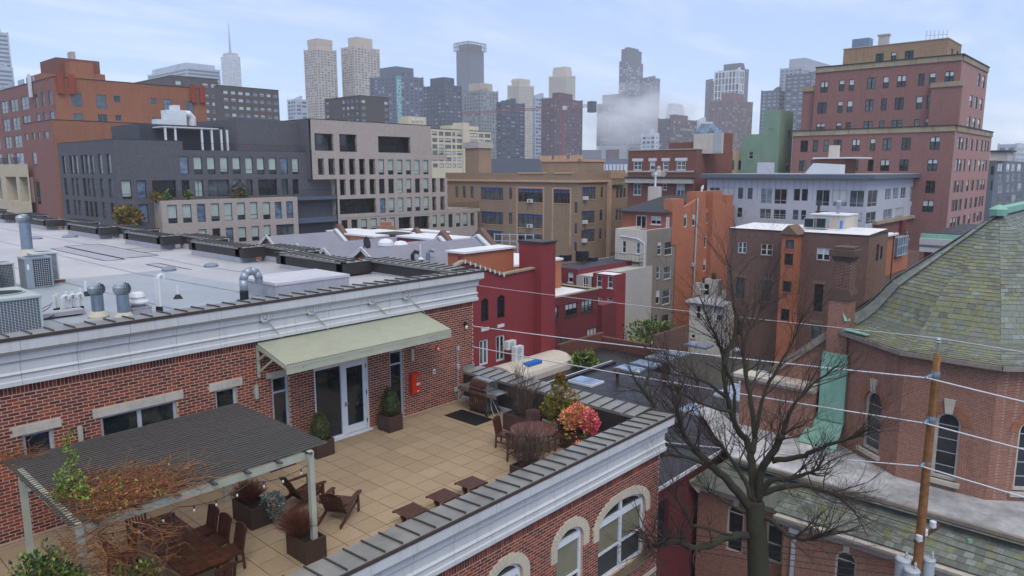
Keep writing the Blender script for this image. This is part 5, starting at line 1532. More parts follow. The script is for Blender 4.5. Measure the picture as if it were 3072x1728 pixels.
# ---------- dark brick blocks farther back
ST_SQ=dict(n='sq',d=.2,fw=.12,cols=2,rows=(),fm=F_GRY,vars=[(GL2,0,BL),(GLB,0,BL),(GL2,1,BLW),(GL2,.5,BLW)])
DK2=mat('dark_brown_cladding','#4f4949',.8,.08,2,.15,.1)
def farblock(lab,i,j,corner,D,left,right,rows_r,cols_r,rows_l=(),cols_l=(),m=DK2,st=ST_SQ,ycol=None,name='apartment_block',roof=DKC,dy=18):
 c=deep(S(i,j,*corner),D);T=thing(name,lab,'building',(c.x,c.y,GROUND))
 xr=onY(S(i,j,*right),c.y).x;yl=onX(S(i,j,*left),c.x).y
 zt=c.z
 hr=zrows('y',c.y,i,j,cols_r,ycol or rows_r[0][1],rows_r)if cols_r else[]
 hl=zrows('x',c.x,i,j,cols_l,ycol or rows_l[0][1],rows_l)if cols_l else[]
 fac2(T,'y',c.y,c.x,xr,GROUND,zt,m,hr,st);fac2(T,'x',c.x,c.y,yl,GROUND,zt-.01,m,hl,st)
 shell(T,c.x,xr,c.y,max(yl,c.y+4),GROUND,zt,m,GRV,'ws',parapet=.8);coping(T,c.x,xr,c.y,max(yl,c.y+4),zt,roof,.6,.25,.15)
 return T,c,xr,yl,zt
farblock('dark brick block left of the pale glass office, its long side dark and windowed',0,0,(1725,760),330,(1310,815),(2200,1000),[(1790,815,852),(1790,930,957),(1790,1007,1040),(1790,1085,1118),(1790,1168,1200),(1790,1245,1280)],[(1765,1818),(2035,2088),(2122,2175)])
farblock('dark brick block with a grid of paired windows, in front of the spired tower',0,0,(2202,860),300,(2150,860),(2576+235,1100),[(2270,y,y+32)for y in(912,985,1062,1137,1210,1285,1360)],[(2247,2290),(2323,2365),(2397,2440),(2468,2510),(2545,2585),(2612,2652),(2681,2720),(2747,2786)])
farblock('dark brown block with grey glass bays in the middle distance',1,0,(1045,962),330,(690,985),(1335,1000),[(1080,y,y+30)for y in(1005,1070,1137,1203)],[(1062,1098),(1290,1325)],[(950,y,y+30)for y in(1005,1070,1137,1203)],[(703,730),(868,888),(910,935),(952,980),(1002,1026)])
# ---------- cream slab of flats
TC,c,xr,yl,zt=farblock('cream slab of flats with rows of dark-framed windows',1,0,(1765,1295),330,(1740,1295),(2365,1330),[(1800,y,y+40)for y in(1322,1388,1452,1516,1580,1645)],[(1773,1822),(1840,1885),(1900,1962),(1975,2005),(2020,2080),(2152,2228),(2243,2290),(2302,2358)],m=mat('cream_render','#cfc2a6',.8,.04,2,.12,.2),st=dict(ST_SQ,n='sqb',fm=F_BRN,fw=.25))
T=TC;a=onY(S(1,0,2085,1232),c.y-1)
bx(T,'stair_tower',MATS['cream_render'],a.x,onY(S(1,0,2145,1232),c.y-1).x,c.y-1,c.y+6,GROUND,a.z);a=onY(S(1,0,1970,1258),c.y+4);bx(T,'penthouse',MATS['cream_render'],a.x,onY(S(1,0,2240,1258),c.y+4).x,c.y+4,c.y+12,zt-1,a.z)
a=onY(S(1,0,1530,1168),c.y-30);b=onY(S(1,0,1712,1168),c.y-30);Tq=thing('rooftop_plant_room','cream box with dish aerials above the beige brick roofline','plant room',(a.x,c.y-30,zB))
bx(Tq,'wall',MATS['cream_render'],a.x,b.x,c.y-30,c.y-24,-12,a.z)
for k in range(3):
 d=onY(S(1,0,1580+45*k,1210),c.y-30.4);mb=MB();mb.lathe([(.5,0),(.35,-.2),(.02,-.3)],(0,0,0),10);q=MB();q.v=[(d.x+v[0],d.y+v[2],d.z+v[1])for v in mb.v];q.f=mb.f;q.m=mb.m;q.build('dish',F_WHT,Tq)
# ---------- tan school
cs=deep((1733,600),122);Xs,Ys=cs.x,cs.y
T=thing('school_building','tan brick school with terracotta trim and blue-topped classroom windows','building',(Xs,Ys,GROUND))
sz=lambda i,j,x,y:onX(S(i,j,x,y),Xs).z
yl=onX((1337,560),Xs).y;xr=onY((1884,560),Ys).x;zt=sz(2,1,400,385)
BLUE=blind('blue_shade','#2f55a0');V_SCH=[(GL2,.24,BLUE),(GL,.26,BLUE),(GL2,.22,BLUE)]
ST_SCH=dict(n='sch',d=.2,fw=.1,cols=5,mw=.16,rows=(.36,.74),fm=F_BRN,vars=V_SCH,sill=TERR)
ST_SC1=dict(ST_SCH,n='sch1',cols=1)
fac(T,'x',Xs,Ys,yl,GROUND,zt,TNB,[(2,1,[(180,452,585,[(60,312),(418,585)]),(180,706,842,[(58,308)]),(180,905,1010,[(57,305)])],ST_SCH),(1,1,[(2370,438,562,[(2260,2487)]),(2370,682,806,[(2265,2487)]),(2370,870,990,[(2290,2487)])],ST_SCH),(1,1,[(2020,425,540,[(2005,2035),(2080,2110),(2155,2190)]),(2560,440,560,[(2545,2578)]),(2560,690,805,[(2545,2578)])],ST_SC1),(2,1,[(645,585,695,[(630,662)]),(645,800,905,[(628,658)]),(645,985,1080,[(625,655)])],ST_SC1)])
fac(T,'y',Ys,Xs,xr,GROUND,zt-.01,TNB,[(2,1,[(770,434,556,[(705,842)]),(765,674,797,[(700,832)]),(763,860,985,[(697,830)])],dict(ST_SCH,n='sch4',cols=4)),(2,1,[(905,428,540,[(893,918),(955,980)]),(900,662,770,[(882,912),(945,975)]),(893,850,957,[(878,905),(940,968)]),(1095,445,540,[(1048,1075),(1083,1110),(1118,1145)]),(1080,650,765,[(1042,1068),(1077,1102)])],ST_SC1)])
shell(T,Xs,xr,Ys,yl,GROUND,zt,TNB,GRV,'ws',zdeck=zt+.1)
bx(T,'cornice',TERR,Xs-.35,xr,Ys-.35,yl,zt,zt+.35,'')
zp=sz(2,1,300,300)
bx(T,'parapet',TNB,Xs,Xs+.6,Ys,yl,zt+.35,zt+1.6);bx(T,'parapet',TNB,Xs+.6,xr,Ys,Ys+.6,zt+.35,zt+1.5)
for a_,b_ in((0,60),(60,330),(430,600),(600,640)):
 y0,y1=onX(S(2,1,b_,300),Xs).y,onX(S(2,1,a_,300),Xs).y
 if b_-a_>100:bx(T,'raised_parapet',TNB,Xs-.05,Xs+.65,y0,y1,zt+1.6,zp);bx(T,'coping',TERR,Xs-.12,Xs+.72,y0,y1,zp,zp+.25,'')
# terracotta strips at the bay edges, tower block, gatehouse with tracery
for xx,yt_,yb_ in((50,430,1010),(318,430,1010),(410,440,1060),(590,440,1030)):
 y=onX(S(2,1,xx,600),Xs).y;bx(T,'quoin_strip',TERR,Xs-.07,Xs,y-.14,y+.14,sz(2,1,xx,yb_),sz(2,1,xx,yt_),'be')
mb=MB()
for xx,w_ in((60,312),(418,585)):
 y0,y1=onX(S(2,1,w_,600),Xs).y,onX(S(2,1,xx,600),Xs).y;mb.box(Xs-.06,Xs,y0,y1,sz(2,1,200,448),sz(2,1,200,432),0,'e')
mb.build('label_mould',TERR,T)
a=onX(S(2,1,305,180),Xs+6);b=onX(S(2,1,660,180),Xs+6);c_=onY(S(2,1,712,180),b.y)
bx(T,'tower',TNB,Xs+6,Xs+14,b.y,a.y,zt,a.z);bx(T,'coping',TERR,Xs+5.8,Xs+14.2,b.y-.2,a.y+.2,a.z,a.z+.4,'')
for q in(330,480,640):
 y=onX(S(2,1,q,180),Xs+6).y;bx(T,'merlon',TERR,Xs+5.85,Xs+6.5,y-1.2,y+1.2,a.z+.4,a.z+1.1)
a=onY(S(2,1,1010,265),Ys-1);b=onY(S(2,1,1160,265),Ys-1)
bx(T,'gate_bay',TNB,a.x,b.x,Ys-.6,Ys+4,zt-.5,a.z)
for k in range(9):
 u=a.x+(b.x-a.x)*(k+.5)/9;bx(T,'tracery_rib',TERR,u-.12,u+.12,Ys-.8,Ys-.6,zt+.6,a.z-.1)
bx(T,'gate_frame',TERR,a.x-.2,a.x+.3,Ys-.75,Ys-.1,GROUND,zt+.3)
for x_,yy in((175,572),(172,825)):
 d=onX(S(2,1,x_,yy),Xs-.4);mb=MB();mb.box(Xs-.55,Xs+.1,d.y-.42,d.y+.42,d.z-.3,d.z+.3);mb.box(Xs-.57,Xs-.55,d.y-.3,d.y+.1,d.z-.2,d.z+.2,1);mb.build('window_air_conditioner',[F_WHT,GL2],T)
for x_,yy in((748,545),(742,785),(737,972)):
 d=onY(S(2,1,x_,yy),Ys-.4);mb=MB();mb.box(d.x-.42,d.x+.42,Ys-.55,Ys+.1,d.z-.3,d.z+.3);mb.build('window_air_conditioner',F_WHT,T)
for k,(x_,y_,w_)in enumerate(((2250,270,75),(2530,265,80),(165,255,85),(270,265,45),(40,262,55))):
 i_=1 if k<2 else 2;d=onX(S(i_,1,x_,y_),Xs+5);r=w_/3.354/FPX*125;mb=MB();mb.box(d.x-.6*r,d.x+.6*r,d.y-.5*r,d.y+.5*r,zt,zt+r*.55);mb.lathe([(r*.3,0),(r*.3,.3),(r*.4,.35),(.02,.5)],(d.x,d.y,zt+r*.55),8)
 mb.top('rooftop_fan',GALV,('metal air handler on the school roof beside the cream flats','metal air handler on the school roof, left of the parapet','pale roof fan in the middle of the school roof','small roof fan next to the school tower','low roof fan at the left of the school parapet')[k],'roof fan',(d.x,d.y,zt))
# ---------- red brick building with the stone crest
ck=deep((2089,500),108);Xk,Yk=ck.x,ck.y
T=thing('brick_apartment_house','dark red brick house with white lintels and a stone eagle crest','building',(Xk,Yk,GROUND))
yl=onX((1883,560),Xk).y;xr=onY((2195,540),Yk).x;zt=onX(S(2,1,1500,62),Xk).z
ST_CR=dict(n='cr',d=.15,fw=.12,cols=2,rows=(.5,),fm=F_WHT,vars=[(GL2,0,BL),(GL2,.5,BLW),(GL,0,BL)],sill=CONC,lintel=F_WHT,lh=.45,lo=.25)
ST_CR1=dict(ST_CR,n='cr1',cols=1)
fac(T,'x',Xk,Yk,yl,GROUND,zt,RDB,[(2,1,[(1500,172,262,[(1222,1305),(1655,1747)])],ST_CR),(2,1,[(1500,172,262,[(1387,1440),(1518,1573)])],ST_CR1),(2,1,[(1260,392,515,[(1220,1300),(1653,1737)])],dict(ST_CR,n='cr2',lintel=None)),(2,1,[(1400,396,460,[(1382,1428),(1512,1558)])],dict(ST_CR1,n='cr3',lintel=None))])
fac2(T,'y',Yk,Xk,xr,GROUND,zt-.01,RDB,[],ST_CR)
shell(T,Xk,xr,Yk,yl,GROUND,zt,RDB,GRV,'ws',parapet=.6);coping(T,Xk,xr,Yk,yl,zt,CONC,.4,.15,.1)
k0,k1=onX(S(2,1,1170,390),Xk).z,onX(S(2,1,1170,345),Xk).z;y0,y1=onX(S(2,1,1830,370),Xk).y,yl
bx(T,'projecting_cornice',CONC,Xk-.9,Xk,y0,y1,k0,k1,'');bx(T,'cornice_top',DKC,Xk-1.0,Xk,y0-.1,y1,k1+.002,k1+.25,'');zc=onX(S(2,1,1500,268),Xk).z;bx(T,'string_course',CONC,Xk-.15,Xk,y0,y1,zc-.25,zc,'')
d=onX(S(2,1,1475,290),Xk-.2);mb=MB();mb.lathe([(.25,-1.0),(.55,-.5),(.5,.1),(.3,.5),(.35,.75),(.2,1.0),(.02,1.05)],(d.x,d.y,d.z),10)
for s in(-1,1):
 for k in range(4):mb.bar((d.x+.05,d.y+s*.35,d.z+.3-k*.12),(d.x+.1,d.y+s*(1.35-k*.18),d.z-.25-k*.2),.16,.22)
mb.build('stone_crest',CONC,T)
a=onX(S(2,0,1830,1347),Xk+1.5);b=onX(S(2,0,2125,1347),Xk+1.5);c_=onY(S(2,0,2225,1350),b.y).x
bx(T,'penthouse',CRM,Xk+1.5,Xk+1.7,b.y,a.y,zt-.6,a.z);bx(T,'penthouse',RDB,Xk+1.701,c_,b.y+.01,a.y,zt-.6,a.z-.02)
bx(T,'penthouse',RDB,Xk+2,Xk+5,a.y,onX(S(2,0,1580,1440),Xk+2).y,zt-.6,onX(S(2,0,1700,1432),Xk+2).z)
d=onX(S(2,0,2070,1410),Xk+1.48);bx(T,'door',F_GRY,Xk+1.44,Xk+1.498,d.y-.6,d.y+.6,zt-.4,d.z+1.4)
mb=MB();d=onX(S(2,0,1935,1345),Xk+3);mb.lathe([(2.0,0),(1.9,.3),(1.0,1.4),(.9,1.5),(.02,1.6)],(Xk+4,d.y,d.z),6);mb.build('glass_lantern',GLB,T)
for k in range(5):
 d=onX(S(2,1,1230+k*60,30),Xk+1);mb=MB();mb.tube([(d.x,d.y,zt-.3),(d.x,d.y,zt+1.4+(k%2)*.5)],.05,5);mb.bar((d.x,d.y-.8,zt+1.0),(d.x,d.y+.8,zt+1.0),.05,.05);mb.build('roof_rail',F_GRY,T)
# ---------- cream bit and green block behind
cg=deep(S(3,0,130,1105),122);Xg,Yg=cg.x,cg.y
T=thing('green_block','pale green windowless block in front of the big pink-red building','building',(Xg,Yg,GROUND))
yl=onX(S(2,0,2530,1110),Xg).y;xr=onY(S(3,0,255,1200),Yg).x
fac(T,'x',Xg,Yg,yl,GROUND,cg.z,GRNP,[(3,0,[(25,1290,1385,[(0,55)])],dict(n='gb',d=.12,fw=.15,cols=1,rows=(.5,),fm=MATS['green_painted_wall'],vars=[(MATS['green_painted_wall'],0,BL)]))])
fac(T,'y',Yg,Xg,xr,GROUND,cg.z-.01,GRNP,[(3,0,[(210,1310,1390,[(203,222)]),(195,1625,1710,[(180,202)])],dict(ST_DHB,n='gbr',cols=1))])
shell(T,Xg,xr,Yg,yl,GROUND,cg.z,GRNP,GRV,'ws',parapet=.5)
zl=onX(S(2,0,2430,1352),Xg).z;yl2=onX(S(2,0,2320,1360),Xg).y
fac(T,'x',Xg-.1,yl,yl2,GROUND,zl,GRNP,[(2,1,[(2400,75,150,[(2380,2425)])],dict(ST_DH,n='gw'))]);bx(T,'low_wing',GRNP,Xg-.09,Xg+9,yl,yl2,GROUND,zl-.01,'bw')
cy_=deep(S(2,1,2330,70),128);T=thing('cream_brick_house','narrow cream brick house left of the green block','building',(cy_.x,cy_.y,GROUND))
yl=onX(S(2,1,2190,70),cy_.x).y
fac(T,'x',cy_.x,cy_.y,yl,GROUND,cy_.z,brick('cream_brick','#c9b48f','#b8a27e','#b6a68a'),[(2,1,[(2225,165,260,[(2208,2235),(2278,2303)])],dict(ST_DHB,n='cb'))]);bx(T,'wall',MATS['cream_brick'],cy_.x+.2,cy_.x+8,cy_.y,yl,GROUND,cy_.z-.02)
# ---------- the big pink-red building, three tiers
cp=deep((2867,382),103);Xp,Yp=cp.x,cp.y
T=thing('stepped_brick_building','large stepped pink-red brick building with stone copings and a tan penthouse','building',(Xp,Yp,GROUND))
z1=onX(S(3,0,1000,1303),Xp).z;yl1=onX((2377,430),Xp).y;xr1=onY(S(3,0,2260,1300),Yp).x
GRB=brick('pink_grid_brick','#96706a','#88625c','#7f5a55',big=.2,streak=.2);GRP_=brick('rose_brick','#b08880','#a37b74','#a88079',big=.2,streak=.12)
r4=[(885,1400,1520,[(327,402),(662,740),(845,925),(1153,1240),(1343,1435),(1628,1728)])]
fac(T,'x',Xp,Yp,yl1,GROUND,z1,GRB,[(3,0,r4,ST_DHB2),(3,0,[(1050,1395,1520,[(1025,1080)]),(475,1410,1527,[(450,502),(558,612)])],ST_DHB),(3,1,[(870,160,272,[(312,385),(830,908),(1130,1220),(1320,1413),(1603,1703)]),(1630,370,495,[(1583,1680)]),(1610,565,685,[(1553,1665)])],ST_DHB2),(3,1,[(1030,158,275,[(430,470),(1003,1060)])],ST_DHB)])
rc=[(1885,1915),(1918,1945),(1955,1985),(2015,2040),(2065,2090),(2113,2140),(2153,2176),(2180,2202)]
fac2(T,'y',Yp,Xp,xr1,GROUND,z1-.01,GRP_,zrows('y',Yp,3,1,rc,215,[(1925,-70,55),(1900,150,275),(1878,370,490),(1855,565,680),(1835,745,850)]),ST_DHB)
shell(T,Xp,xr1,Yp,yl1,GROUND,z1,GRB,GRV,'ws',zdeck=z1-.3)
def stonecop(x0,x1,y0,y1,z):
 n=int((y1-y0)/2.6);
 for k in range(n):bx(T,'coping_stone',STN,x0-.15,x0+.5,y0+(y1-y0)*k/n+.02,y0+(y1-y0)*(k+1)/n-.02,z-.75,z,'')
 bx(T,'coping_stone',STN,x0+.5,x1,y0-.15,y0+.5,z-.75,z-.003,'');bx(T,'coping_cap',DKC,x0-.25,x0+.6,y0-.25,y1,z+.002,z+.15,'')
 bx(T,'coping_cap',DKC,x0+.6,x1,y0-.25,y0+.6,z+.004,z+.15,'')
stonecop(Xp,xr1,Yp,yl1,z1+.1)
Xq,Yq=Xp+2.0,Yp+1.6
c3_=onX(S(3,0,1955,575),Xq);Yq=c3_.y;z3=onX(S(3,0,1000,645),Xq).z;yl3=onX(S(3,0,475,800),Xq).y;xr3=onY(S(3,0,2215,700),Yq).x
fac(T,'x',Xq,Yq,yl3,z1-.3,z3,GRB,[(3,0,[(840,797,912,[(530,605),(998,1080),(1295,1385),(1770,1863)]),(825,1012,1130,[(498,590),(977,1058),(1273,1362),(1743,1858)]),(1300,1208,1278,[(488,575),(963,1057),(1243,1350),(1730,1832)])],ST_DHB2),(3,0,[(840,797,912,[(715,770),(815,868),(1155,1213),(1508,1570),(1618,1680)]),(825,1012,1130,[(700,752),(795,850),(1135,1192),(1487,1550),(1595,1655)]),(1300,1208,1276,[(687,738),(783,835),(1118,1173),(1470,1528),(1577,1635)])],ST_DHB)])
fac2(T,'y',Yq,Xq,xr3,z1-.3,z3-.01,GRP_,zrows('y',Yq,3,0,[(2027,2057),(2080,2110),(2130,2160),(2180,2206)],1010,[(2040,955,1080),(2020,1170,1290)])+zrows('y',Yq,3,0,[(2105,2135),(2155,2185)],800,[(2120,740,870)]),ST_DHB)
shell(T,Xq,xr3,Yq,yl3,z1-.3,z3,GRB,GRV,'ws',zdeck=z3-.3);stonecop(Xq,xr3,Yq,yl3,z3+.1)
a=onX(S(3,0,350,925),Xq+.6);bx(T,'side_step',GRB,Xq+.6,xr3-3,yl3,a.y,z1-.3,a.z);bx(T,'coping_stone',STN,Xq+.4,xr3-3,yl3+.05,a.y+.2,a.z,a.z+.9,'')
a=onX(S(3,0,1910,815),Xq-.9);d=onX(S(3,0,2030,815),Xq-.9)
bx(T,'corner_bay',GRB,Xq-.9,Xq,Yq-.4,Yq+3.4,z1-.2,a.z-.7);bx(T,'coping_stone',STN,Xq-1.05,Xq,Yq-.55,Yq+3.5,a.z-.695,a.z,'')
a=onX(S(3,0,762,490),Xq+4);b=onX(S(3,0,1815,385),Xq+4);xr_=onY(S(3,0,1950,440),b.y).x
PH=brick('tan_penthouse_brick','#9d8468','#8c7459','#9b866d')
fac(T,'x',Xq+4,b.y,a.y,z3-.3,b.z,PH,[(3,0,[(1120,538,625,[(1083,1163)]),(1420,510,598,[(1376,1464)])],ST_DHB2),(3,0,[(1265,525,612,[(1238,1292)])],ST_DHB)])
fac(T,'y',b.y,Xq+4,xr_,z3-.3,b.z-.01,PH,[(3,0,[(1850,490,560,[(1838,1862)]),(1905,515,560,[(1895,1915)])],ST_DHB)]);shell(T,Xq+4,xr_,b.y,a.y,z3-.3,b.z,PH,GRV,'ws',zdeck=b.z-.01);coping(T,Xq+4,xr_,b.y,a.y,b.z,CONC,.3,.1,.08)
d=onX(S(3,0,950,440),Xq+7);mb=MB();mb.box(d.x-1,d.x+1,d.y-1.3,d.y+1.3,d.z-.9,d.z+.7);mb.top('air_handler',GALVB,'grey air handler on the tan penthouse roof','air handler',(d.x,d.y,b.z))
d=onX(S(3,0,1165,420),Xq+7);mb=MB();mb.box(d.x-.5,d.x+.5,d.y-.7,d.y+.7,b.z-.2,d.z+.9);mb.box(d.x-.6,d.x+.6,d.y-.9,d.y+.9,d.z+.9,d.z+1.1);mb.top('roof_vent',CONC,'pale capped vent on the tan penthouse roof','roof vent',(d.x,d.y,b.z))
mb=MB()
for k in range(6):
 d=onX(S(3,0,1590+k*42,375),Xq+6);mb.bar((d.x,d.y,b.z),(d.x,d.y,d.z+1),.07,.07)
e0,e1=onX(S(3,0,1590,360),Xq+6),onX(S(3,0,1800,345),Xq+6);mb.bar(e0,e1,.06,.06);mb.build('roof_railing',F_GRY,T)
# ---------- red storefront row in front of it
cr_=deep(S(3,1,1075,810),95);T=thing('red_brick_row','low red brick row with stone coping below the lilac block','building',(cr_.x,cr_.y,GROUND))
xr=onY(S(3,1,1700,710),cr_.y).x
fac(T,'y',cr_.y,cr_.x,xr,GROUND,cr_.z,RDB,[(3,1,[(1385,862,970,[(1365,1405),(1425,1462)]),(1490,835,935,[(1478,1500)]),(1600,820,915,[(1567,1600),(1618,1650)])],dict(ST_DH,n='rr',rows=(.75,)))])
bx(T,'wall',ORP,cr_.x,cr_.x+.3,cr_.y,cr_.y+12,GROUND,cr_.z);bx(T,'roof',GRV,cr_.x+.3,xr,cr_.y+.2,cr_.y+10,GROUND,cr_.z-.3);bx(T,'coping',STN,cr_.x-.3,xr,cr_.y-.4,cr_.y+.5,cr_.z,cr_.z+.4,'')
for xx in(1330,1520):
 u=onY(S(3,1,xx,850),cr_.y).x;bx(T,'pilaster',REDD,u-.7,u+.7,cr_.y-.5,cr_.y,GROUND,cr_.z-.01)
# ---------- lilac panelled block
cl=deep((2604,560),92);Xl,Yl=cl.x,cl.y
T=thing('panelled_block','lilac-grey panelled block with a thin dark overhanging roof','building',(Xl,Yl,GROUND))
zt=onX(S(3,1,1000,352),Xl).z;yl=onX(S(2,1,1965,400),Xl).y;xr=onY(S(3,1,1542,450),Yl).x
GP=glass('pale_reflective_glass','#73808a');V_L=[(GP,0,BL),(GL2,0,BL),(GP,.7,BLW),(GL,0,BL)]
ST_L2=dict(n='l2',d=.12,fw=.08,cols=2,rows=(.25,),fm=F_GRY,vars=V_L);ST_L1=dict(n='l1',d=.12,fw=.06,cols=1,rows=(),fm=F_BLK,vars=V_DRK)
fac(T,'x',Xl,Yl,yl,GROUND,zt,LIL,[(2,1,[(2050,436,572,[(1985,2090),(2110,2225)])],ST_L2),(2,1,[(2300,440,550,[(2275,2325),(2372,2420)]),(2290,640,735,[(2268,2315)])],ST_L1),(2,1,[(2540,445,600,[(2500,2618)]),(2530,650,750,[(2490,2605)])],ST_L2),(3,1,[(120,450,606,[(62,190)]),(550,460,625,[(480,620)]),(725,463,630,[(652,800)]),(890,466,637,[(818,968)]),(115,658,757,[(52,180)]),(540,672,775,[(470,605)]),(870,690,785,[(805,945)])],ST_L2),(3,1,[(330,452,570,[(262,322),(340,400)]),(320,665,762,[(250,305),(332,382)])],ST_L1)])
fac(T,'y',Yl,Xl,xr,GROUND,zt-.01,LIL,[(3,1,[(1050,462,632,[(1003,1100)]),(1200,447,562,[(1178,1237)]),(1285,440,552,[(1258,1312)]),(1360,435,545,[(1335,1388)]),(1480,425,577,[(1430,1530)]),(1040,682,800,[(985,1085)]),(1205,656,765,[(1160,1250)]),(1320,640,752,[(1280,1365)]),(1470,618,728,[(1430,1510)])],ST_L2)])
shell(T,Xl,xr,Yl,yl,GROUND,zt,LIL,GRV,'ws',zdeck=zt-.1)
mb=MB();mb.prism([(Xl-.9,Yl-.9),(xr+3.2,Yl-.9),(xr+3.2,Yl+.2),(xr,yl+.5),(Xl-.9,yl+.8)],zt+.003,zt+.55);mb.build('roof_slab',SLB,T)
mb=MB();mb.prism([(Xl-.7,Yl-.7),(xr+2.8,Yl-.7),(xr,yl+.4),(Xl-.7,yl+.6)],zt+.553,zt+.62);mb.build('roof_sheet',GRV,T)
for k in range(16):
 y=Yl+(yl-Yl)*(k+.5)/16;
mb=MB()
for k in range(1,26):
 y=Yl+(yl-Yl)*k/26;mb.box(Xl-.012,Xl,y-.015,y+.015,zt-3.0,zt-.05,0,'e')
mb.build('panel_joint',SLB,T)
rail(T,'x',Xl-1.4,Yl-1,yl,onX(S(3,1,100,790),Xl-1.4).z,1.1,F_GRY,.5)
d=onX(S(3,1,580,275),Xl+5);mb=MB();mb.sweep([(d.y-2.2,zt+.6),(d.y-2.2,d.z+.9),(d.y+1.4,d.z+1.1),(d.y+2.4,d.z-.2),(d.y+2.0,zt+.6)],d.x-1,d.x+1);mb.build('hatch',F_WHT,T)
a=onX(S(3,1,475,150),Xl+9);b=onX(S(3,1,770,150),Xl+9);bx(T,'stair_house',RDB,Xl+9,Xl+14,b.y,a.y,zt,a.z);bx(T,'stair_roof',F_WHT,Xl+8.5,Xl+14.5,b.y-2,a.y+.2,a.z,a.z+.2,'')
d=onX(S(3,1,665,100),Xl+11);bx(T,'vent_stack',CRM,d.x-.5,d.x+.5,d.y-.6,d.y+.6,a.z,d.z+1.2)
a=onX(S(2,1,2470,185),Xl+3);b=onX(S(3,1,120,290),Xl+3);mb=MB();mb.face([(Xl+3,a.y,zt),(Xl+3,b.y,zt),(Xl+3,(a.y*.75+b.y*.25),a.z),(Xl+3,a.y,a.z)]);mb.box(Xl+3.01,Xl+7,(a.y*.75+b.y*.25),a.y,zt,a.z-.01);mb.build('roof_access',LIL,T)
# ================================================================== nearer houses to the right of the terrace
ST_SASH=dict(n='sash',d=.12,fw=.07,cols=1,rows=(.5,),fm=F_WHT,vars=[(GL,0,BL),(GL2,0,BL),(GL,.5,BLW),(GL,.3,BLW)],sill=STN)
ST_SASHW=dict(ST_SASH,n='sashw',sill=F_WHT)
# ---------- cream and orange house with the fire escape
cc=deep((1941,691),86);Xa,Ya=cc.x,cc.y
T=thing('fire_escape_house','tall narrow house, cream front with fire escape, orange stucco side and dark roof','building',(Xa,Ya,GROUND))
yl=onX((1846,700),Xa).y;zt=zat(S(2,1,1360,868),Xa,Ya);xg=onY((2025,760),Ya).x;xo=onY((2199,700),Ya).x
fac(T,'x',Xa,Ya,yl,GROUND,zt,CRM,[(2,1,[(1128,975,1095,[(1110,1147)]),(1265,990,1105,[(1250,1288)]),(1120,1225,1330,[(1098,1137)]),(1262,1240,1358,[(1243,1282)])],ST_SASHW),(2,2,[(1110,18,145,[(1095,1132)]),(1250,35,215,[(1228,1272)]),(1100,270,375,[(1085,1122)]),(1243,285,400,[(1222,1260)]),(1095,510,615,[(1075,1118)])],ST_SASHW)])
fac(T,'y',Ya,Xa,xg,GROUND,zt-.01,GRS,[(2,1,[(1485,985,1115,[(1465,1503)]),(1570,980,1118,[(1537,1612)]),(1470,1230,1355,[(1453,1490)]),(1565,1232,1358,[(1530,1600)])],ST_SASH),(2,2,[(1462,20,160,[(1447,1485)]),(1550,18,162,[(1514,1590)]),(1450,270,408,[(1437,1472)]),(1545,268,410,[(1507,1582)])],ST_SASH)])
shell(T,Xa,xg,Ya,yl,GROUND,zt,CRM,GRV,'ws',parapet=.5)
mb=MB();u=onX(S(2,1,1330,1000),Xa-.1);mb.tube([(Xa-.08,Ya+.25,-11),(Xa-.08,Ya+.25,u.z),(Xa-.12,Ya+1.2,u.z+.5),(Xa-.12,yl-.8,u.z+.7)],.07,6);mb.build('downpipe',F_WHT,T)
# orange upper body set back, with its own front
Xu=Xa+5.2;zu=onX(S(2,1,1400,688),Xu).z;yr=onX(S(2,1,1105,680),Xu).y
fac(T,'x',Xu,Ya+.02,yr-1.6,zt-1,zu,mat('salmon_red_stucco','#a85c47',.8,.05,2,.15,.5),[(2,1,[(1450,728,808,[(1398,1500)])],dict(ST_SASHW,n='sw2',cols=2)),(2,1,[(1295,718,852,[(1248,1352)])],dict(n='pd',d=.1,fw=.1,cols=2,rows=(),fm=F_WHT,vars=[(GL,0,BL),(BLW,0,BL)])),(2,1,[(1580,735,905,[(1548,1610)])],dict(n='gdoor',d=.1,fw=.28,cols=1,rows=(.45,),fm=F_WHT,vars=[(GL,0,BL)]))])
us=xg
fac(T,'y',Ya-.06,us,xo,GROUND,zu+.3,ORP,[(2,1,[(1745,700,835,[(1730,1763)]),(1830,690,825,[(1815,1845)]),(1965,680,798,[(1953,1977)]),(1945,925,1045,[(1932,1956)]),(1938,1155,1280,[(1925,1952)])],dict(ST_SASH,n='slit2',rows=(),fw=.1,sill=None))])
shell(T,us,xo,Ya,yr,GROUND,zu,ORP,SHB,'sw',zdeck=zu-.1);bx(T,'wall',ORP,Xu+.1,us,Ya+.05,yr,zt-.8,zu,'bs')
mb=MB();ry=(Ya+yr)/2+.6;e=.5
zr=onX(S(2,1,1540,520),Xu+6).z
A_,B_,C_,D_=(Xu-e,Ya-.0,zu+.05),(xo,Ya,zu+.05),(xo,yr+e,zu+.05),(Xu-e,yr+e,zu+.05);R1_,R2_=(Xu+5.5,ry,zr),(xo-1,ry,zr)
mb.face([A_,B_,R2_,R1_]);mb.face([C_,D_,R1_,R2_]);mb.face([D_,A_,R1_]);mb.face([B_,C_,R2_]);mb.face([D_,C_,B_,A_]);mb.build('hip_roof',SHB,T)
bx(T,'gutter',DKC,Xu-e-.12,Xu-e,Ya,yr+e,zu-.08,zu+.1,'')
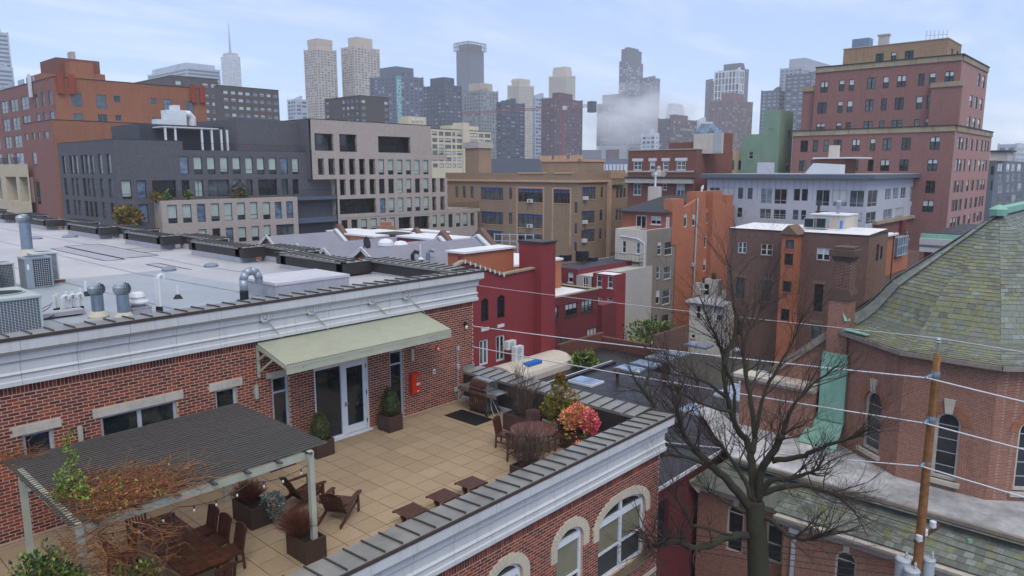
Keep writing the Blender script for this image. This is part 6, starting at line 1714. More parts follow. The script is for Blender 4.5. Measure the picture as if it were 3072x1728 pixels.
for k,(x0,x1_,y0,dep)in enumerate(((1620,1732,555,1.2),(1862,1952,482,1.4),(1985,2072,472,1.4),(2165,2226,512,1.2))):
 a,b=onY(S(2,1,x0,y0),Ya-.08),onY(S(2,1,x1_,y0),Ya-.08);bx(T,'chimney',ORP,a.x,b.x,Ya-.08-(.6 if k==2 else .01),Ya+dep,zu-4 if k!=2 else GROUND,a.z)
mb=MB();q=[onY(S(2,1,x,y),Ya-.07)for x,y in((1732,700),(1732,640),(1862,555),(1862,700))];q2=[onY(S(2,1,x,y),Ya-.07)for x,y in((2072,700),(2072,560),(2166,610),(2166,700))]
for Q in(q,q2):
 mb.face(Q);bk=[v+Vector((0,.35,0))for v in Q];mb.face(list(reversed(bk)))
 for i in range(4):mb.face([Q[i],bk[i],bk[(i+1)%4],Q[(i+1)%4]])
mb.build('parapet',ORP,T)
d=onY(S(2,1,1870,545),Ya-.25);mb=MB();mb.tube([(d.x,Ya-.25,d.z),(d.x-.3,Ya-.25,GROUND)],.11,6);mb.build('downpipe',F_GRY,T)
bx(T,'vent_box',F_GRY,onY(S(2,1,1795,1215),Ya).x,onY(S(2,1,1820,1215),Ya).x,Ya-.3,Ya-.06,onY(S(2,1,1800,1232),Ya).z,onY(S(2,1,1800,1197),Ya).z,'')
d=onX(S(2,1,1420,490),Xu+5);bx(T,'chimney',CRM,d.x,d.x+1,d.y-.7,d.y+.8,zu,d.z+.8);mb=MB();mb.tube([(d.x+.5,d.y,d.z+.8),(d.x+.5,d.y,d.z+2.4)],.13,6);mb.lathe([(.25,0),(.2,.4)],(d.x+.5,d.y,d.z+2.3),6);mb.build('flue',F_WHT,T)
mb=MB();d=onY(S(2,1,1910,430),Ya+.5);mb.tube([(d.x,d.y,d.z-1.8),(d.x,d.y,d.z),(d.x+.3,d.y,d.z+.1),(d.x+.35,d.y,d.z-.3)],.13,6);mb.build('flue',F_WHT,T)
# fire escape
FE=thing('fire_escape','black iron fire escape with four landings on the cream front','fire escape',(Xa-.8,(Ya+yl)/2,-11))
zl=[onX(S(2,1,1180,1185),Xa-.6).z,onX(S(2,1,1170,1415),Xa-.6).z,onX(S(2,2,1160,235),Xa-.6).z,onX(S(2,2,1130,480),Xa-.6).z]
for k,z in enumerate(zl):
 ya,yb=Ya+.25,yl-.1
 if k==1:yb=yl+3.2
 mb=MB();n=9
 for q in range(n):x=Xa-1.15+q*1.1/n;mb.bar((x,ya,z),(x,yb,z),.05,.035)
 mb.bar((Xa-1.18,ya,z-.03),(Xa-1.18,yb,z-.03),.05,.12);mb.build('landing',F_BLK,FE)
 rail(FE,'x',Xa-1.17,ya,yb,z,1.0,step=.5);
 mb=MB()
 for y in(ya+.2,(ya+yb)/2,yb-.2):mb.bar((Xa-1.1,y,z),(Xa,y,z-.9),.04,.04)
 mb.bar((Xa,ya,z+1.0),(Xa-1.17,ya,z+1.0),.04,.04);mb.bar((Xa,ya,z+.5),(Xa-1.17,ya,z+.5),.03,.03);mb.build('bracket',F_BLK,FE)
 if k<3:
  zb=zl[k+1];mb=MB();y0,y1=yl-.5,Ya+1.5
  for dx in(-.95,-.45):mb.bar((Xa+dx,y0,z+.05),(Xa+dx,y1,zb),.04,.1)
  m_=13
  for q in range(m_):t_=(q+.5)/m_;mb.box(Xa-.94,Xa-.46,y0+(y1-y0)*t_-.1,y0+(y1-y0)*t_+.1,z+(zb-z)*t_-.015,z+(zb-z)*t_+.015)
  mb.build('stair',F_BLK,FE)
mb=MB();z=onX(S(2,1,1550,905),Xu-.6).z
mb.box(Xu-1.4,Xu,Ya+.1,Ya+2.0,z-.06,z);mb.build('upper_landing',F_BLK,FE);rail(FE,'x',Xu-1.35,Ya+.1,Ya+2.0,z,1.0,step=.25)
# ---------- old brown brick house with the white roof and an orange stair tower
cb=deep((2608,709),72);Xh,Yh=cb.x,cb.y
T=thing('brown_brick_house','old brown brick house with white roof and orange stair tower','building',(Xh,Yh,GROUND))
yl=onX((2187,690),Xh).y;zt=cb.z;xr=onY((2666,690),Yh).x
LT=mat('worn_brown_lintel','#7d6a58',.85,.1,4,.3,.8)
ST_BH=dict(n='bh',d=.12,fw=.07,cols=1,rows=(.5,),fm=F_WHT,vars=V_MIX,sill=LT,lintel=LT,lh=.3,lo=.1);ST_BH2=dict(ST_BH,n='bh2',cols=2,mw=.14,lintel=None)
ST_BHD=dict(ST_BH,n='bhd',fm=F_BLK,vars=V_DRK+[(GL,.5,BLW)],lh=.35,lo=.2)
fac(T,'x',Xh,Yh,yl,GROUND,zt,BRB,[(2,1,[(2315,985,1098,[(2275,2360)]),(2540,1005,1118,[(2505,2622)])],ST_BH2),(3,1,[(557,1046,1170,[(490,625)]),(825,1066,1190,[(788,880)])],ST_BH2),(2,1,[(2295,1345,1555,[(2255,2335)]),(2550,1372,1580,[(2512,2600)])],ST_BHD),(3,2,[(505,-40,238,[(460,552)]),(775,10,270,[(742,810)]),(485,358,520,[(437,530)])],ST_BHD),(2,2,[(2290,330,480,[(2240,2325)])],ST_BHD)])
fac(T,'y',Yh,Xh,xr,GROUND,zt-.01,brick('brown_side_brick','#7d5544','#6a4538','#93806f',big=.4),[(3,1,[(1098,1010,1180,[(1085,1115)]),(1140,1030,1160,[(1130,1152)]),(1190,1390,1449,[(1175,1210)])],dict(ST_BHD,n='bhe',lintel=None,sill=None))])
shell(T,Xh,xr,Yh,yl,GROUND,zt,BRB,WHT,'ws',zdeck=zt-.12);coping(T,Xh,xr,Yh,yl,zt,DKC,.3,.08,.08)
mb=MB();mb.face([(Xh+.1,Yh+.1,zt+.085),(xr,Yh+.1,zt+.35),(xr,yl,zt+.35),(Xh+.1,yl,zt+.085)]);mb.build('roof_coating',WHT,T)
ta,tb=onX(S(3,1,140,950),Xh-1.7).y,onX(S(3,1,278,950),Xh-1.7).y;ztw=onX(S(3,1,200,908),Xh-1.7).z
fac(T,'x',Xh-1.7,tb,ta,GROUND,ztw,ORP,[(3,1,[(220,966,1055,[(175,262)]),(205,1100,1222,[(163,252)]),(190,1378,1490,[(146,236)])],dict(n='tw',d=.12,fw=.08,cols=1,rows=(),fm=F_BRN,vars=V_DRK,sill=ORP)),(3,2,[(170,210,332,[(127,215)])],dict(n='tw',d=.12,fw=.08,cols=1,rows=(),fm=F_BRN,vars=V_DRK,sill=ORP))])
mb=MB();mb.box(Xh-1.699,Xh,tb,ta,GROUND,ztw-.01,0,'wt');mb.build('stair_tower',ORP,T)
tm=(ta+tb)/2;hp=onX(S(3,1,262,818),Xh-1.7).z
mb=MB();mb.face([(Xh-2.0,ta+.3,ztw),(Xh-2.0,tb-.3,ztw),(Xh-2.0,tm,hp)]);mb.face([(Xh-2.0,tb-.3,ztw),(Xh+.6,tb-.3,ztw),(Xh+.6,tm,hp),(Xh-2.0,tm,hp)]);mb.face([(Xh+.6,ta+.3,ztw),(Xh-2.0,ta+.3,ztw),(Xh-2.0,tm,hp),(Xh+.6,tm,hp)]);mb.face([(Xh-2,ta+.3,ztw-.01),(Xh+.5,ta+.3,ztw-.01),(Xh+.5,tb-.3,ztw-.01),(Xh-2,tb-.3,ztw-.01)]);mb.build('tower_gable',mat('brown_clapboard','#6f5a4a',.7,.1,6,.2),T)
a=onX(S(3,1,435,712),Xh+4);b=onX(S(3,1,782,725),Xh+4);x2_=Xh+8
bx(T,'roof_shed',CRM,Xh+4,x2_,b.y,a.y,zt,a.z);bx(T,'shed_roof',WHT,Xh+3.9,x2_+.1,b.y-.1,a.y+.1,a.z,a.z+.12,'');d=onY(S(3,1,720,760),b.y);bx(T,'shed_door',mat('blue_door','#2f6fc0',.5,.03,3,0),d.x-.35+.5,d.x+.9,b.y-.06,b.y-.002,zt+.4,a.z-.4,'')
for k,(xx,yy)in enumerate(((412,790),(533,790))):
 d=onX(S(3,1,xx,yy),Xh+2.5);mb=MB();mb.box(d.x,d.x+.8,d.y-.55,d.y+.55,zt+.35,d.z+.5);mb.box(d.x-.02,d.x,d.y-.45,d.y+.45,zt+.45,d.z+.4,1);mb.top('roof_condenser',[ACG,COIL],('dark grey condenser on the white roof, left of the cream shed','grey condenser on the white roof in front of the cream shed')[k],'condenser',(d.x,d.y,zt+.35))
mb=MB();d=onX(S(3,1,515,590),Xh+6);mb.tube([(d.x,d.y,a.z),(d.x,d.y,d.z)],.16,7);mb.lathe([(.3,0),(.25,.3)],(d.x,d.y,d.z-.1),7);mb.build('flue',F_BRN,T);mb=MB();d=onX(S(3,1,712,600),Xh+6);mb.tube([(d.x,d.y,a.z),(d.x,d.y,d.z)],.16,7);mb.lathe([(.3,0),(.3,.5),(.1,.7)],(d.x,d.y,d.z-.3),7);mb.build('flue',GALV,T)
# the orange and brick pieces that carry on behind it
o1=onY(S(3,1,1282,915),Yh+.8);bx(T,'orange_bay',ORP,xr-.1,o1.x,Yh+.8,Yh+8,onY(S(3,1,1230,1290),Yh+.8).z,onY(S(3,1,1230,925),Yh+.8).z,'');bx(T,'bay_roof',WHT,xr-.15,o1.x+.2,Yh+.5,Yh+8,onY(S(3,1,1230,922),Yh+.8).z,onY(S(3,1,1230,905),Yh+.8).z,'')
o2=onY(S(3,1,1400,1100),Yh+2);bx(T,'rear_wing',BRB,o1.x-.1,o2.x+6,Yh+2,Yh+9,GROUND,onY(S(3,1,1390,1110),Yh+2).z);bx(T,'rear_wing',ORP,o1.x,o2.x,Yh+1.9,Yh+2,onY(S(3,1,1390,1250),Yh+2).z,onY(S(3,1,1390,1112),Yh+2).z,'')
a=onY(S(3,1,1310,945),Yh+1.4);b=onY(S(3,1,1395,1100),Yh+1.4);mb=MB();mb.box(a.x,b.x,Yh+1.4,Yh+2.2,b.z,a.z);mb.build('bay_window',GLB,T);mb=MB()
for k in range(5):u=a.x+(b.x-a.x)*k/4;mb.box(u-.04,u+.04,Yh+1.34,Yh+1.4,b.z,a.z)
for z in(a.z,(a.z+b.z)/2,b.z):mb.box(a.x-.05,b.x+.05,Yh+1.33,Yh+1.4,z-.04,z+.04)
mb.build('bay_frame',F_GRY,T)
d=onY(S(3,1,1262,1000),Yh+.75);mb=MB();mb.tube([(d.x,d.y,GROUND),(d.x,d.y,d.z+1.2)],.07,6);mb.build('downpipe',DKC,T)
# small white house in front, lower
ch_=deep(S(2,2,1790,130),84);T=thing('white_house','small white-sided house with a pale flat roof beside the brown brick house','building',(ch_.x,ch_.y,GROUND))
yl=ch_.y;yr=onX(S(2,2,2160,150),ch_.x).y
fac(T,'x',ch_.x,yr,yl,GROUND,ch_.z,mat('white_clapboard','#cfcbc2',.7,.04,6,.2,.6,streak=.2),[(2,2,[(1875,178,305,[(1850,1900)]),(2080,200,330,[(2055,2110)]),(1840,430,510,[(1800,1842)])],ST_SASH)]);bx(T,'wall',MATS['white_clapboard'],ch_.x+.2,ch_.x+12,yr,yl,GROUND,ch_.z-.01,'bw');bx(T,'roof',GRV,ch_.x-.3,ch_.x+12,yr,yl+.3,ch_.z,ch_.z+.15,'');bx(T,'gutter',F_WHT,ch_.x-.45,ch_.x-.3,yr,yl+.3,ch_.z-.1,ch_.z+.1,'')
for k,(xx,yy)in enumerate(((1935,1400),(2030,1360))):
 d=onX(S(2,1,xx,yy),ch_.x+5);bx(T,'chimney',CRM,d.x-.5,d.x+.5,d.y-.9,d.y+.9,ch_.z,d.z);mb=MB();mb.lathe([(.3,0),(.25,.5),(.35,.55),(.1,.8)],(d.x,d.y,d.z),8);mb.build('chimney_pot',DKC,T)
d=onX(S(2,2,1925,35),ch_.x+2);mb=MB();mb.lathe([(.02,0),(.4,.12),(.5,.25)],(d.x,d.y,d.z),12);mb.tube([(d.x,d.y,ch_.z),(d.x,d.y,d.z)],.04,5);mb.top('satellite_dish',F_GRY,'grey satellite dish on the roof of the small white house','satellite dish',(d.x,d.y,ch_.z))
# ---------- crimson house with arched windows
Y14=deep((1480,1000),56).y;f14=lambda i,j,x,y:onY(S(i,j,x,y),Y14)
T=thing('crimson_house','crimson painted brick house with two arched windows and a tall chimney','building',(f14(1,2,2300,600).x,Y14,GROUND))
xr=f14(2,1,220,1300).x;xch=f14(2,1,362,1100).x
pk=f14(1,1,2090,1185);lo=f14(1,1,2480,1318);z2=f14(2,1,150,1255).z;xl=pk.x-(lo.x-pk.x)
outer=[(xl,GROUND),(xr,GROUND),(xr,lo.z),(lo.x,lo.z),(pk.x,pk.z),(xl,lo.z)]
A14=[]
for x0,x1_,yt,ys,yb in((2265,2342,105,160,345),(2427,2506,72,125,310)):
 A14.append((f14(1,2,x0,200).x,f14(1,2,x1_,200).x,f14(1,2,x0,yb).z,f14(1,2,x0,ys).z,f14(1,2,(x0+x1_)/2,yt).z))
D14=[(f14(1,2,a,650).x,f14(1,2,b,650).x,f14(1,2,(a+b)/2,yb).z,f14(1,2,(a+b)/2,yt).z)for a,b,yt,yb in((2248,2340,520,775),(2415,2507,475,735))]
mb=MB();wallpoly(mb,'y',Y14,outer,[arch(*q)for q in A14]+[[(a,c),(b,c),(b,d),(a,d)]for a,b,c,d in D14],.2);mb.box(xl,xr,Y14+.3,Y14+4,GROUND,lo.z-.5,0,'sb');mb.build('wall',REDP,T)
for q in A14:
 mb=MB();o=arch(*q);ii=arch(q[0]+.1,q[1]-.1,q[2]+.1,q[3],q[4]-.1)
 for i in range(len(o)):
  j=(i+1)%len(o);mb.face([(o[i][0],Y14+.12,o[i][1]),(o[j][0],Y14+.12,o[j][1]),(ii[j][0],Y14+.12,ii[j][1]),(ii[i][0],Y14+.12,ii[i][1])])
 c=(q[0]+q[1])/2;mb.box(q[0]+.1,q[1]-.1,Y14+.1,Y14+.16,q[3]-.04,q[3]+.04);w=mb.build('arched_window',F_BLK,T)
 mb=MB();mb.face([(p[0],Y14+.17,p[1])for p in ii]);mb.build('pane',GL,w)
for q in D14:window(T,'y',Y14,*q,dict(n='pdoor',d=.16,fw=.14,cols=2,rows=(),fm=F_WHT,vars=[(GL2,0,BL),(GL,0,BL)]))
for a,b,yt,yb in((2265,2340,390,440),(2428,2495,355,402)):
 p0,p1=f14(1,2,a,yb),f14(1,2,b,yt);bx(T,'wall_plaque',F_WHT,p0.x,p1.x,Y14-.05,Y14,p0.z,p1.z,'n')
mb=MB();pts=[(xl-.1,lo.z),(pk.x,pk.z),(lo.x,lo.z),(xr,lo.z+.12)]
for(xa_,za_),(xb_,zb_)in zip(pts,pts[1:]):mb.bar((xa_,Y14+.1,za_+.06),(xb_,Y14+.1,zb_+.06),.5,.14)
mb.build('coping',STN,T)
mb=MB();n=9
for i in range(n):t_=i/(n-1);u=pk.x+(lo.x-pk.x)*t_;zz=pk.z+(lo.z-pk.z)*t_;mb.box(u-.06,u+.06,Y14-.19,Y14-.151,zz-.12,zz+.16)
mb.build('coping_clip',F_WHT,T)
bx(T,'chimney',REDP,xr,xch,Y14-.8,Y14+1.6,GROUND,f14(2,1,290,990).z);bx(T,'chimney_cap',DKC,xr-.1,xch+.1,Y14-.9,Y14+1.7,f14(2,1,290,990).z,f14(2,1,290,985).z+.1,'')
bx(T,'upper_body',ORP,lo.x-2,xr,Y14+2.2,Y14+4,lo.z-.6,f14(2,1,100,1080).z,'b');bx(T,'flat_roof',WHT,lo.x-2.2,xr+.2,Y14+2,Y14+4.1,f14(2,1,100,1080).z,f14(2,1,100,1080).z+.15,'')
bx(T,'downpipe',REDD,lo.x-2.6,lo.x-2.4,Y14+2.0,Y14+2.2,lo.z-.6,f14(2,1,100,1090).z)
for k,(i,j,x,y,lab)in enumerate(((1,2,2560,570,'white air conditioner on the crimson wall by the sliding door'),(2,2,60,625,'upper white air conditioner of the pair at the crimson chimney'),(2,2,60,690,'lower white air conditioner of the pair at the crimson chimney'))):
 d=onY(S(i,j,x,y),Y14-.8-(0 if k==0 else .6));mb=MB();mb.box(d.x-.5,d.x+.45,d.y-.2,d.y+.2,d.z-.33,d.z+.33);mb.lathe([(.26,0),(.26,.01)],(0,0,0),12,1)
 n_=len(mb.v);mb.v[-24:]=[(d.x-.05+v[0],d.y-.21-v[2],d.z+v[1])for v in mb.v[-24:]];mb.top('air_conditioner',[F_WHT,F_GRY],lab,'air conditioner',tuple(d))
# dark terrace, low walls and white skylight box behind the coping
Zt=f14(1,2,2400,775).z-.1
t=thing('low_roof_terrace','low dark roof terrace with brown parapet walls and a white rounded roof box','building',(f14(1,2,2400,800).x,Y14-4,GROUND))
x0,x1_=f14(1,2,2100,780).x,xch+6.5
bx(t,'deck',BLK,x0,x1_,Y14-8,Y14-.81,GROUND,Zt-.6)
mb=MB();mb.box(x0,xch-.8,Y14-1.3,Y14-.85,Zt-.6,Zt);mb.build('parapet',BLK,t);PB_=mat('brown_brick_parapet','#6a4136',.85,.12,6,.3,.6);mb=MB();mb.box(xch+.2,x1_,Y14-1.2,Y14-.82,Zt-.6,Zt+.7);mb.build('parapet',PB_,t);mb=MB();mb.box(x1_-.4,x1_,Y14-6,Y14-1.2,Zt-.6,Zt+.4);mb.build('parapet',PB_,t)
mb=MB();a=onZ(S(2,2,20,830),Zt);pr_=[(a.y-1.6,Zt-.6),(a.y-1.6,Zt-.2)]+[(a.y+1.6*-math.cos(PI*i/8),Zt-.2+.75*math.sin(PI*i/8))for i in range(1,8)]+[(a.y+1.6,Zt-.2),(a.y+1.6,Zt-.6)];mb.sweep(pr_,a.x-1.5,a.x+5.5);mb.build('roof_box',CRM,t)
d=onZ(S(2,2,215,750),Zt+.5);mb=MB();mb.box(d.x-.9,d.x+.7,d.y-.3,d.y+.3,d.z-.1,d.z+.1);mb.top('blue_tarp',mat('blue_tarp','#2a6bc0',.5,.05,4,0),'folded bright blue tarp on the white roof box','tarp',tuple(d))
# crimson house with banked windows, farther on
Y15=deep((1720,950),67).y;f15=lambda i,j,x,y:onY(S(i,j,x,y),Y15)
T=thing('red_window_house','deep red painted house with three dark-framed windows and a pale roof','building',(f15(2,2,600,300).x,Y15,GROUND))
xl,xr=f15(2,2,300,100).x,f15(2,2,868,100).x;zt=f15(2,2,600,68).z
ST_R=dict(n='rw',d=.14,fw=.09,cols=3,rows=(.5,),fm=F_BLK,vars=[(GL2,0,BL),(GL,.5,BLW),(GL2,.6,BL)],sill=DKC)
fac(T,'y',Y15,xl,xr,GROUND,zt,REDD,[(2,2,[(410,195,315,[(362,468)]),(600,150,275,[(538,658)]),(757,118,238,[(702,812)]),(515,495,630,[(470,563)]),(855,390,540,[(758,950)])],ST_R),(2,2,[(660,560,665,[(640,683)])],dict(n='dr',d=.1,fw=.06,cols=1,rows=(),fm=F_GRY,vars=[(GLB,0,BL)]))])
shell(T,xl,xr,Y15,Y15+12,GROUND,zt,REDD,WHT,'s',zdeck=zt-.15);coping(T,xl,xr,Y15,Y15+12,zt,STN,.3,.1,.05)
bx(T,'rear_wall',REDD,xr,f15(2,2,1008,200).x,Y15-.5,Y15+1,GROUND,zt-1.5)
# burgundy row
cB=deep(S(2,1,665,1260),80);T=thing('burgundy_row_house','burgundy row house with black roof and two white sash windows','building',(cB.x,cB.y,GROUND))
yl=onX(S(2,1,400,1250),cB.x).y
BUR=mat('burgundy_painted_brick','#7a2c3a',.75,.08,4,.25,.5,streak=.2)
fac(T,'x',cB.x,cB.y,yl,GROUND,cB.z,BUR,[(2,1,[(470,1278,1378,[(448,497)]),(590,1292,1392,[(566,615)])],ST_SASHW)]);shell(T,cB.x,cB.x+14,cB.y,yl,GROUND,cB.z,BUR,BLK,'w',zdeck=cB.z-.05)
for k,(x0,x1_,yt,yb)in enumerate(((477,540,1118,1200),(640,712,1075,1160),(742,805,1140,1195))):
 a=onX(S(2,1,x0,yt),cB.x+5+k);b=onX(S(2,1,x1_,yb),cB.x+5+k);bx(T,'roof_stack',BLK,a.x,a.x+1.2,b.y,a.y,cB.z-.1,a.z)
yb2=onX(S(2,1,820,1260),cB.x).y
T=thing('grey_row_house','narrow pale grey row house with a dark double door','building',(cB.x,yb2,GROUND))
fac(T,'x',cB.x-.3,yb2,cB.y-.01,GROUND,cB.z-.6,mat('pale_grey_siding','#b5b2ab',.7,.04,5,.15),[(2,1,[(740,1325,1500,[(712,768)])],dict(n='gdr',d=.1,fw=.1,cols=2,rows=(.5,),fm=F_WHT,vars=V_DRK))]);bx(T,'wall',MATS['pale_grey_siding'],cB.x-.1,cB.x+12,yb2,cB.y-.01,GROUND,cB.z-.61,'bw')
yb3=onX(S(2,1,1030,1260),cB.x).y
T=thing('red_row_house','red row house with a white roof and two white sash windows','building',(cB.x,yb3,GROUND))
fac(T,'x',cB.x-.1,yb3,yb2-.01,GROUND,cB.z-.2,REDP,[(2,1,[(878,1318,1440,[(852,905)]),(988,1330,1449,[(963,1015)])],ST_SASHW),(2,2,[(885,88,135,[(868,905)]),(985,95,150,[(960,1015)])],ST_SASHW)]);shell(T,cB.x-.1,cB.x+2.2,yb3,yb2-.01,GROUND,cB.z-.2,REDP,WHT,'w',zdeck=cB.z-.3)
T=thing('grey_roofed_house','low house with a pale roof behind the burgundy row','building',(cB.x+16,yl,GROUND));bx(T,'wall',CRM,cB.x+14.5,cB.x+26,cB.y,yl+4,GROUND,cB.z-1);bx(T,'roof',GRV,cB.x+14.4,cB.x+26,cB.y,yl+4.1,cB.z-1,cB.z-.8,'')
# ---------- grey gabled roofs behind the flat roof
def gable(lab,p_near,D,p_far,half,drop,overhang,wallm,kind='x',vents=()):
 a=deep(p_near,D);b=onY(p_far,a.y);zr_=a.z
 T=thing('gabled_house',lab,'building',(a.x,a.y,GROUND))
 ze=zr_-drop;x0,x1=a.x,b.x
 sh=MB()
 for s in(-1,1):
  ye=a.y+s*half
  q=[(x0-.3,ye,ze),(x1,ye,ze),(x1,a.y,zr_),(x0-.3,a.y,zr_)]
  sh.face(q if s<0 else list(reversed(q)));sh.face([(v[0],v[1],v[2]-.14)for v in(reversed(q)if s<0 else q)])
  sh.face([(x0-.3,ye,ze-.14),(x1,ye,ze-.14),(x1,ye,ze),(x0-.3,ye,ze)])
 sh.build('roof',SHG,T)
 wm=MB();wm.face([(x0,a.y+half-.3,GROUND),(x0,a.y-half+.3,GROUND),(x0,a.y-half+.3,ze),(x0,a.y,zr_-.15),(x0,a.y+half-.3,ze)])
 wm.face([(x0,a.y-half+.3,GROUND),(x1,a.y-half+.3,GROUND),(x1,a.y-half+.3,ze),(x0,a.y-half+.3,ze)]);wm.build('wall',wallm,T)
 tr=MB()
 for s in(-1,1):
  tr.bar((x0-.34,a.y+s*(half+.05),ze-.02),(x0-.34,a.y,zr_+.06),.08,.3);tr.bar((x1+.1,a.y+s*(half+.05),ze+.1),(x1+.1,a.y,zr_+.25),.5,.2)
 tr.bar((x0,a.y-half-.06,ze-.02),(x1,a.y-half-.06,ze-.02),.14,.14);tr.build('white_trim',F_WHT,T)
 ba=MB();ba.box(x1+.35,x1+.9,a.y-half*.6,a.y+half*.6,ze,zr_-.6);ba.face([(x1+.3,a.y+half,ze),(x1+.3,a.y-half,ze),(x1+.3,a.y,zr_+.9)]);ba.face([(x1+.9,a.y-half,ze),(x1+.9,a.y+half,ze),(x1+.9,a.y,zr_+.9)])
 for s in(-1,1):ba.face([(x1+.3,a.y+s*half,ze),(x1+.9,a.y+s*half,ze),(x1+.9,a.y,zr_+.9),(x1+.3,a.y,zr_+.9)])
 ba.build('party_wall',BRB,T)
 return T,a,b,ze
T,a,b,ze=gable('grey shingled gable roof nearest the flat roof, with two roof cowls',G(1,1,1090,1055),58,G(1,1,2225,930),3.6,2.2,.3,ORP)
for k,(x,y,lab)in enumerate(((1575,1085,'black bent roof cowl on the near gable roof, left one'),(1730,1070,'bent roof cowl on the near gable roof, right one'))):
 d=onY(G(1,1,x,y+25),a.y-1.9);zz=ze+2.2*(1-1.9/3.6);mb=MB();mb.tube([(d.x,a.y-1.9,zz-.1),(d.x,a.y-1.9,zz+.55),(d.x+.2,a.y-2.0,zz+.8),(d.x+.45,a.y-2.2,zz+.7)],.17,8);mb.top('roof_cowl',(F_BLK,GALVB)[k],lab,'roof cowl',(d.x,a.y-1.9,zz))
d=onY(G(1,1,1655,1085),a.y-1.7);zz=ze+2.2*(1-1.7/3.6);mb=MB();mb.tube([(d.x,a.y-1.7,zz-.1),(d.x,a.y-1.7,zz+1.2)],.06,6);mb.lathe([(.35,-.05),(.1,.1)],(d.x,a.y-1.7,zz),8);mb.top('vent_pipe',F_WHT,'thin white vent pipe between the two roof cowls','vent pipe',(d.x,a.y-1.7,zz))
bx(T,'rear_wing',ORP,b.x-1.5,b.x+8,a.y-3.6,a.y+3,GROUND,ze-.3);bx(T,'rear_roof',WHT,b.x+.9,b.x+8.2,a.y-3.7,a.y+3.1,ze-.3,ze-.1,'')
d=onY(G(1,1,2190,1190),a.y-3.35);window(T,'y',a.y-3.32,d.x-.8,d.x+.5,d.z-.7,d.z+.3,dict(ST_SASHW,n='gw1',cols=1,rows=(),fw=.18))
T,a,b,ze=gable('grey gable roof with a black dish, second from the flat roof',G(1,1,712,1062),66,G(1,1,1840,945),3.6,2.2,.3,ORP)
d=onY(G(1,1,1100,1000),a.y-2.5);mb=MB();mb.lathe([(.02,0),(.45,.06),(.62,.2)],(0,0,0),14);Mx=Matrix.Translation(d)@Matrix.Rotation(math.radians(75),4,'X')@Matrix.Rotation(math.radians(25),4,'Y');mb.v=[tuple(Mx@Vector(v))for v in mb.v];mb.tube([(d.x-.6,d.y,d.z-1.6),(d.x,d.y+.1,d.z)],.05,5)
mb.top('satellite_dish',F_BLK,'black satellite dish on the grey gable roofs','satellite dish',tuple(d))
for k,(x,y)in enumerate(((1305,990),(1455,1010))):
 d=onY(G(1,1,x,y+8),a.y-1.2);mb=MB();mb.lathe([(.75,-.2),(.72,.1),(.5,.35),(.02,.45)],(d.x,d.y,d.z),12);mb.top('skylight_dome',WHT,('white skylight dome on the grey roofs, left one','white skylight dome on the grey roofs, right one')[k],'skylight',tuple(d))
T,a,b,ze=gable('grey gable roof half hidden behind the dish roof',G(1,1,440,1015),75,G(1,1,1575,905),3.6,2.2,.3,ORP)
T,a,b,ze=gable('farthest grey gable roof, below the beige balconies',G(1,1,130,928),84,G(1,1,800,893),4.2,2.6,.3,ORP)
# small orange and red flat-roofed backs behind them
for k,(x0,x1_,yt,yb,D,m,lab)in enumerate(((1075,1360,878,960,92,ORP,'low orange flat-roofed back building with a small window'),(1190,1640,900,975,86,ORP,'low orange building with a wide pale roof behind the gables'),(1640,1830,905,970,84,REDD,'low red wall with dark coping between the gables'),(1830,1945,865,930,96,ORP,'small orange rooftop block with a white roof'),(1895,2190,935,975,78,REDD,'low building with a white sloping roof beside the brick gable'))):
 a=deep(G(1,1,x0,yt),D);b=onY(G(1,1,x1_,yt),a.y);t=thing('back_building',lab,'building',(a.x,a.y,GROUND));bx(t,'wall',m,a.x,b.x,a.y,a.y+8,GROUND,a.z-.5);bx(t,'roof',WHT if k!=2 else DKC,a.x-.1,b.x+.1,a.y-.1,a.y+8.1,a.z-.5,a.z-.3,'')
a=deep(G(1,1,1300,830),98);b=onY(G(1,1,1408,830),a.y);t=thing('brick_chimney','broad brown chimney in front of the beige balconies','chimney',(a.x,a.y,GROUND));bx(t,'stack',TNB,a.x,b.x,a.y,a.y+2,GROUND,a.z);bx(t,'cap',ORP,a.x+.5,b.x-.5,a.y+.3,a.y+1.7,a.z,a.z+.5,'')
a=deep(G(1,0,2240,1449+40),150);b=onY(G(1,1,2365,40),a.y);t=thing('brick_stack','tan brick stack with a pale cap in front of the cream flats','chimney',(a.x,a.y,GROUND));bx(t,'stack',TNB,a.x,b.x,a.y,a.y+4,GROUND,a.z);bx(t,'cap',CONC,a.x-.3,b.x+.3,a.y-.3,a.y+4.3,a.z,a.z+1.2,'')
# white railing frame in front of the school
t=thing('roof_railing','pale metal roof railing in front of the school windows','railing',tuple(deep(G(2,1,100,1030),78)))
p0=deep(G(1,1,2400,1020),78);p1=deep(G(2,1,215,1030),76);mb=MB()
for k in range(6):
 q=p0.lerp(p1,k/5);mb.bar(q-Vector((0,0,1.2)),q+Vector((0,0,1.3)),.09,.09)
for h in(1.2,.5):mb.bar(p0+Vector((0,0,h)),p1+Vector((0,0,h)),.07,.07)
mb.build('rail',F_GRY,t)
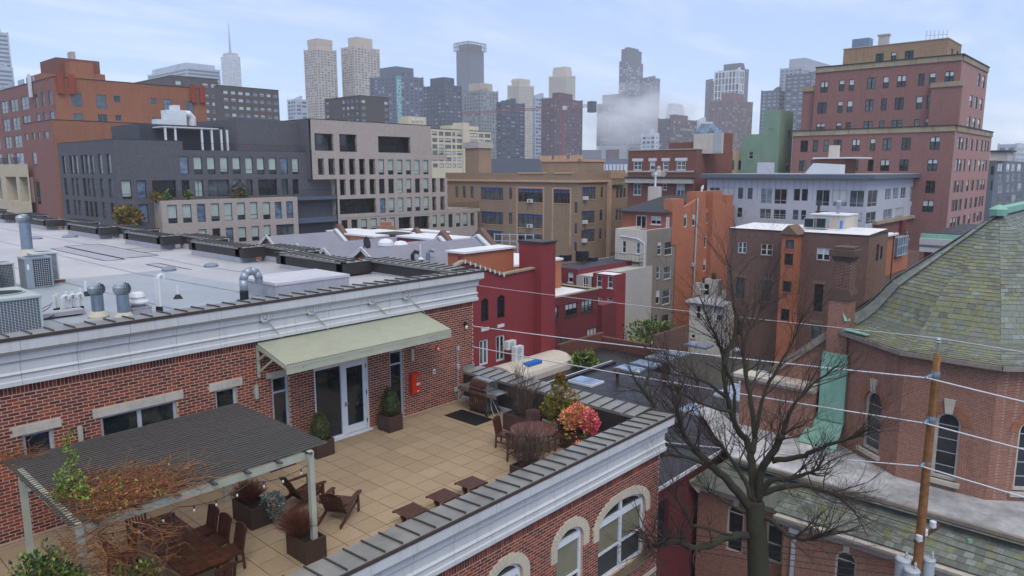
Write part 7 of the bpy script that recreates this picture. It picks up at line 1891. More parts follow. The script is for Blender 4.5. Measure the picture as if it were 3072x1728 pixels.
# ---------- black-roofed red house next door
ZR=-6.0
T=thing('black_roofed_house','long low dark red house under a wet black flat roof with skylights','building',(22,5,GROUND))
RX0,RX1,RY0,RY1=8.35,34.0,-1.3,12.5
fac2(T,'y',RY0+.45,RX0,RX1,GROUND,ZR-.4,REDD,[(a,b,c,d)for a,b,c,d in((9.3,10.2,-9.5,-7.2),(12.4,14.2,-9.6,-7.2),(15.2,16.2,-9.6,-7.4),(17.2,19.0,-9.6,-7.2),(12.4,14.2,-12.2,-10.4))],dict(n='rh',d=.3,fw=.08,cols=2,rows=(.5,),fm=F_BLK,vars=V_DRK),.3)
bx(T,'wall',REDD,RX0,RX1,RY0+.8,RY1-.1,GROUND,ZR-.3,'b')
mb=MB();mb.box(RX0,RX1,RY0+.1,RY0+.46,ZR-.42,ZR-.12);mb.box(RX0,RX1,RY0,RY0+.1,ZR-.3,ZR-.02);mb.build('fascia',REDD,T)
x=RX0;k=0
while x<RX1:
 mb=MB();xe=min(x+1.9,RX1);l=.005*(k%2);mb.face([(x,RY0,ZR+l),(xe+.05,RY0,ZR+l+.004),(xe+.05,RY1,ZR+l+.004),(x,RY1,ZR+l)]);mb.face([(xe+.05,RY0,ZR+l+.004),(xe+.05,RY0,ZR-.05),(xe+.05,RY1,ZR-.05),(xe+.05,RY1,ZR+l+.004)]);mb.build('roof_sheet',BLK,T);x+=1.9;k+=1
mb=MB();mb.box(RX0,RX1,RY1,RY1+.35,ZR-.5,ZR+.18);mb.build('edge_kerb',BLK,T);mb=MB();mb.box(RX0,RX1,RY1+.34,RY1+.42,ZR-.1,ZR+.2);mb.box(RX0,RX1,RY0-.06,RY0-.001,ZR-.14,ZR+.03);mb.build('metal_edge',F_WHT,T)
SKY_=glass('skylight_glass','#6f8299',.04)  # blue-grey glass, the same in every skylight pane
sk=[(2,2,745,930,0),(2,2,1190,805,1),(2,2,1350,757,1),(2,2,1500,697,1),(2,2,1640,652,1),(2,2,1890,1220,0),(2,2,2220,1070,0),(2,2,2470,945,0),(2,2,2330,1010,0),(3,2,10,870,0),(2,2,1880,568,1),(2,2,2390,860,0)]
for n_,(i,j,x,y,b)in enumerate(sk):
 d=onZ(S(i,j,x,y),ZR+.15);w,h=.75,1.0
 t=thing('skylight',('white-framed skylight by the corner of the dark terrace' if n_==0 else 'blue-grey skylight, number %s from the white roof edge corner in the row of four'%('first','second','third','fourth')[n_-1]if n_<5 else('pale skylight nearest the front parapet corner','pale skylight left of the tree trunk','pale skylight right of the tree trunk','pale skylight between the main limbs of the tree','pale skylight at the right end by the white stone band','blue skylight farthest back on the black roof','pale skylight beyond the tree crown')[n_-5]).replace('number ',''),'skylight',(d.x,d.y,ZR),0,'skylights on the black roof')
 mb=MB();mb.box(d.x-w,d.x+w,d.y-h,d.y+h,ZR-.01,ZR+.14);mb.build('frame',F_WHT if not b else GALVB,t)
 mb=MB();mb.face([(d.x-w+.08,d.y-h+.08,ZR+.15),(d.x+w-.08,d.y-h+.08,ZR+.15),(d.x+w-.08,d.y+h-.08,ZR+.17),(d.x-w+.08,d.y+h-.08,ZR+.17)]);mb.build('pane',SKY_,t)
for n_,(x,y,m,lab)in enumerate(((1260,890,GALV,'pale roof vent near the middle of the black roof, left one'),(1660,900,GALV,'pale roof vent near the middle of the black roof, right one'),(2260,665,GALV,'pale roof vent far back behind the tree crown'),(1535,945,F_BRN,'rusty roof cowl, left of the pair in the middle of the black roof'),(1670,1035,F_BRN,'rusty roof cowl nearest the bare small tree'),(1865,960,F_BRN,'rusty roof cowl close to the tree trunk'),(1060,885,F_BRN,'rusty roof cowl nearest the white-framed skylight'))):
 d=onZ(S(2,2,x,y+45),ZR);mb=MB();mb.tube([(d.x,d.y,ZR),(d.x,d.y,ZR+.5)],.11,8);mb.lathe([(.17,0),(.3,.12),(.3,.25),(.15,.42),(.02,.45)],(d.x,d.y,ZR+.45),10);mb.top('roof_cowl',m,lab,'roof vent',(d.x,d.y,ZR),'vents on the black roof')
mb=MB();d=onZ(S(2,2,1490,600),ZR);mb.box(d.x-.5,d.x+5,RY1+.3,RY1+.6,ZR-1,ZR+1.1);mb.top('brick_parapet',BRB,'short brick parapet at the far corner of the black roof','wall',(d.x,RY1+.4,ZR))
# shrubs in the yards beyond
for k,(x,y,D,s,n_,lab)in enumerate(((1420,540,76,3.4,2600,'large green evergreen shrub at the foot of the orange house'),(780,800,58,1.5,900,'small yellow-green shrub beside the dark terrace'),(1250,680,68,1.6,900,'low green shrub behind the white roof edge'))):
 d=deep(S(2,2,x,y),D);lv=MB();st=MB()
 for q in range(7):leaves(lv,d+Vector((rnd.uniform(-1,1),rnd.uniform(-1,1),rnd.uniform(-.5,.6)))*s*.55,(s*.55,s*.55,s*.5),n_//7,.22,(4,3,2),.5,.5,.4,seed=200+k*9+q)
 st.tube([(d.x,d.y,GROUND),(d.x,d.y,d.z)],[.2,.08],6)
 plant('yard_shrub',lab,'shrub',(d.x,d.y,GROUND),[('leaves',lv,L_GRN),('stem',st,TWIG_G)])
# ================================================================== church, tree, pole, wires
def onP(p,o,n):
 d=ray(p);return CAM+d*((Vector(o)-CAM).dot(n)/d.dot(n))
CHB=brick('church_brick','#966350','#835343','#9d8375',bw=.21,bh=.068,big=.3,streak=.3,stainc='#5a3524')
SLM=[mat('slate_'+n,c,.6,.15,6,.35,.7,dirt=d,island=.13)for n,c,d in(('grey','#70756b','#42453b'),('moss','#75765a','#494c32'),('dark','#62665d','#3a3c33'),('pale','#7d847c','#4c5048'))]
COPR=mat('copper_patina','#86b5a0',.7,.07,3,.3,.6,streak=.25,dirt='#4d6b5c')
MOULD=mat('mottled_pale_roof','#bdbdbf',.75,.16,1.5,.8,.5,dirt='#4e4d47')
SOFF=mat('weathered_timber_trim','#8f857c',.8,.1,4,.35,.8,streak=.2)
WTR=mat('white_stone_trim','#bdb5a8',.8,.06,3,.3,.6,streak=.3,dirt='#6a6156')
LEAD=glass('leaded_glass','#23292e',.12)
T=thing('church','brick church with a rounded slate-roofed apse, low annex and patinated copper','church',(32,-10,GROUND))
CH=T;R0C=rootm(T).translation
ZBASE,ZEAVE=-5.6,.42
AC_=Vector((29.9,-11.0,0))
EV=[Vector(v)for v in((30.5,-4.6,ZEAVE),(27.5,-5.8,ZEAVE),(25.0,-9.2,ZEAVE),(24.95,-12.8,ZEAVE),(27.5,-16.3,ZEAVE),(31,-17.2,ZEAVE))]
APX=Vector((30.2,-11.4,zat((2987,640),30.2,-11.4)))
# wall facets with arched windows, keystones and brick arches
def facet(A,B,wins):
 A2,B2=Vector((A.x,A.y,0)),Vector((B.x,B.y,0));du=(B2-A2).normalized();nn=Vector((0,0,1)).cross(du)*-1
 if nn.dot(CAM-A2)<0:nn=-nn
 L=(B2-A2).length;P=lambda u,z,d=0.0:tuple(A2+du*u+Vector((0,0,z))-nn*d)
 hs=[]
 for px0,px1,pyt,pyb in wins:
  ua=(onP(px0,A2,nn)-A2).dot(du);ub=(onP(px1,A2,nn)-A2).dot(du);zt=onP(pyt,A2,nn).z;zb=onP(pyb,A2,nn).z
  ua,ub=max(min(ua,ub),.2),min(max(ua,ub),L-.15);hs.append((ua,ub,zb,zt-(ub-ua)/2,zt))
 mb=MB();loops=[[Vector((u,z,0))for u,z in q]for q in[[(0,ZBASE-.6),(L,ZBASE-.6),(L,ZEAVE),(0,ZEAVE)]]+[arch(*h)for h in hs]]
 flat=[p for q in loops for p in q]
 for t_ in tessellate_polygon(loops):mb.face([P(flat[i].x,flat[i].y)for i in t_])
 for q in loops[1:]:
  for i in range(len(q)):a,b=q[i],q[(i+1)%len(q)];mb.face([P(a.x,a.y),P(b.x,b.y),P(b.x,b.y,.3),P(a.x,a.y,.3)])
 mb.build('wall',CHB,CH)
 for h in hs:
  o=arch(*h);ii=arch(h[0]+.13,h[1]-.13,h[2]+.16,h[3],h[4]-.13);mb=MB()
  for i in range(len(o)):
   j=(i+1)%len(o);mb.face([P(*o[i],.12),P(*o[j],.12),P(*ii[j],.12),P(*ii[i],.12)]);mb.face([P(*ii[i],.12),P(*ii[j],.12),P(*ii[j],.22),P(*ii[i],.22)])
  w=mb.build('arched_window',WTR,CH);mb=MB();mb.face([P(*p,.2)for p in ii]);mb.build('pane',LEAD,w);mb=MB()
  for k in range(1,5):
   z=h[2]+(h[3]-h[2])*k/4.2;mb.face([P(h[0]+.13,z-.02,.18),P(h[1]-.13,z-.02,.18),P(h[1]-.13,z+.02,.18),P(h[0]+.13,z+.02,.18)])
  mb.build('glazing_bar',F_GRY,w)
  c,r=(h[0]+h[1])/2,(h[1]-h[0])/2;mb=MB()
  for i in range(15):
   a0,a1=PI*i/15,PI*(i+.94)/15
   if abs((a0+a1)/2-PI/2)<.16:continue
   q=[(c+(r+d_)*math.cos(a),h[3]+(r+d_)*math.sin(a))for a,d_ in((a0,.01),(a1,.01),(a1,.36),(a0,.36))]
   mb.face([P(*p,-.03)for p in q])
   for i2 in range(4):mb.face([P(*q[i2],-.03),P(*q[(i2+1)%4],-.03),P(*q[(i2+1)%4]),P(*q[i2])])
  mb.build('brick_arch',ORB,CH)
  mb=MB();k0=[(c-.14,h[4]-.05),(c+.14,h[4]-.05),(c+.22,h[4]+.6),(c-.22,h[4]+.6)];mb.face([P(*p,-.1)for p in k0])
  for i2 in range(4):mb.face([P(*k0[i2],-.1),P(*k0[(i2+1)%4],-.1),P(*k0[(i2+1)%4]),P(*k0[i2])])
  mb.build('keystone',WTR,CH)
  mb=MB();mb.obox(P((h[0]+h[1])/2,h[2]-.1,-.02),du*(r+.15),nn*.14,Vector((0,0,.1)));mb.build('sill',WTR,CH)
s4=lambda x,y:S(3,2,x,y);s5=lambda x,y:S(3,3,x,y)
facet(EV[1],EV[2],[(s4(962,1250),s4(1142,1250),s4(1060,1035),s5(1020,190))])
facet(EV[2],EV[3],[(s4(1672,1420),s4(1945,1420),s4(1815,1250),s5(1760,480))])
facet(EV[3],EV[4],[(s5(2490,300),s5(2760,330),s4(2600,1330),s5(2560,600))])
facet(EV[0],EV[1],[])
# slates: each facet in overlapping courses, the largest singly
GR_=lambda t:t-.085*math.sin(PI*min(t/.38,1.0))
def slates(facets,exposure,width,steep,zfun):
 out=[]
 for fi,(A,B,P0,P1)in enumerate(facets):
  sl=((P0+P1)/2-(A+B)/2).length;n=int(sl/exposure)
  for r in range(n):
   t0,t1=r/n,(r+1.16)/n
   a,b=A.lerp(P0,t0),B.lerp(P1,t0);a1,b1=A.lerp(P0,min(t1,1)),B.lerp(P1,min(t1,1))
   z0,z1_=A.z+(P0.z-A.z)*zfun(t0),A.z+(P0.z-A.z)*zfun(min(t1,1));a.z=b.z=z0;a1.z=b1.z=z1_
   L=(b-a).length;m_=max(1,int(L/width));off=.5*(r%2)
   for k in range(-1,m_+1):
    f0,f1=max(0,(k+off)/m_),min(1,(k+off+.975)/m_)
    if f1-f0<.15/m_:continue
    out.append((a.lerp(b,f0),a.lerp(b,f1),a1.lerp(b1,f1),a1.lerp(b1,f0),fi,r/n))
 return out
fac_ap=[(EV[i]+(EV[i]-AC_).normalized()*.4*Vector((1,1,0)).length/1.414,EV[i+1]+(EV[i+1]-AC_).normalized()*.4,APX,APX)for i in range(5)]
for k,q in enumerate(fac_ap):
 q[0].z=q[1].z=ZEAVE
NE=Vector((62,APX.y,APX.z));
SL=slates(fac_ap,.2,.31,1,GR_)
SL+=slates([(fac_ap[4][1],Vector((62,-17.6,ZEAVE)),APX,NE)],.2,.31,1,GR_)
def slate_mesh(mb,q,m,R):
 a,b,c,d=[Vector(v)for v in q[:4]];nn=(b-a).cross(d-a).normalized()
 if nn.z<0:nn=-nn
 h=.022+R.random()*.01;a1,b1=a+nn*h,b+nn*h;i=len(mb.v)
 a1+=(d-a).normalized()*R.uniform(-.012,.012)
 mb.v+=[tuple(v)for v in(a,b,b1,a1,c+nn*.004,d+nn*.004)]
 for f in((0,1,2,3),(3,2,4,5),(1,4,2),(0,3,5)):mb.f.append(tuple(i+k for k in f));mb.m.append(m)
def lay(SL,pick,n_single,name_rest):
 R=random.Random(3);rest=MB()
 def key(i):
  c=(SL[i][0]+SL[i][2])/2;x,y,d=pix(c);return d if 0<x<3072 and 0<y<1728 else 1e9
 best=set(sorted(range(len(SL)),key=key)[:n_single])
 for i,q in enumerate(SL):
  m=pick(q,R)
  if i in best:
   mb=MB();slate_mesh(mb,q,0,R);mb.build('slate',SLM[m],CH)
  else:slate_mesh(rest,q,m,R)
 rest.build(name_rest,SLM,CH,stuff=True)
def pick_ap(q,R):
 r=R.random();mossy=1 if q[4]in(1,2)and q[5]<.75 else 0
 if mossy:return 1 if r<.55 else 2 if r<.7 else 0 if r<.98 else 3
 return 0 if r<.62 else 2 if r<.78 else 1 if r<.9 else 3
lay(SL,pick_ap,150,'apse_slating')
# boards under the slates, eave moulding, hips, ridge
mb=MB()
for A,B,P0,_ in fac_ap:
 st=8
 for k in range(st):
  t0,t1=k/st,(k+1)/st;q=[A.lerp(P0,t0),B.lerp(P0,t0),B.lerp(P0,t1),A.lerp(P0,t1)]
  for v,t_ in zip(q,(t0,t0,t1,t1)):v.z=A.z+(P0.z-A.z)*GR_(t_)-.03
  mb.face(q)
 mb.face([A,B,B-Vector((0,0,.2)),A-Vector((0,0,.2))])
mb.face([fac_ap[4][1]-Vector((0,0,.03)),(62,-17.6,ZEAVE-.03),NE,APX]);mb.face([NE,(62,-5,ZEAVE),EV[0],APX]);mb.build('roof_boarding',SLM[2],T)
mb=MB()
for A,B,_,_2 in fac_ap:mb.bar(A-Vector((0,0,.12)),B-Vector((0,0,.12)),.16,.2)
mb.build('eave_moulding',SOFF,T)
mb=MB();mb.bar(APX+Vector((.4,0,.12)),NE+Vector((0,0,.12)),.5,.3);mb.lathe([(.35,0),(.4,.3),(.1,.5)],APX-Vector((.1,0,.1)),8);mb.build('ridge_cap',COPR,T)
mb=MB()
for A,_,_3,_2 in fac_ap[:1]+fac_ap[1:2]:
 for k in range(13):
  t0,t1=.12+k*.068,.12+(k+.94)*.068;q=[A.lerp(APX,t0),A.lerp(APX,t1)]
  for v,t_ in zip(q,(t0,t1)):v.z=A.z+(APX.z-A.z)*GR_(t_)+.05
  mb.bar(q[0],q[1],.42,.04)
mb.build('hip_slates',SLM[3],T)
# nave body
bx(T,'nave_wall',CHB,31,62,-16.9,-5,GROUND,ZEAVE-.05,'b')
# chimney
cx_,cy_=27.7,-5.45
d0=zat(S(3,1,950,1040),cx_,cy_);d1=zat(S(3,1,900,1100),cx_,cy_);d2=zat(S(3,2,890,20),cx_,cy_);d3=zat(S(3,2,890,110),cx_,cy_)
t=T;mb=MB();mb.box(cx_-.42,cx_+.42,cy_-.42,cy_+.42,d2,d1-.15)
for k in(-.2,0,.2):mb.box(cx_-.45,cx_-.42,cy_+k-.06,cy_+k+.06,d2+.3,d1-.4)
ch2=mb.build('chimney',BRB,t)
mb=MB();mb.box(cx_-.5,cx_+.5,cy_-.5,cy_+.5,GROUND,d3);mb.build('chimney_base',CHB,t)
mb=MB();mb.sweep([(cy_-.56,d3),(cy_-.56,d3+.3),(cy_-.45,d2+.1),(cy_+.45,d2+.1),(cy_+.56,d3+.3),(cy_+.56,d3)],cx_-.56,cx_+.56);mb.build('chimney_shoulder',mat('brown_stone','#5d4a40',.85,.1,5,.3),t)
mb=MB();mb.box(cx_-.5,cx_+.5,cy_-.5,cy_+.5,d1-.3,d1-.12);mb.box(cx_-.62,cx_+.62,cy_-.62,cy_+.62,d1-.12,d0-.1);mb.box(cx_-.48,cx_+.48,cy_-.48,cy_+.48,d0-.1,d0+.05);mb.build('chimney_cap',MATS['brown_stone'],ch2)
mb=MB();mb.bar((27.2,-5.9,ZEAVE+.5),(27.6,-5.4,d3+.2),.3,.06);mb.bar((27.0,-5.95,ZEAVE+.1),(26.2,-7.2,ZEAVE+.15),.3,.05);mb.build('copper_flashing',COPR,t)
# transept wall with raking coping, copper flue, white stone band
XT=27.6;k2=lambda x,y:onX((2260+x/4.21,900+y/4.21),XT)
a,b=k2(1175,240),k2(250,850)
mb=MB();mb.face([(XT,a.y,GROUND),(XT,b.y,GROUND),(XT,b.y,b.z-.35),(XT,a.y,a.z-.35)]);mb.face([(XT,b.y,GROUND),(XT+8,b.y,GROUND),(XT+8,b.y,b.z-.35),(XT,b.y,b.z-.35)]);mb.face([(XT,a.y,a.z-.35),(XT,b.y,b.z-.35),(XT+8,b.y,b.z-.35),(XT+8,a.y,a.z-.35)]);mb.build('transept_wall',CHB,T)
mb=MB();n=7
for i in range(n):
 p,q=a.lerp(b,i/n),a.lerp(b,(i+.97)/n);mb.bar(p+Vector((.1,0,-.18)),q+Vector((.1,0,-.18)),.62,.36)
mb.build('raking_coping',SOFF,T)
c0_,c1_2=onX((2469,1054),XT-.4),onX((2531,1265),XT-.4)
mb=MB();mb.box(XT-.52,XT,c1_2.y,c0_.y,ZBASE+1.2,c0_.z);mb.box(XT-.56,XT,c1_2.y-.04,c0_.y+.04,c0_.z-.9,c0_.z-.85);mb.face([(XT-.4,c0_.y,ZBASE+1.2),(XT-.4,c1_2.y,ZBASE+1.2),(XT-1.3,c1_2.y,ZBASE),(XT-1.3,c0_.y+.7,ZBASE)]);mb.face([(XT,c0_.y,ZBASE+1.8),(XT-.4,c0_.y,ZBASE+1.2),(XT-1.3,c0_.y+.7,ZBASE),(XT,c0_.y+.9,ZBASE)]);mb.build('copper_flue',COPR,T)
w0,w1=k2(165,900),k2(835,1190)
bx(T,'stone_cornice',WTR,XT-.9,XT,w1.y,w0.y+1.2,w1.z+.2,w0.z-.3,'');bx(T,'stone_cornice',WTR,XT-1.15,XT,w1.y,w0.y+1.4,w0.z-.299,w0.z-.1,'');bx(T,'low_wall',CHB,XT-.8,XT,w1.y,w0.y+1.1,GROUND,w1.z+.199,'b')
# annex: flat mottled roof, slate skirt, gutter, brick wall with arched windows
XA,YN=20.45,-1.0
yj=onX((1960+1660/4.21,1300+985/4.21),XA).y
ZG=-7.0
XC,ZC=22.0,-5.75
mb=MB();mb.face([(XC,-27,ZC+.05),(XC,-2.4,ZC+.05),(28.5,3.0,ZC+.12),(28.5,-27,ZC+.12)]);mb.build('flat_roof',MOULD,T)
mb=MB();mb.bar((XC-.05,-27,ZC+.06),(XC-.05,-2.5,ZC+.06),.2,.16);mb.build('roof_curb',SOFF,T)
mb=MB();mb.bar((XC-.3,-27,ZC-.08),(XC-.3,-2.7,ZC-.08),.5,.03,up=(.5,0,1));mb.build('lead_flashing',mat('dark_lead','#33343a',.6,.1,4,.3,1.0),T)
lin2=lambda t:t
SA=slates([(Vector((XA+.32,yj,ZG+.05)),Vector((XA+.85,YN,ZG+.05)),Vector((XC-.02,yj,ZC)),Vector((XC+.02,-2.4,ZC))),(Vector((XA,-27,ZG+.05)),Vector((XA,yj+.5,ZG+.05)),Vector((XC-.02,-27,ZC)),Vector((XC-.02,yj,ZC)))],.26,.33,1,lin2)
lay(SA,lambda q,R:(lambda r:0 if r<.45 else 2 if r<.72 else 3 if r<.86 else 1)(R.random()),148,'annex_slating')
mb=MB();mb.face([(XA+.3,-27,ZG),(XA+.3,YN,ZG),(XC,-2.4,ZC-.04),(XC,-27,ZC-.04)]);mb.face([(XA+.8,YN,ZG),(24,YN,ZG),(24,-2.4,ZC),(XC,-2.4,ZC-.02)]);mb.build('roof_boarding',SLM[2],T)
def gutter(x,y0,y1):
 mb=MB();mb.sweep([(x+.5,ZG-.5),(x+.28,ZG-.5),(x+.25,ZG-.36),(x+.12,ZG-.3),(x+.08,ZG-.16),(x-.08,ZG-.1),(x-.1,ZG+.03),(x-.02,ZG+.03),(x+.04,ZG-.04),(x+.5,ZG+.0)],y0,y1,'y');mb.build('white_gutter',WTR,T)
gutter(XA+.5,yj,YN);gutter(XA-.3,-27,yj+.35)
mb=MB();mb.sweep([(YN-.4,ZG-.5),(YN+.1,ZG-.12),(YN+.12,ZG+.03),(YN-.4,ZG)],XA+.4,XA+3.5);mb.build('white_gutter',WTR,T)
def ann(xw,y0,y1,wins):
 hs=[]
 for px0,px1,pt,pb in wins:
  u0,u1=sorted((onX(px0,xw).y,onX(px1,xw).y));zt=onX(pt,xw).z;hs.append((u0,u1,onX(pb,xw).z,zt-(u1-u0)/2,zt))
 mb=MB();wallpoly(mb,'x',xw,[(y0,GROUND),(y1,GROUND),(y1,ZG-.4),(y0,ZG-.4)],[arch(*h)for h in hs],.25);mb.build('annex_wall',CHB,T)
 for h in hs:
  o=arch(*h);ii=arch(h[0]+.1,h[1]-.1,h[2]+.1,h[3],h[4]-.1);mb=MB()
  for i in range(len(o)):
   j=(i+1)%len(o);mb.face([(xw+.08,*o[i]),(xw+.08,*o[j]),(xw+.08,*ii[j]),(xw+.08,*ii[i])])
  zz=h[2]+.9;mb.box(xw+.06,xw+.12,h[0]+.1,h[1]-.1,zz-.03,zz+.03);mb.box(xw+.06,xw+.12,h[0]+.1,h[1]-.1,h[3]-.02,h[3]+.02);w=mb.build('arched_window',WTR,T)
  mb=MB();mb.face([(xw+.15,*p)for p in ii]);mb.build('pane',LEAD,w)
  c=(h[0]+h[1])/2;mb=MB();mb.box(xw-.08,xw,c-.12,c+.12,h[4]-.02,h[4]+.35);mb.build('keystone',WTR,T)
q3=lambda x,y:(1960+x/4.21,1300+y/4.21);q4=lambda x,y:(2460+x/4.21,1384+y/4.21)
ann(XA+.8,yj,YN-.2,[(q3(925,1150),q3(1145,1150),q3(1040,905),q3(1020,1500)),(q3(1425,1250),q3(1650,1250),q3(1540,1075),q3(1540,1640))])
ann(XA,-27,yj,[(q4(185,1300),q4(465,1300),q4(330,1140),q4(320,1850))])
bx(T,'annex_wall',CHB,XA,XA+.79,yj-.02,yj,GROUND,ZG-.4,'');bx(T,'annex_body',CHB,XA+1,27.5,YN-.4,YN-.2,GROUND,ZG-.1,'')
d=onX(q3(1770,1350),XA-.1);mb=MB();mb.box(d.x-.05,d.x+.08,d.y-.07,d.y+.07,GROUND,ZG-.5);mb.box(d.x-.1,d.x+.1,d.y-.2,d.y+.2,ZG-.75,ZG-.45);mb.build('downpipe',F_GRY,T)
d=onX(q4(1885,1060),XA+1.0);mb=MB();mb.tube([d-Vector((0,0,.3)),d+Vector((0,0,.25))],.09,8);mb.build('copper_vent',COPR,T)
# the wires, the pole, its transformers
PX_,PY_=18.5,-11.75
zp=zat((2808,1061),PX_,PY_)
PW=mat('raw_pole_wood','#8a5f35',.85,.25,5,.3,1.5,streak=.6,dirt='#3b2815')
T=thing('utility_pole','raw brown wooden utility pole with crossarm in front of the church','utility pole',(PX_,PY_,GROUND))
mb=MB();n=12;mb.tube([(PX_+.015*math.sin(k*1.3),PY_,GROUND+(zp-GROUND)*k/n)for k in range(n+1)],[.205-.085*(k/n)for k in range(n+1)],12);mb.build('shaft',PW,T,smooth=True)
mb=MB();mb.tube([(PX_,PY_,zp-.2),(PX_,PY_,zp+.42)],.035,6);mb.lathe([(.06,0),(.11,.05),(.06,.1),(.11,.15),(.05,.22)],(PX_,PY_,zp+.38),10);mb.build('pin_insulator',GALV,T)
wz=[(onX(S(3,2,1600,905),PX_-.25),S(2,2,0,400),(3072,1201)),(onX(S(3,2,1580,1360),PX_-.25),S(2,2,0,630),(3072,1344)),(onX(S(3,3,1545,345),PX_-.25),S(2,3,480,-42),(3072,1487))]
for p,l,r in wz:
 mb=MB();mb.bar((PX_,PY_,p.z+.15),(p.x,p.y,p.z),.09,.1);mb.lathe([(.14,-.12),(.16,0),(.14,.12)],(PX_,PY_,p.z+.12),10);mb.lathe([(.05,-.06),(.09,0),(.05,.06)],p,8);mb.build('bracket',GALVB,T)
def wire(pts,r,lab,m):
 out=[]
 for a,b in zip(pts,pts[1:]):out+=sag(a,b,(b-a).length*.006,12)[:-1]
 out.append(pts[-1]);mb=MB();mb.tube(out,r,5);mb.top('overhead_wire',m,lab,'wire',tuple(pts[1]),'overhead wires at the pole')
top=Vector((PX_,PY_,zp+.58));lft=onX(S(2,2,0,-22),PX_)
WG=mat('pale_wire','#c8c8cc',.5,.05,4,0)
def ext(p,q,k):return p+(q-p)*k
wire([ext(top,lft,1.9),top,onX((3072,1063),PX_)+Vector((0,-20,-.2))],.012,'thin topmost wire from the pin on the pole top',WG)
for k,(p,l,r)in enumerate(wz):
 L_=onX(l,PX_-.25);wire([ext(p,L_,1.7),p,ext(p,onX(r,PX_-.25),3)],.03,('thick pale wire at the highest bracket of the pole','thick pale wire at the middle bracket of the pole','thick pale wire at the lowest bracket of the pole')[k],WG)
ins=[onX(q4(x,y),PX_-.1+k*.25)for k,(x,y)in enumerate(((1253,960),(1320,890),(1427,790)))]
mb=MB();mb.bar(ins[0]+Vector((0,.15,-.22)),ext(ins[0],ins[2],1.35)+Vector((0,-.1,-.22)),.1,.12);mb.build('crossarm',mat('red_brown_timber','#5f3a2c',.8,.15,6,.2),T)
for k,p in enumerate(ins):
 mb=MB();mb.lathe([(.05,-.2),(.08,-.14),(.12,-.12),(.12,-.02),(.08,0),(.12,.02),(.12,.1),(.05,.13)],p,12);mb.build('insulator',F_WHT,T)
 wire([p+Vector((-.5,26,1.2)),p+Vector((0,0,.1)),p+Vector((.2,-22,-.4))],.014,('thin black wire on the insulator nearest the pole face','thin black wire on the middle insulator of the crossarm','thin black wire on the outer insulator of the crossarm')[k],F_BLK)
for k,(x,y,r,lab)in enumerate(((1050,1250,.26,'grey pole transformer on the left of the pole, half behind the front one'),(1160,1385,.27,'grey pole transformer hanging lowest, in front'),(1375,1250,.22,'grey pole transformer on the right side of the pole'))):
 d=onX(q4(x,y),PX_+(-.25,-.5,.25)[k]);t=thing('transformer',lab,'transformer',tuple(d-Vector((0,0,1.0))),0,'pole transformers')
 mb=MB();mb.lathe([(r,-1.0),(r,-.02),(r*1.06,0),(r*1.06,.05),(r*.9,.1),(.02,.13)],d,20);mb.build('tank',F_GRY,t,smooth=False)
 mb=MB();mb.lathe([(.05,.08),(.06,.2),(.04,.24),(.06,.3),(.02,.4)],d+Vector((0,-.1,0)),8);mb.build('bushing',F_GRY,t);mb=MB();mb.bar(d+Vector((0,0,-.5)),(PX_,PY_,d.z-.5),.12,.1);mb.build('hanger',GALVB,t)
for k in range(4):
 a=onX(q3(60,1195+60*k)if k else q3(0,1180),16.0);b=Vector((PX_,PY_-.2,-6.2-.3*k));wire([a+(a-b)*.6,(a+b)/2+Vector((0,0,-.1)),b],.016 if k else .02,'low black service wire number '+('one','two','three','four')[k]+' counting down, over the yard by the tree' if False else('uppermost low service wire crossing the yard by the tree','second low service wire down across the yard by the tree','third low service wire down across the yard by the tree','lowest service wire crossing the yard by the tree')[k],F_BLK)
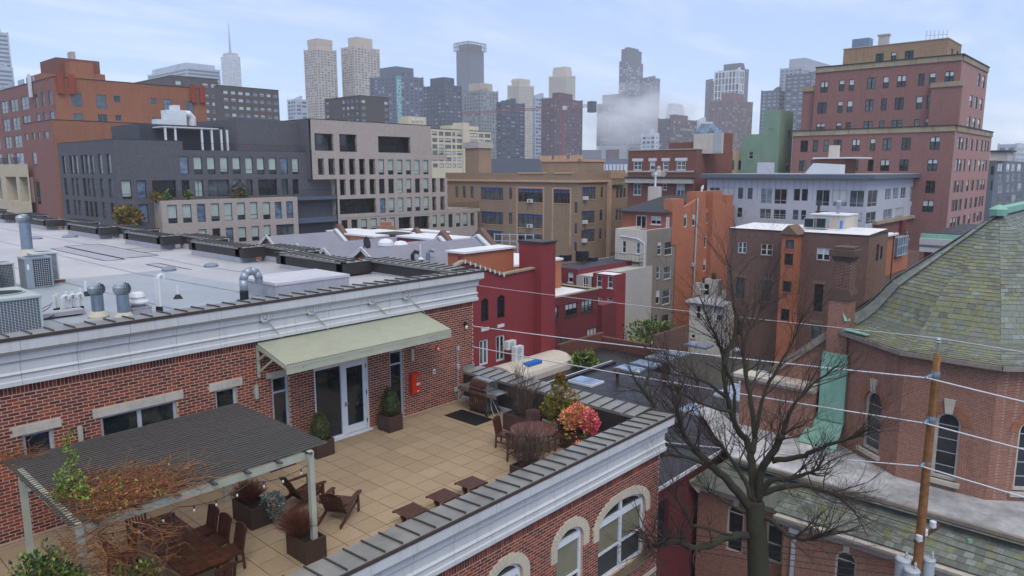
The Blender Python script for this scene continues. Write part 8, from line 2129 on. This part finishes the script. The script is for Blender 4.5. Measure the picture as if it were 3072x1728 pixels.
# the big bare tree: main limbs traced, finer growth forked from them
BARK=mat('mossy_bark','#332c24',.9,.35,5,.7,1.1,dirt='#343a20',bump=.6)
TW_=mat('dark_twig','#3a302a',.85,.3,5,.2,1.0,dirt='#4a2e26')
def tp(c,x,y,D):return deep((c[0]+x/c[2],c[1]+y/c[2]),D)
c3_,cB=(1960,1300,4.21),(1536,864,3.354)
LIMB=[(c3_,25,25,.40,.30,[(1330,2300),(1330,1900),(1320,1448),(1300,1200),(1290,1000),(1290,860)]),(c3_,25,23.5,.24,.06,[(1230,960),(1050,720),(830,500),(620,300),(480,150),(380,0),(330,-200),(250,-420)]),(c3_,25,26,.14,.04,[(1260,880),(1180,640),(1080,470),(960,290),(840,150),(660,20)]),(c3_,25,26,.22,.15,[(1290,880),(1250,480),(1230,250),(1170,60)]),(c3_,25,24,.2,.15,[(1320,860),(1360,480),(1440,340),(1560,150),(1640,20)]),(c3_,25,23,.17,.03,[(1300,800),(1480,600),(1700,570),(1950,500),(2080,430),(2180,260)]),(c3_,25,26,.16,.05,[(1370,760),(1650,680),(1950,660),(2150,720),(2330,800),(2560,1000)]),(c3_,25,21.5,.2,.1,[(1230,1290),(900,1310),(750,1400),(500,1448),(300,1370),(60,1410),(-60,1440)]),(c3_,25,23,.13,.04,[(1320,1040),(1480,1090),(1620,1220),(1760,1320),(1990,1340),(2150,1270),(2330,1180)]),(c3_,24.4,22,.14,.03,[(1500,350),(1850,290),(2050,210),(2330,110),(2576,30),(2800,-120)]),(c3_,24.2,24,.1,.03,[(640,380),(400,300),(200,270),(80,280)]),(c3_,24,24,.07,.03,[(480,190),(300,165),(120,150)]),(c3_,24.8,24,.08,.02,[(1160,1000),(930,870),(760,770),(690,720),(700,640)]),(c3_,23,22,.07,.02,[(1000,1280),(620,1180),(480,1150),(420,1020),(340,900),(280,740),(330,660)]),(cB,26,26,.17,.03,[(2354,1509),(2270,1420),(2190,1200),(2130,900),(2130,700),(2060,520),(1980,330),(1900,120)]),(cB,26,27,.1,.03,[(2235,1330),(2240,1200),(2230,1000),(2150,780),(2200,560),(2300,380),(2380,150)]),(cB,24.4,25,.15,.03,[(2410,1661),(2440,1449),(2400,1150),(2345,850),(2340,560),(2430,350),(2560,150),(2600,-60)]),(cB,24,23,.1,.03,[(2440,1500),(2480,1330),(2560,1000),(2700,760),(2840,500),(2900,330)]),(cB,26,26,.1,.03,[(2150,1100),(1980,960),(1800,900),(1640,820),(1560,700)]),(cB,25,24,.09,.03,[(2200,1250),(1950,1180),(1700,1060),(1560,980)]),(cB,24,23,.1,.03,[(2728,1478),(2790,1250),(2950,1050),(3120,900),(3300,760)]),(cB,25,26,.09,.03,[(2130,800),(2250,420),(2230,100),(2200,-150),(2150,-330)])]
T=thing('bare_tree','large leafless mossy tree spreading in front of the black roof and the church','tree',tuple(tp(c3_,1330,2300,25)))
R=random.Random(17);tk=MB();tw=MB();seeds=[]
for li,(c,D0,D1,r0,r1,pl)in enumerate(LIMB):
 n=len(pl);P=[tp(c,x,y,D0+(D1-D0)*i/(n-1))for i,(x,y)in enumerate(pl)]
 fine=[]
 for i in range(n-1):
  for k in range(4):
   t_=k/4;p0,p1,p2,p3=P[max(0,i-1)],P[i],P[i+1],P[min(n-1,i+2)]
   fine.append(.5*((2*p1)+(p2-p0)*t_+(2*p0-5*p1+4*p2-p3)*t_**2+(3*p1-p0-3*p2+p3)*t_**3)+(Vector((R.uniform(-1,1),R.uniform(-1,1),R.uniform(-1,1)))*.03 if li and k else Vector()))
 fine.append(P[-1]);m_=len(fine)
 rs=[r0+(r1-r0)*(i/(m_-1))**.8 for i in range(m_)]
 if li==0:rs=[v*(1+.5*max(0,1-i/5))for i,v in enumerate(rs)]
 if li:rs=[v*.74 for v in rs]
 if r0>.12:tk.tube(fine,rs,9)
 else:tk.tube(fine,rs,6)
 if li==0:continue
 for i in range(m_//3,m_):
  for _ in range(1 if i<m_*.6 else 2):seeds.append((fine[i],(fine[min(i+1,m_-1)]-fine[i-1]).normalized(),rs[i]))
def fork(p,d,r,L,lev):
 pts=[p];rr=[r]
 for i in range(4):
  d=(d+Vector((R.uniform(-1,1),R.uniform(-1,1),R.uniform(-.6,.9)))*.28).normalized();pts.append(pts[-1]+d*L/4);rr.append(r*(1-.18*(i+1)))
 tw.tube(pts,rr,4 if r>.02 else 3,0,False)
 if lev==0:return
 for i in range(1,5):
  for _ in range(1 if i<3 else 2 if lev>1 else 1):
   nd=(d+Vector((R.uniform(-1,1),R.uniform(-1,1),R.uniform(-.5,1.0)))).normalized();fork(pts[i],nd,rr[i]*.62,L*R.uniform(.5,.75),lev-1)
for p,d,r in seeds:
 if R.random()<.78:
  nd=(d+Vector((R.uniform(-1,1),R.uniform(-1,1),R.uniform(-.5,1)))*.9).normalized();fork(p,nd,max(.009,min(.03,r*.5)),R.uniform(.9,2.1),2)
tk.build('trunk',BARK,T,smooth=True);tw.build('crown',TW_,T)
# small bare tree beyond the parapet corner
c4_=(1840,1140,10.0625);T=thing('bare_tree','small leafless mossy tree just beyond the front parapet corner','tree',tuple(tp(c4_,1290,1500,28)))
tk=MB();tw=MB()
for pl,r0,r1 in(([(1330,1900),(1290,1400),(1270,950),(1150,650),(950,420),(870,300),(700,50),(560,-200),(480,-420)],.1,.02),([(900,330),(1000,50),(1080,-250),(1050,-600)],.05,.015),([(1140,600),(1120,420),(1060,200)],.04,.012),([(880,380),(650,300),(420,330)],.04,.012),([(1150,620),(1260,380),(1400,100)],.04,.01)):
 P=[tp(c4_,x,y,28+.15*i)for i,(x,y)in enumerate(pl)];tk.tube(P,[r0+(r1-r0)*i/(len(P)-1)for i in range(len(P))],6)
 for i in range(1,len(P)):
  for _ in range(3):fork(P[i],(P[i]-P[i-1]).normalized(),.012,R.uniform(.5,1.0),1)
tk.build('trunk',BARK,T);tw.build('crown',TW_,T)
# white-corniced building and grey block behind the church roof
a=deep(S(3,1,1590,900),60);T=thing('white_cornice_building','building with a deep white cornice and green copper edge behind the church roof','building',(a.x,a.y,GROUND))
zt,zc,zw=a.z,onX(S(3,1,1580,945),a.x).z,onX(S(3,1,1580,1080),a.x).z;yb=a.y-16
bx(T,'roof',BLK,a.x,a.x+14,yb,a.y,zt-.3,zt+.05,'');bx(T,'copper_edge',COPR,a.x-.35,a.x-.001,yb,a.y+.3,zc,zt,'');mb=MB();mb.sweep([(a.x-.1,zc-.001),(a.x-.6,zc-.001),(a.x-.55,zc-.5),(a.x-.35,zc-.7),(a.x-.3,zw+.4),(a.x-.4,zw+.3),(a.x-.4,zw),(a.x-.1,zw)],yb,a.y+.3,'y');mb.build('white_cornice',CORN,T);bx(T,'wall',REDD,a.x-.09,a.x+14,yb,a.y,GROUND,zw,'b')
a=deep(S(3,1,2290,165),150);T=thing('grey_block','blue-grey modern block with pale bays at the right edge of the view','building',(a.x,a.y,GROUND));xr=onY(S(3,1,2700,150),a.y).x
fac(T,'y',a.y,a.x,xr,GROUND,a.z,mat('blue_grey_cladding','#5f6973',.6,.05,3,.1),[(3,1,[(2400,y,y+80)+([(2310,2365),(2400,2435),(2450,2490),(2510,2550),(2590,2640)],)for y in(195,300,405,520)],dict(ST_L2,n='gb2'))])
yl=onX(S(3,1,2225,150),a.x).y;fac(T,'x',a.x,a.y,yl,GROUND,a.z-.01,MATS['blue_grey_cladding'],[(3,1,[(2255,y,y+85)+([(2240,2285)],)for y in(225,375,525)],ST_BIG)]);shell(T,a.x,xr,a.y,yl,GROUND,a.z,MATS['blue_grey_cladding'],GRV,'ws',zdeck=a.z-.1)
b=onX(S(3,1,2240,65),a.x+2);bx(T,'penthouse',CRM,a.x+2,a.x+8,onX(S(3,1,2420,65),a.x+2).y,b.y,a.z-.1,b.z-.3);bx(T,'penthouse_roof',DKC,a.x+1.5,a.x+8.5,onX(S(3,1,2450,65),a.x+2).y,b.y+.5,b.z-.3,b.z,'')
# ================================================================== ground, far towers, smoke, haze
mb=MB();g=9000
mb.face([(-g,-g,GROUND),(g,-g,GROUND),(g,g,GROUND),(-g,g,GROUND)])
struct(mb.build('ground',mat('town_ground','#4a4946',.9,.2,.6,.4,.02,dirt='#33352c')))
mb=MB();mb.face([(8.6,-60,GROUND+.004),(19.9,-60,GROUND+.004),(19.9,-1.3,GROUND+.004),(8.6,-1.3,GROUND+.004)]);struct(mb.build('pavement',mat('pavement_concrete','#6d6a66',.85,.1,2,.3,.4)))
mb=MB();mb.face([(-60,-60,GROUND+.004),(8.5,-60,GROUND+.004),(8.5,-10.5,GROUND+.004),(-60,-10.5,GROUND+.004)]);struct(mb.build('road',mat('asphalt','#35353a',.8,.15,2,.3,.4)))
def ft(n,c,r=.7):return mat(n,c,r,.05,.05,.0)
F_TAN,F_TANW=ft('tower_tan','#b3a493'),ft('tower_window','#5d6a78',.2)
F_GRB,F_DKB,F_GLS,F_PAL,F_PUR,F_WH2=ft('tower_grey_blue','#5d6475'),ft('tower_dark_blue','#3d4658'),ft('tower_glass','#4d5f75',.15),ft('tower_pale','#a5afbb',.3),ft('tower_maroon','#594350'),ft('tower_white','#c9cdd2')
F_WL,F_WD=ft('pale_tower_window','#9aa3ad',.3),ft('dark_tower_window','#343c48',.2)
def tower(lab,xl,xc,xr,yt,D,m,wm,fl=3.3,bay=4.0,ww=.55,wh=.5,tiers=(),strips=False,name='tower',base=GROUND,cap=None):
 0
 c=deep((xc,yt),D);yl=onX((xl,yt),c.x).y;xr_=onY((xr,yt),c.y).x;zt=c.z
 T=thing(name,lab,'tower',(c.x,c.y,base));mb=MB();mb.box(c.x,xr_,c.y,yl,base,zt);mb.build('body',m,T)
 W_=MB();e=.12;zlo=max(base,CAM.z-D*.05)
 nz=max(1,int((zt-zlo-2)/fl));rr=random.Random(int(xl))
 for k in range(nz):
  z0=zt-1.5-fl*(k+1)+fl*(1-wh)*.5;z1=z0+fl*wh
  if strips:W_.box(c.x-e,c.x,c.y+.3,yl-.3,z0,z1,0,'e');W_.box(c.x+.3,xr_-.3,c.y-e,c.y,z0,z1,0,'n');continue
  for a0,a1,f in((c.y,yl,0),(c.x,xr_,1)):
   n=max(1,int((a1-a0)/bay));s=(a1-a0)/n
   for q in range(n):
    u0=a0+s*(q+(1-ww)/2);u1=u0+s*ww
    mi=rr.choice((0,0,0,1,2))
    if f==0:W_.face([(c.x-e,u1,z0),(c.x-e,u0,z0),(c.x-e,u0,z1),(c.x-e,u1,z1)],mi)
    else:W_.face([(u0,c.y-e,z0),(u1,c.y-e,z0),(u1,c.y-e,z1),(u0,c.y-e,z1)],mi)
 for q in range(3):hx=(xr_-c.x)*(.15+.25*q);bx(T,'roof_plant',m,c.x+hx,c.x+hx+(xr_-c.x)*.14,c.y+2+q,c.y+5+q,zt,zt+1.5+(q*7%5)*.7)
 for px_,py_,wx,wy in((c.x,c.y,.8,.8),(c.x,yl,.8,.8),(xr_,c.y,.8,.8)):bx(T,'corner_pier',m,px_-wx,px_+.4,py_-.6,py_+.4,base,zt+.6)
 W_.build('windows',[wm,F_WL,F_WD],T,stuff=True)
 for ins,yy,tm in tiers:
  dx,dy=(xr_-c.x)*ins/2,(yl-c.y)*ins/2;zz=zat((xc,yy),c.x+dx,c.y+dy)
  bx(T,'upper_tier',tm or m,c.x+dx,xr_-dx,c.y+dy,yl-dy,zt,zz);zt=zz
 return T,c,xr_,yl,zt
g0=lambda x:x/3.354;g1=lambda x:768+x/3.354;g2=lambda x:1536+x/3.354;g3=lambda x:2304+x/3.354;yy=lambda y:y/3.354
T_=tower
T_('pale tapering glass tower cut off by the left edge of the view',-150,-60,22,yy(300),700,F_PAL,F_GLS,4,6,1,.5,[(.4,yy(-100),None)],True);T_('lower shoulder of the pale glass tower at the left edge',-90,-20,g0(122),yy(672),690,F_PAL,F_GLS,4,6,1,.5,(),True)
T_('pale glass office slab left of the spired tower',g0(1485),g0(1880),g0(2207),yy(672),900,F_PAL,F_GLS,4.2,5,1,.6,[(.12,yy(628),None)],True)
T,c,xr,yl,zt=T_('tall pale glass tower with a thin spire',g0(2222),g0(2300),g0(2415),yy(556),2450,F_PAL,F_GLS,4.5,9,.85,.7,[(.2,yy(528),F_GRB)])
mb=MB();m_=Vector(((c.x+xr)/2,(c.y+yl)/2,zt));zs=zat((g0(2295),yy(230)),m_.x,m_.y);mb.tube([m_,(m_.x,m_.y,zt+(zs-zt)*.3),(m_.x,m_.y,zt+(zs-zt)*.6),(m_.x,m_.y,zs)],[4.5,3.2,2.2,.8],8);mb.build('spire',F_GRB,T)
T_('tan residential tower with a stepped brick top, left of the twin pair',g1(485),g1(610),g1(803),yy(482),850,F_TAN,F_TANW,3,4.2,.6,.55,[(.22,yy(440),None),(.2,yy(383),None)]);T_('tan residential tower with a flat brick top, right of the twin pair',g1(860),g1(985),g1(1237),yy(460),870,F_TAN,F_TANW,3,4.2,.6,.55,[(.35,yy(368),None)])
T_('low pale glass block at the foot of the twin tan towers',g1(320),g1(400),g1(510),yy(995),800,F_PAL,F_GLS,4,5,.8,.6)
T,c,xr,yl,zt=T_('grey-lilac slab tower with a turquoise banner down its corner',g1(1155),g1(1400),g1(1676),yy(752),560,F_GRB,F_DKB,2.9,4.2,.5,.45,[(.35,yy(665),F_GRB)])
TQ=mat('turquoise_banner','#4d9a9d',.6,.03,.1,0);za=zat((g1(1430),yy(1240)),c.x,c.y);e=(g1(1458)-g1(1400))/FPX*560*1.3;mb=MB();mb.box(c.x+.4,c.x+e,c.y-.5,c.y-.14,za,zt*.0+c.z-.5);bn=mb.build('banner',TQ,T)
cv=bpy.data.curves.new('banner_lettering','FONT');cv.body='VYVAPTS.COM';cv.size=e*.95;cv.extrude=.05;cv.align_x='LEFT'
tmp=bpy.data.objects.new('lettering',cv);COL.objects.link(tmp);dg=bpy.context.evaluated_depsgraph_get();me=bpy.data.meshes.new_from_object(tmp.evaluated_get(dg));bpy.data.objects.remove(tmp)
me.materials.clear();me.materials.append(F_WH2);wd=max(v.co.x for v in me.vertices);k=(c.z-.5-za)*.86/wd
o=bpy.data.objects.new('lettering',me);COL.objects.link(o);o.parent=bn;o.rotation_euler=(PI/2,-PI/2,0);o.scale=(k,1,1);o.location=Vector((c.x+e*.85,c.y-.62,za+2))-rootm(T).translation
T_('dark grey-blue tower right of the banner tower',g1(1688),g1(1900),g1(2060),yy(850),620,F_DKB,F_GRB,3.2,4,.6,.4,[(.35,yy(775),None)])
T,c,xr,yl,zt=T_('dark blue glass tower with an open lattice crown',g1(2020),g1(2140),g1(2287),yy(500),1150,F_DKB,F_GLS,3.6,4,1,.55,(),True)
zz=zat((g1(2140),yy(420)),c.x,c.y);mb=MB();o_=3
for k in range(13):
 y=c.y-o_+(yl-c.y+2*o_)*k/12;mb.box(c.x-o_-.6,c.x-o_,y-.5,y+.5,zt,zz);x=c.x-o_+(xr-c.x+2*o_)*k/12;mb.box(x-.5,x+.5,c.y-o_-.6,c.y-o_,zt,zz)
for z in(zt,(zt+zz)/2,zz):mb.box(c.x-o_-.5,c.x-o_,c.y-o_,yl+o_,z-.6,z+.6);mb.box(c.x-o_,xr+o_,c.y-o_-.5,c.y-o_,z-.6,z+.6)
mb.build('crown_lattice',F_DKB,T);bx(T,'upper_tier',F_DKB,c.x+2,xr-2,c.y+2,yl-2,zt,zz-2)
T_('grey-green tower with tan top, in front of the lattice-crowned one',g1(2090),g1(2260),g1(2430),yy(905),660,ft('tower_grey_green','#84878a'),F_TANW,3.1,3.6,.5,.5,[(.3,yy(832),F_TAN)])
T_('blue slab tower beside the grey-green one',g1(2430),g1(2470),g2(120),yy(1025),600,F_DKB,F_GRB,3.2,5,.7,.3)
for lab,xl,xc,xr_,y0,D,ts in(('cream tower with a small stepped dome, left of its taller twin',-40,70,216,850,900,((.3,825),(.25,800),(.3,788))),('taller cream tower with a stepped dome behind the maroon block',376,545,634,752,950,((.25,725),(.25,700),(.3,680),(.3,668)))):
 T_(lab,g2(xl),g2(xc),g2(xr_),yy(y0),D,ft('tower_cream','#bcb2a2'),F_TANW,3.1,3.4,.45,.5,[(a,yy(b),None)for a,b in ts])
T_('pale blue slab between the two cream towers',g2(216),g2(235),g2(380),yy(968),700,F_PAL,F_GLS,3.4,4,.8,.5)
T_('maroon apartment block behind the tower crane',g2(305),g2(425),g2(704),yy(985),600,F_PUR,F_GRB,3,3.4,.4,.45,[(.5,yy(930),None)])
T,c,xr,yl,zt=T_('tallest dark blue glass tower with a notched shoulder',g2(1085),g2(1150),g2(1317),yy(612),1250,F_DKB,F_GLS,3.8,5,.85,.7,[(.12,yy(490),F_DKB),(.4,yy(474),F_DKB)])
T_('dark tower with a tapered top, right of the tallest glass tower',g2(1290),g2(1385),g2(1487),yy(775),1200,F_GRB,F_DKB,3.8,4,.6,.9)
T_('wide grey office block half hidden by drifting smoke',g2(862),g2(1090),g2(1320),yy(1030),1000,F_GRB,F_DKB,3.8,4.4,.7,.5,[(.2,yy(942),None)])
T_('pale glass tower with chamfered top, right of the smoke',g2(1552),g2(1610),g2(1730),yy(1085),1300,F_PAL,F_GLS,4,5,.8,.6,[(.12,yy(1040),None)])
T_('brown and blue apartment block below the pale chamfered tower',g2(1478),g2(1600),g2(1858),yy(1190),700,ft('tower_brown','#6a5a5a'),F_GLS,3.2,4.2,.62,.6,[(.55,yy(1152),None)])
T_('narrow grey slab behind the white-gridded tower',g2(1955),g2(1975),g2(2070),yy(808),1100,F_GRB,F_DKB,3.5,4,.6,.4)
T_('dark grey tower behind the white grid',g2(2085),g2(2330),g2(2380),yy(690),1080,F_DKB,F_GRB,3.6,4,.6,.4,[(.3,yy(632),None)]);T_('white-gridded office tower with dark glass',g2(2045),g2(2290),g2(2338),yy(698),1040,F_WH2,F_DKB,9,5,.66,.86)
T_('red-brown apartment tower in front of the white-gridded one',g2(2010),g2(2225),g2(2420),yy(1000),800,ft('tower_red_brown','#75585a'),F_GLS,3.1,4.2,.5,.5,[(.45,yy(932),None)]);T_('low white-ribbed block left of the red-brown tower',g2(1870),g2(1890),g2(2012),yy(1218),700,F_WH2,F_DKB,12,3.2,.55,.9)
T_('small white office block under the smoke',g2(1310),g2(1440),g2(1475),yy(1345),600,F_WH2,F_GLS,3.6,4,.7,.5)
T_('pale stepped tower behind the pink-red building',g3(130),g3(345),g3(735),yy(672),760,ft('tower_pale_grey','#9aa0ab'),F_GRB,3.4,4.5,.55,.5,[(.25,yy(580),None)]);T_('grey window-gridded tower left of the pink-red building',g3(190),g3(440),g3(600),yy(735),620,F_GRB,F_PAL,3.3,4.4,.6,.3);T_('dark lilac slab at the left of that tower group',g3(-60),g3(100),g3(195),yy(905),640,F_GRB,F_PAL,3.2,4.2,.5,.35)
T_('hazy pale block at the right edge of the view',g3(2320),g3(2500),g3(2900),yy(1449),500,F_PAL,F_GLS,3.5,5,.6,.5)
# low roofs near the horizon
rr=random.Random(2)
for k,(x0,x1,y0,D,m,lab)in enumerate(((715,1160,1449+205,300,F_WH2,'long white warehouse wall beyond the school'),(700,900,1449+60,900,F_GRB,'hazy grey block low on the horizon beyond the warehouse'),(870,1160,1449+20,1000,F_PAL,'pale terraced block low on the horizon'),(980,1080,1449+55,800,F_PUR,'hazy maroon block low on the horizon'),(700,1200,1449+150,520,F_GRB,'long dark low roofline beyond the warehouse'),(-350,310,1449+150,500,F_DKB,'dark low mass below the blue slab towers'))):
 a=deep((g2(x0),yy(y0)),D);b=deep((g2(x1),yy(y0)),D);t=thing('far_building',lab,'building',(a.x,a.y,GROUND));v=(b-a).normalized();v.z=0;n_=Vector((-v.y,v.x,0))
 if n_.dot(FWD)<0:n_=-n_
 mb=MB();L=(b-a).length;cc_=(a+b)/2+n_*15;mb.obox((cc_.x,cc_.y,(GROUND+a.z)/2),v*L/2,n_*15,(0,0,(a.z-GROUND)/2));mb.build('body',m,t)
 if k==0:
  for q in range(1,12):p=a.lerp(b,q/12);w=MB();w.obox((p.x,p.y,a.z-2.5),v*.18,n_*.12,(0,0,2.4));w.build('wall_rib',F_GRB,t)
# mid-ground fill seen between the blocks: low roofs
# tower crane
pc=deep((g2(515),yy(1080)),560);T=thing('tower_crane','rust red tower crane in front of the maroon block','crane',(pc.x,pc.y,GROUND));CRN=ft('crane_red','#8f4a48');mb=MB();h=pc.z
def truss(mb,a,b,w,n,up):
 a,b=Vector(a),Vector(b);d=(b-a).normalized();u=Vector(up);s=d.cross(u).normalized()*w/2;u=s.cross(d).normalized()*w/2;cs_=[s+u,s-u,-s-u,-s+u]
 for c_ in cs_:mb.bar(a+c_,b+c_,.28,.28)
 for i in range(n):
  p,q=a.lerp(b,i/n),a.lerp(b,(i+1)/n)
  for k in range(4):mb.bar(p+cs_[k],q+cs_[(k+1)%4],.18,.18)
truss(mb,(pc.x,pc.y,GROUND),(pc.x,pc.y,h),2.2,26,(1,0,0));mb.build('mast',CRN,T)
ja,jb=deep((g1(2050),yy(1000)),620),deep((g2(740),yy(1082)),540);ja.z=jb.z=h;ja,jb=(ja-pc),(jb-pc);mb=MB();dj=ja.normalized();truss(mb,pc,pc+dj*ja.length,1.6,30,(0,0,1));truss(mb,pc,pc-dj*jb.length,1.6,8,(0,0,1));mb.build('jib',CRN,T);mb=MB();q=pc-dj*jb.length;mb.box(q.x-2.5,q.x+2.5,q.y-2.5,q.y+2.5,q.z-5,q.z+3);mb.build('counterweight',F_DKB,T);mb=MB();mb.box(pc.x-1.4,pc.x+1.4,pc.y-3.2,pc.y-.5,h-2,h+1);mb.build('cab',F_WH2,T)
# smoke drifting across the office blocks
def volbox(name,dens,col,aniso=0.0):
 m=bpy.data.materials.new(name);m.use_nodes=True;n,l=m.node_tree.nodes,m.node_tree.links
 for q in list(n):n.remove(q)
 o=n.new('ShaderNodeOutputMaterial');v=n.new('ShaderNodeVolumePrincipled');v.inputs['Color'].default_value=col;v.inputs['Density'].default_value=dens;v.inputs['Anisotropy'].default_value=aniso;l.new(v.outputs[0],o.inputs['Volume']);return m,n,l,v
HAZE=0.0003
m,n,l,v=volbox('haze_air',HAZE,(.98,.99,1.0,1))
mb=MB();top=max(T_o.location.z for T_o in(cam,));mb.box(-400,2700,-900,2600,GROUND-1,640);hz_=mb.build('haze',m);hz_['kind']='stuff'
mS,n,l,v=volbox('smoke',.0,(.95,.96,1.0,1))
tcn=n.new('ShaderNodeTexCoord');nzn=n.new('ShaderNodeTexNoise');nzn.inputs['Scale'].default_value=2.2;nzn.inputs['Detail'].default_value=4;l.new(tcn.outputs['Object'],nzn.inputs['Vector'])
ln=n.new('ShaderNodeVectorMath');ln.operation='LENGTH';l.new(tcn.outputs['Object'],ln.inputs[0])
mr=n.new('ShaderNodeMapRange');mr.inputs[1].default_value=1.0;mr.inputs[2].default_value=.1;mr.inputs[3].default_value=0;mr.inputs[4].default_value=1;l.new(ln.outputs['Value'],mr.inputs[0])
mu=n.new('ShaderNodeMath');mu.operation='MULTIPLY';l.new(mr.outputs[0],mu.inputs[0]);m2=n.new('ShaderNodeMapRange');m2.inputs[1].default_value=.38;m2.inputs[2].default_value=.72;m2.inputs[3].default_value=0;m2.inputs[4].default_value=.06;l.new(nzn.outputs[0],m2.inputs[0]);l.new(m2.outputs[0],mu.inputs[1]);l.new(mu.outputs[0],v.inputs['Density'])
bm=bmesh.new();bmesh.ops.create_icosphere(bm,subdivisions=3,radius=1);sm_=bpy.data.meshes.new('smoke_puff');bm.to_mesh(sm_);bm.free();sm_.materials.append(mS)
p=deep((g2(1230),yy(1180)),930);o=bpy.data.objects.new('smoke',sm_);COL.objects.link(o);o.location=p;o.scale=(95,75,46);o.rotation_euler=(0,0,math.radians(-48));o['kind']='stuff'
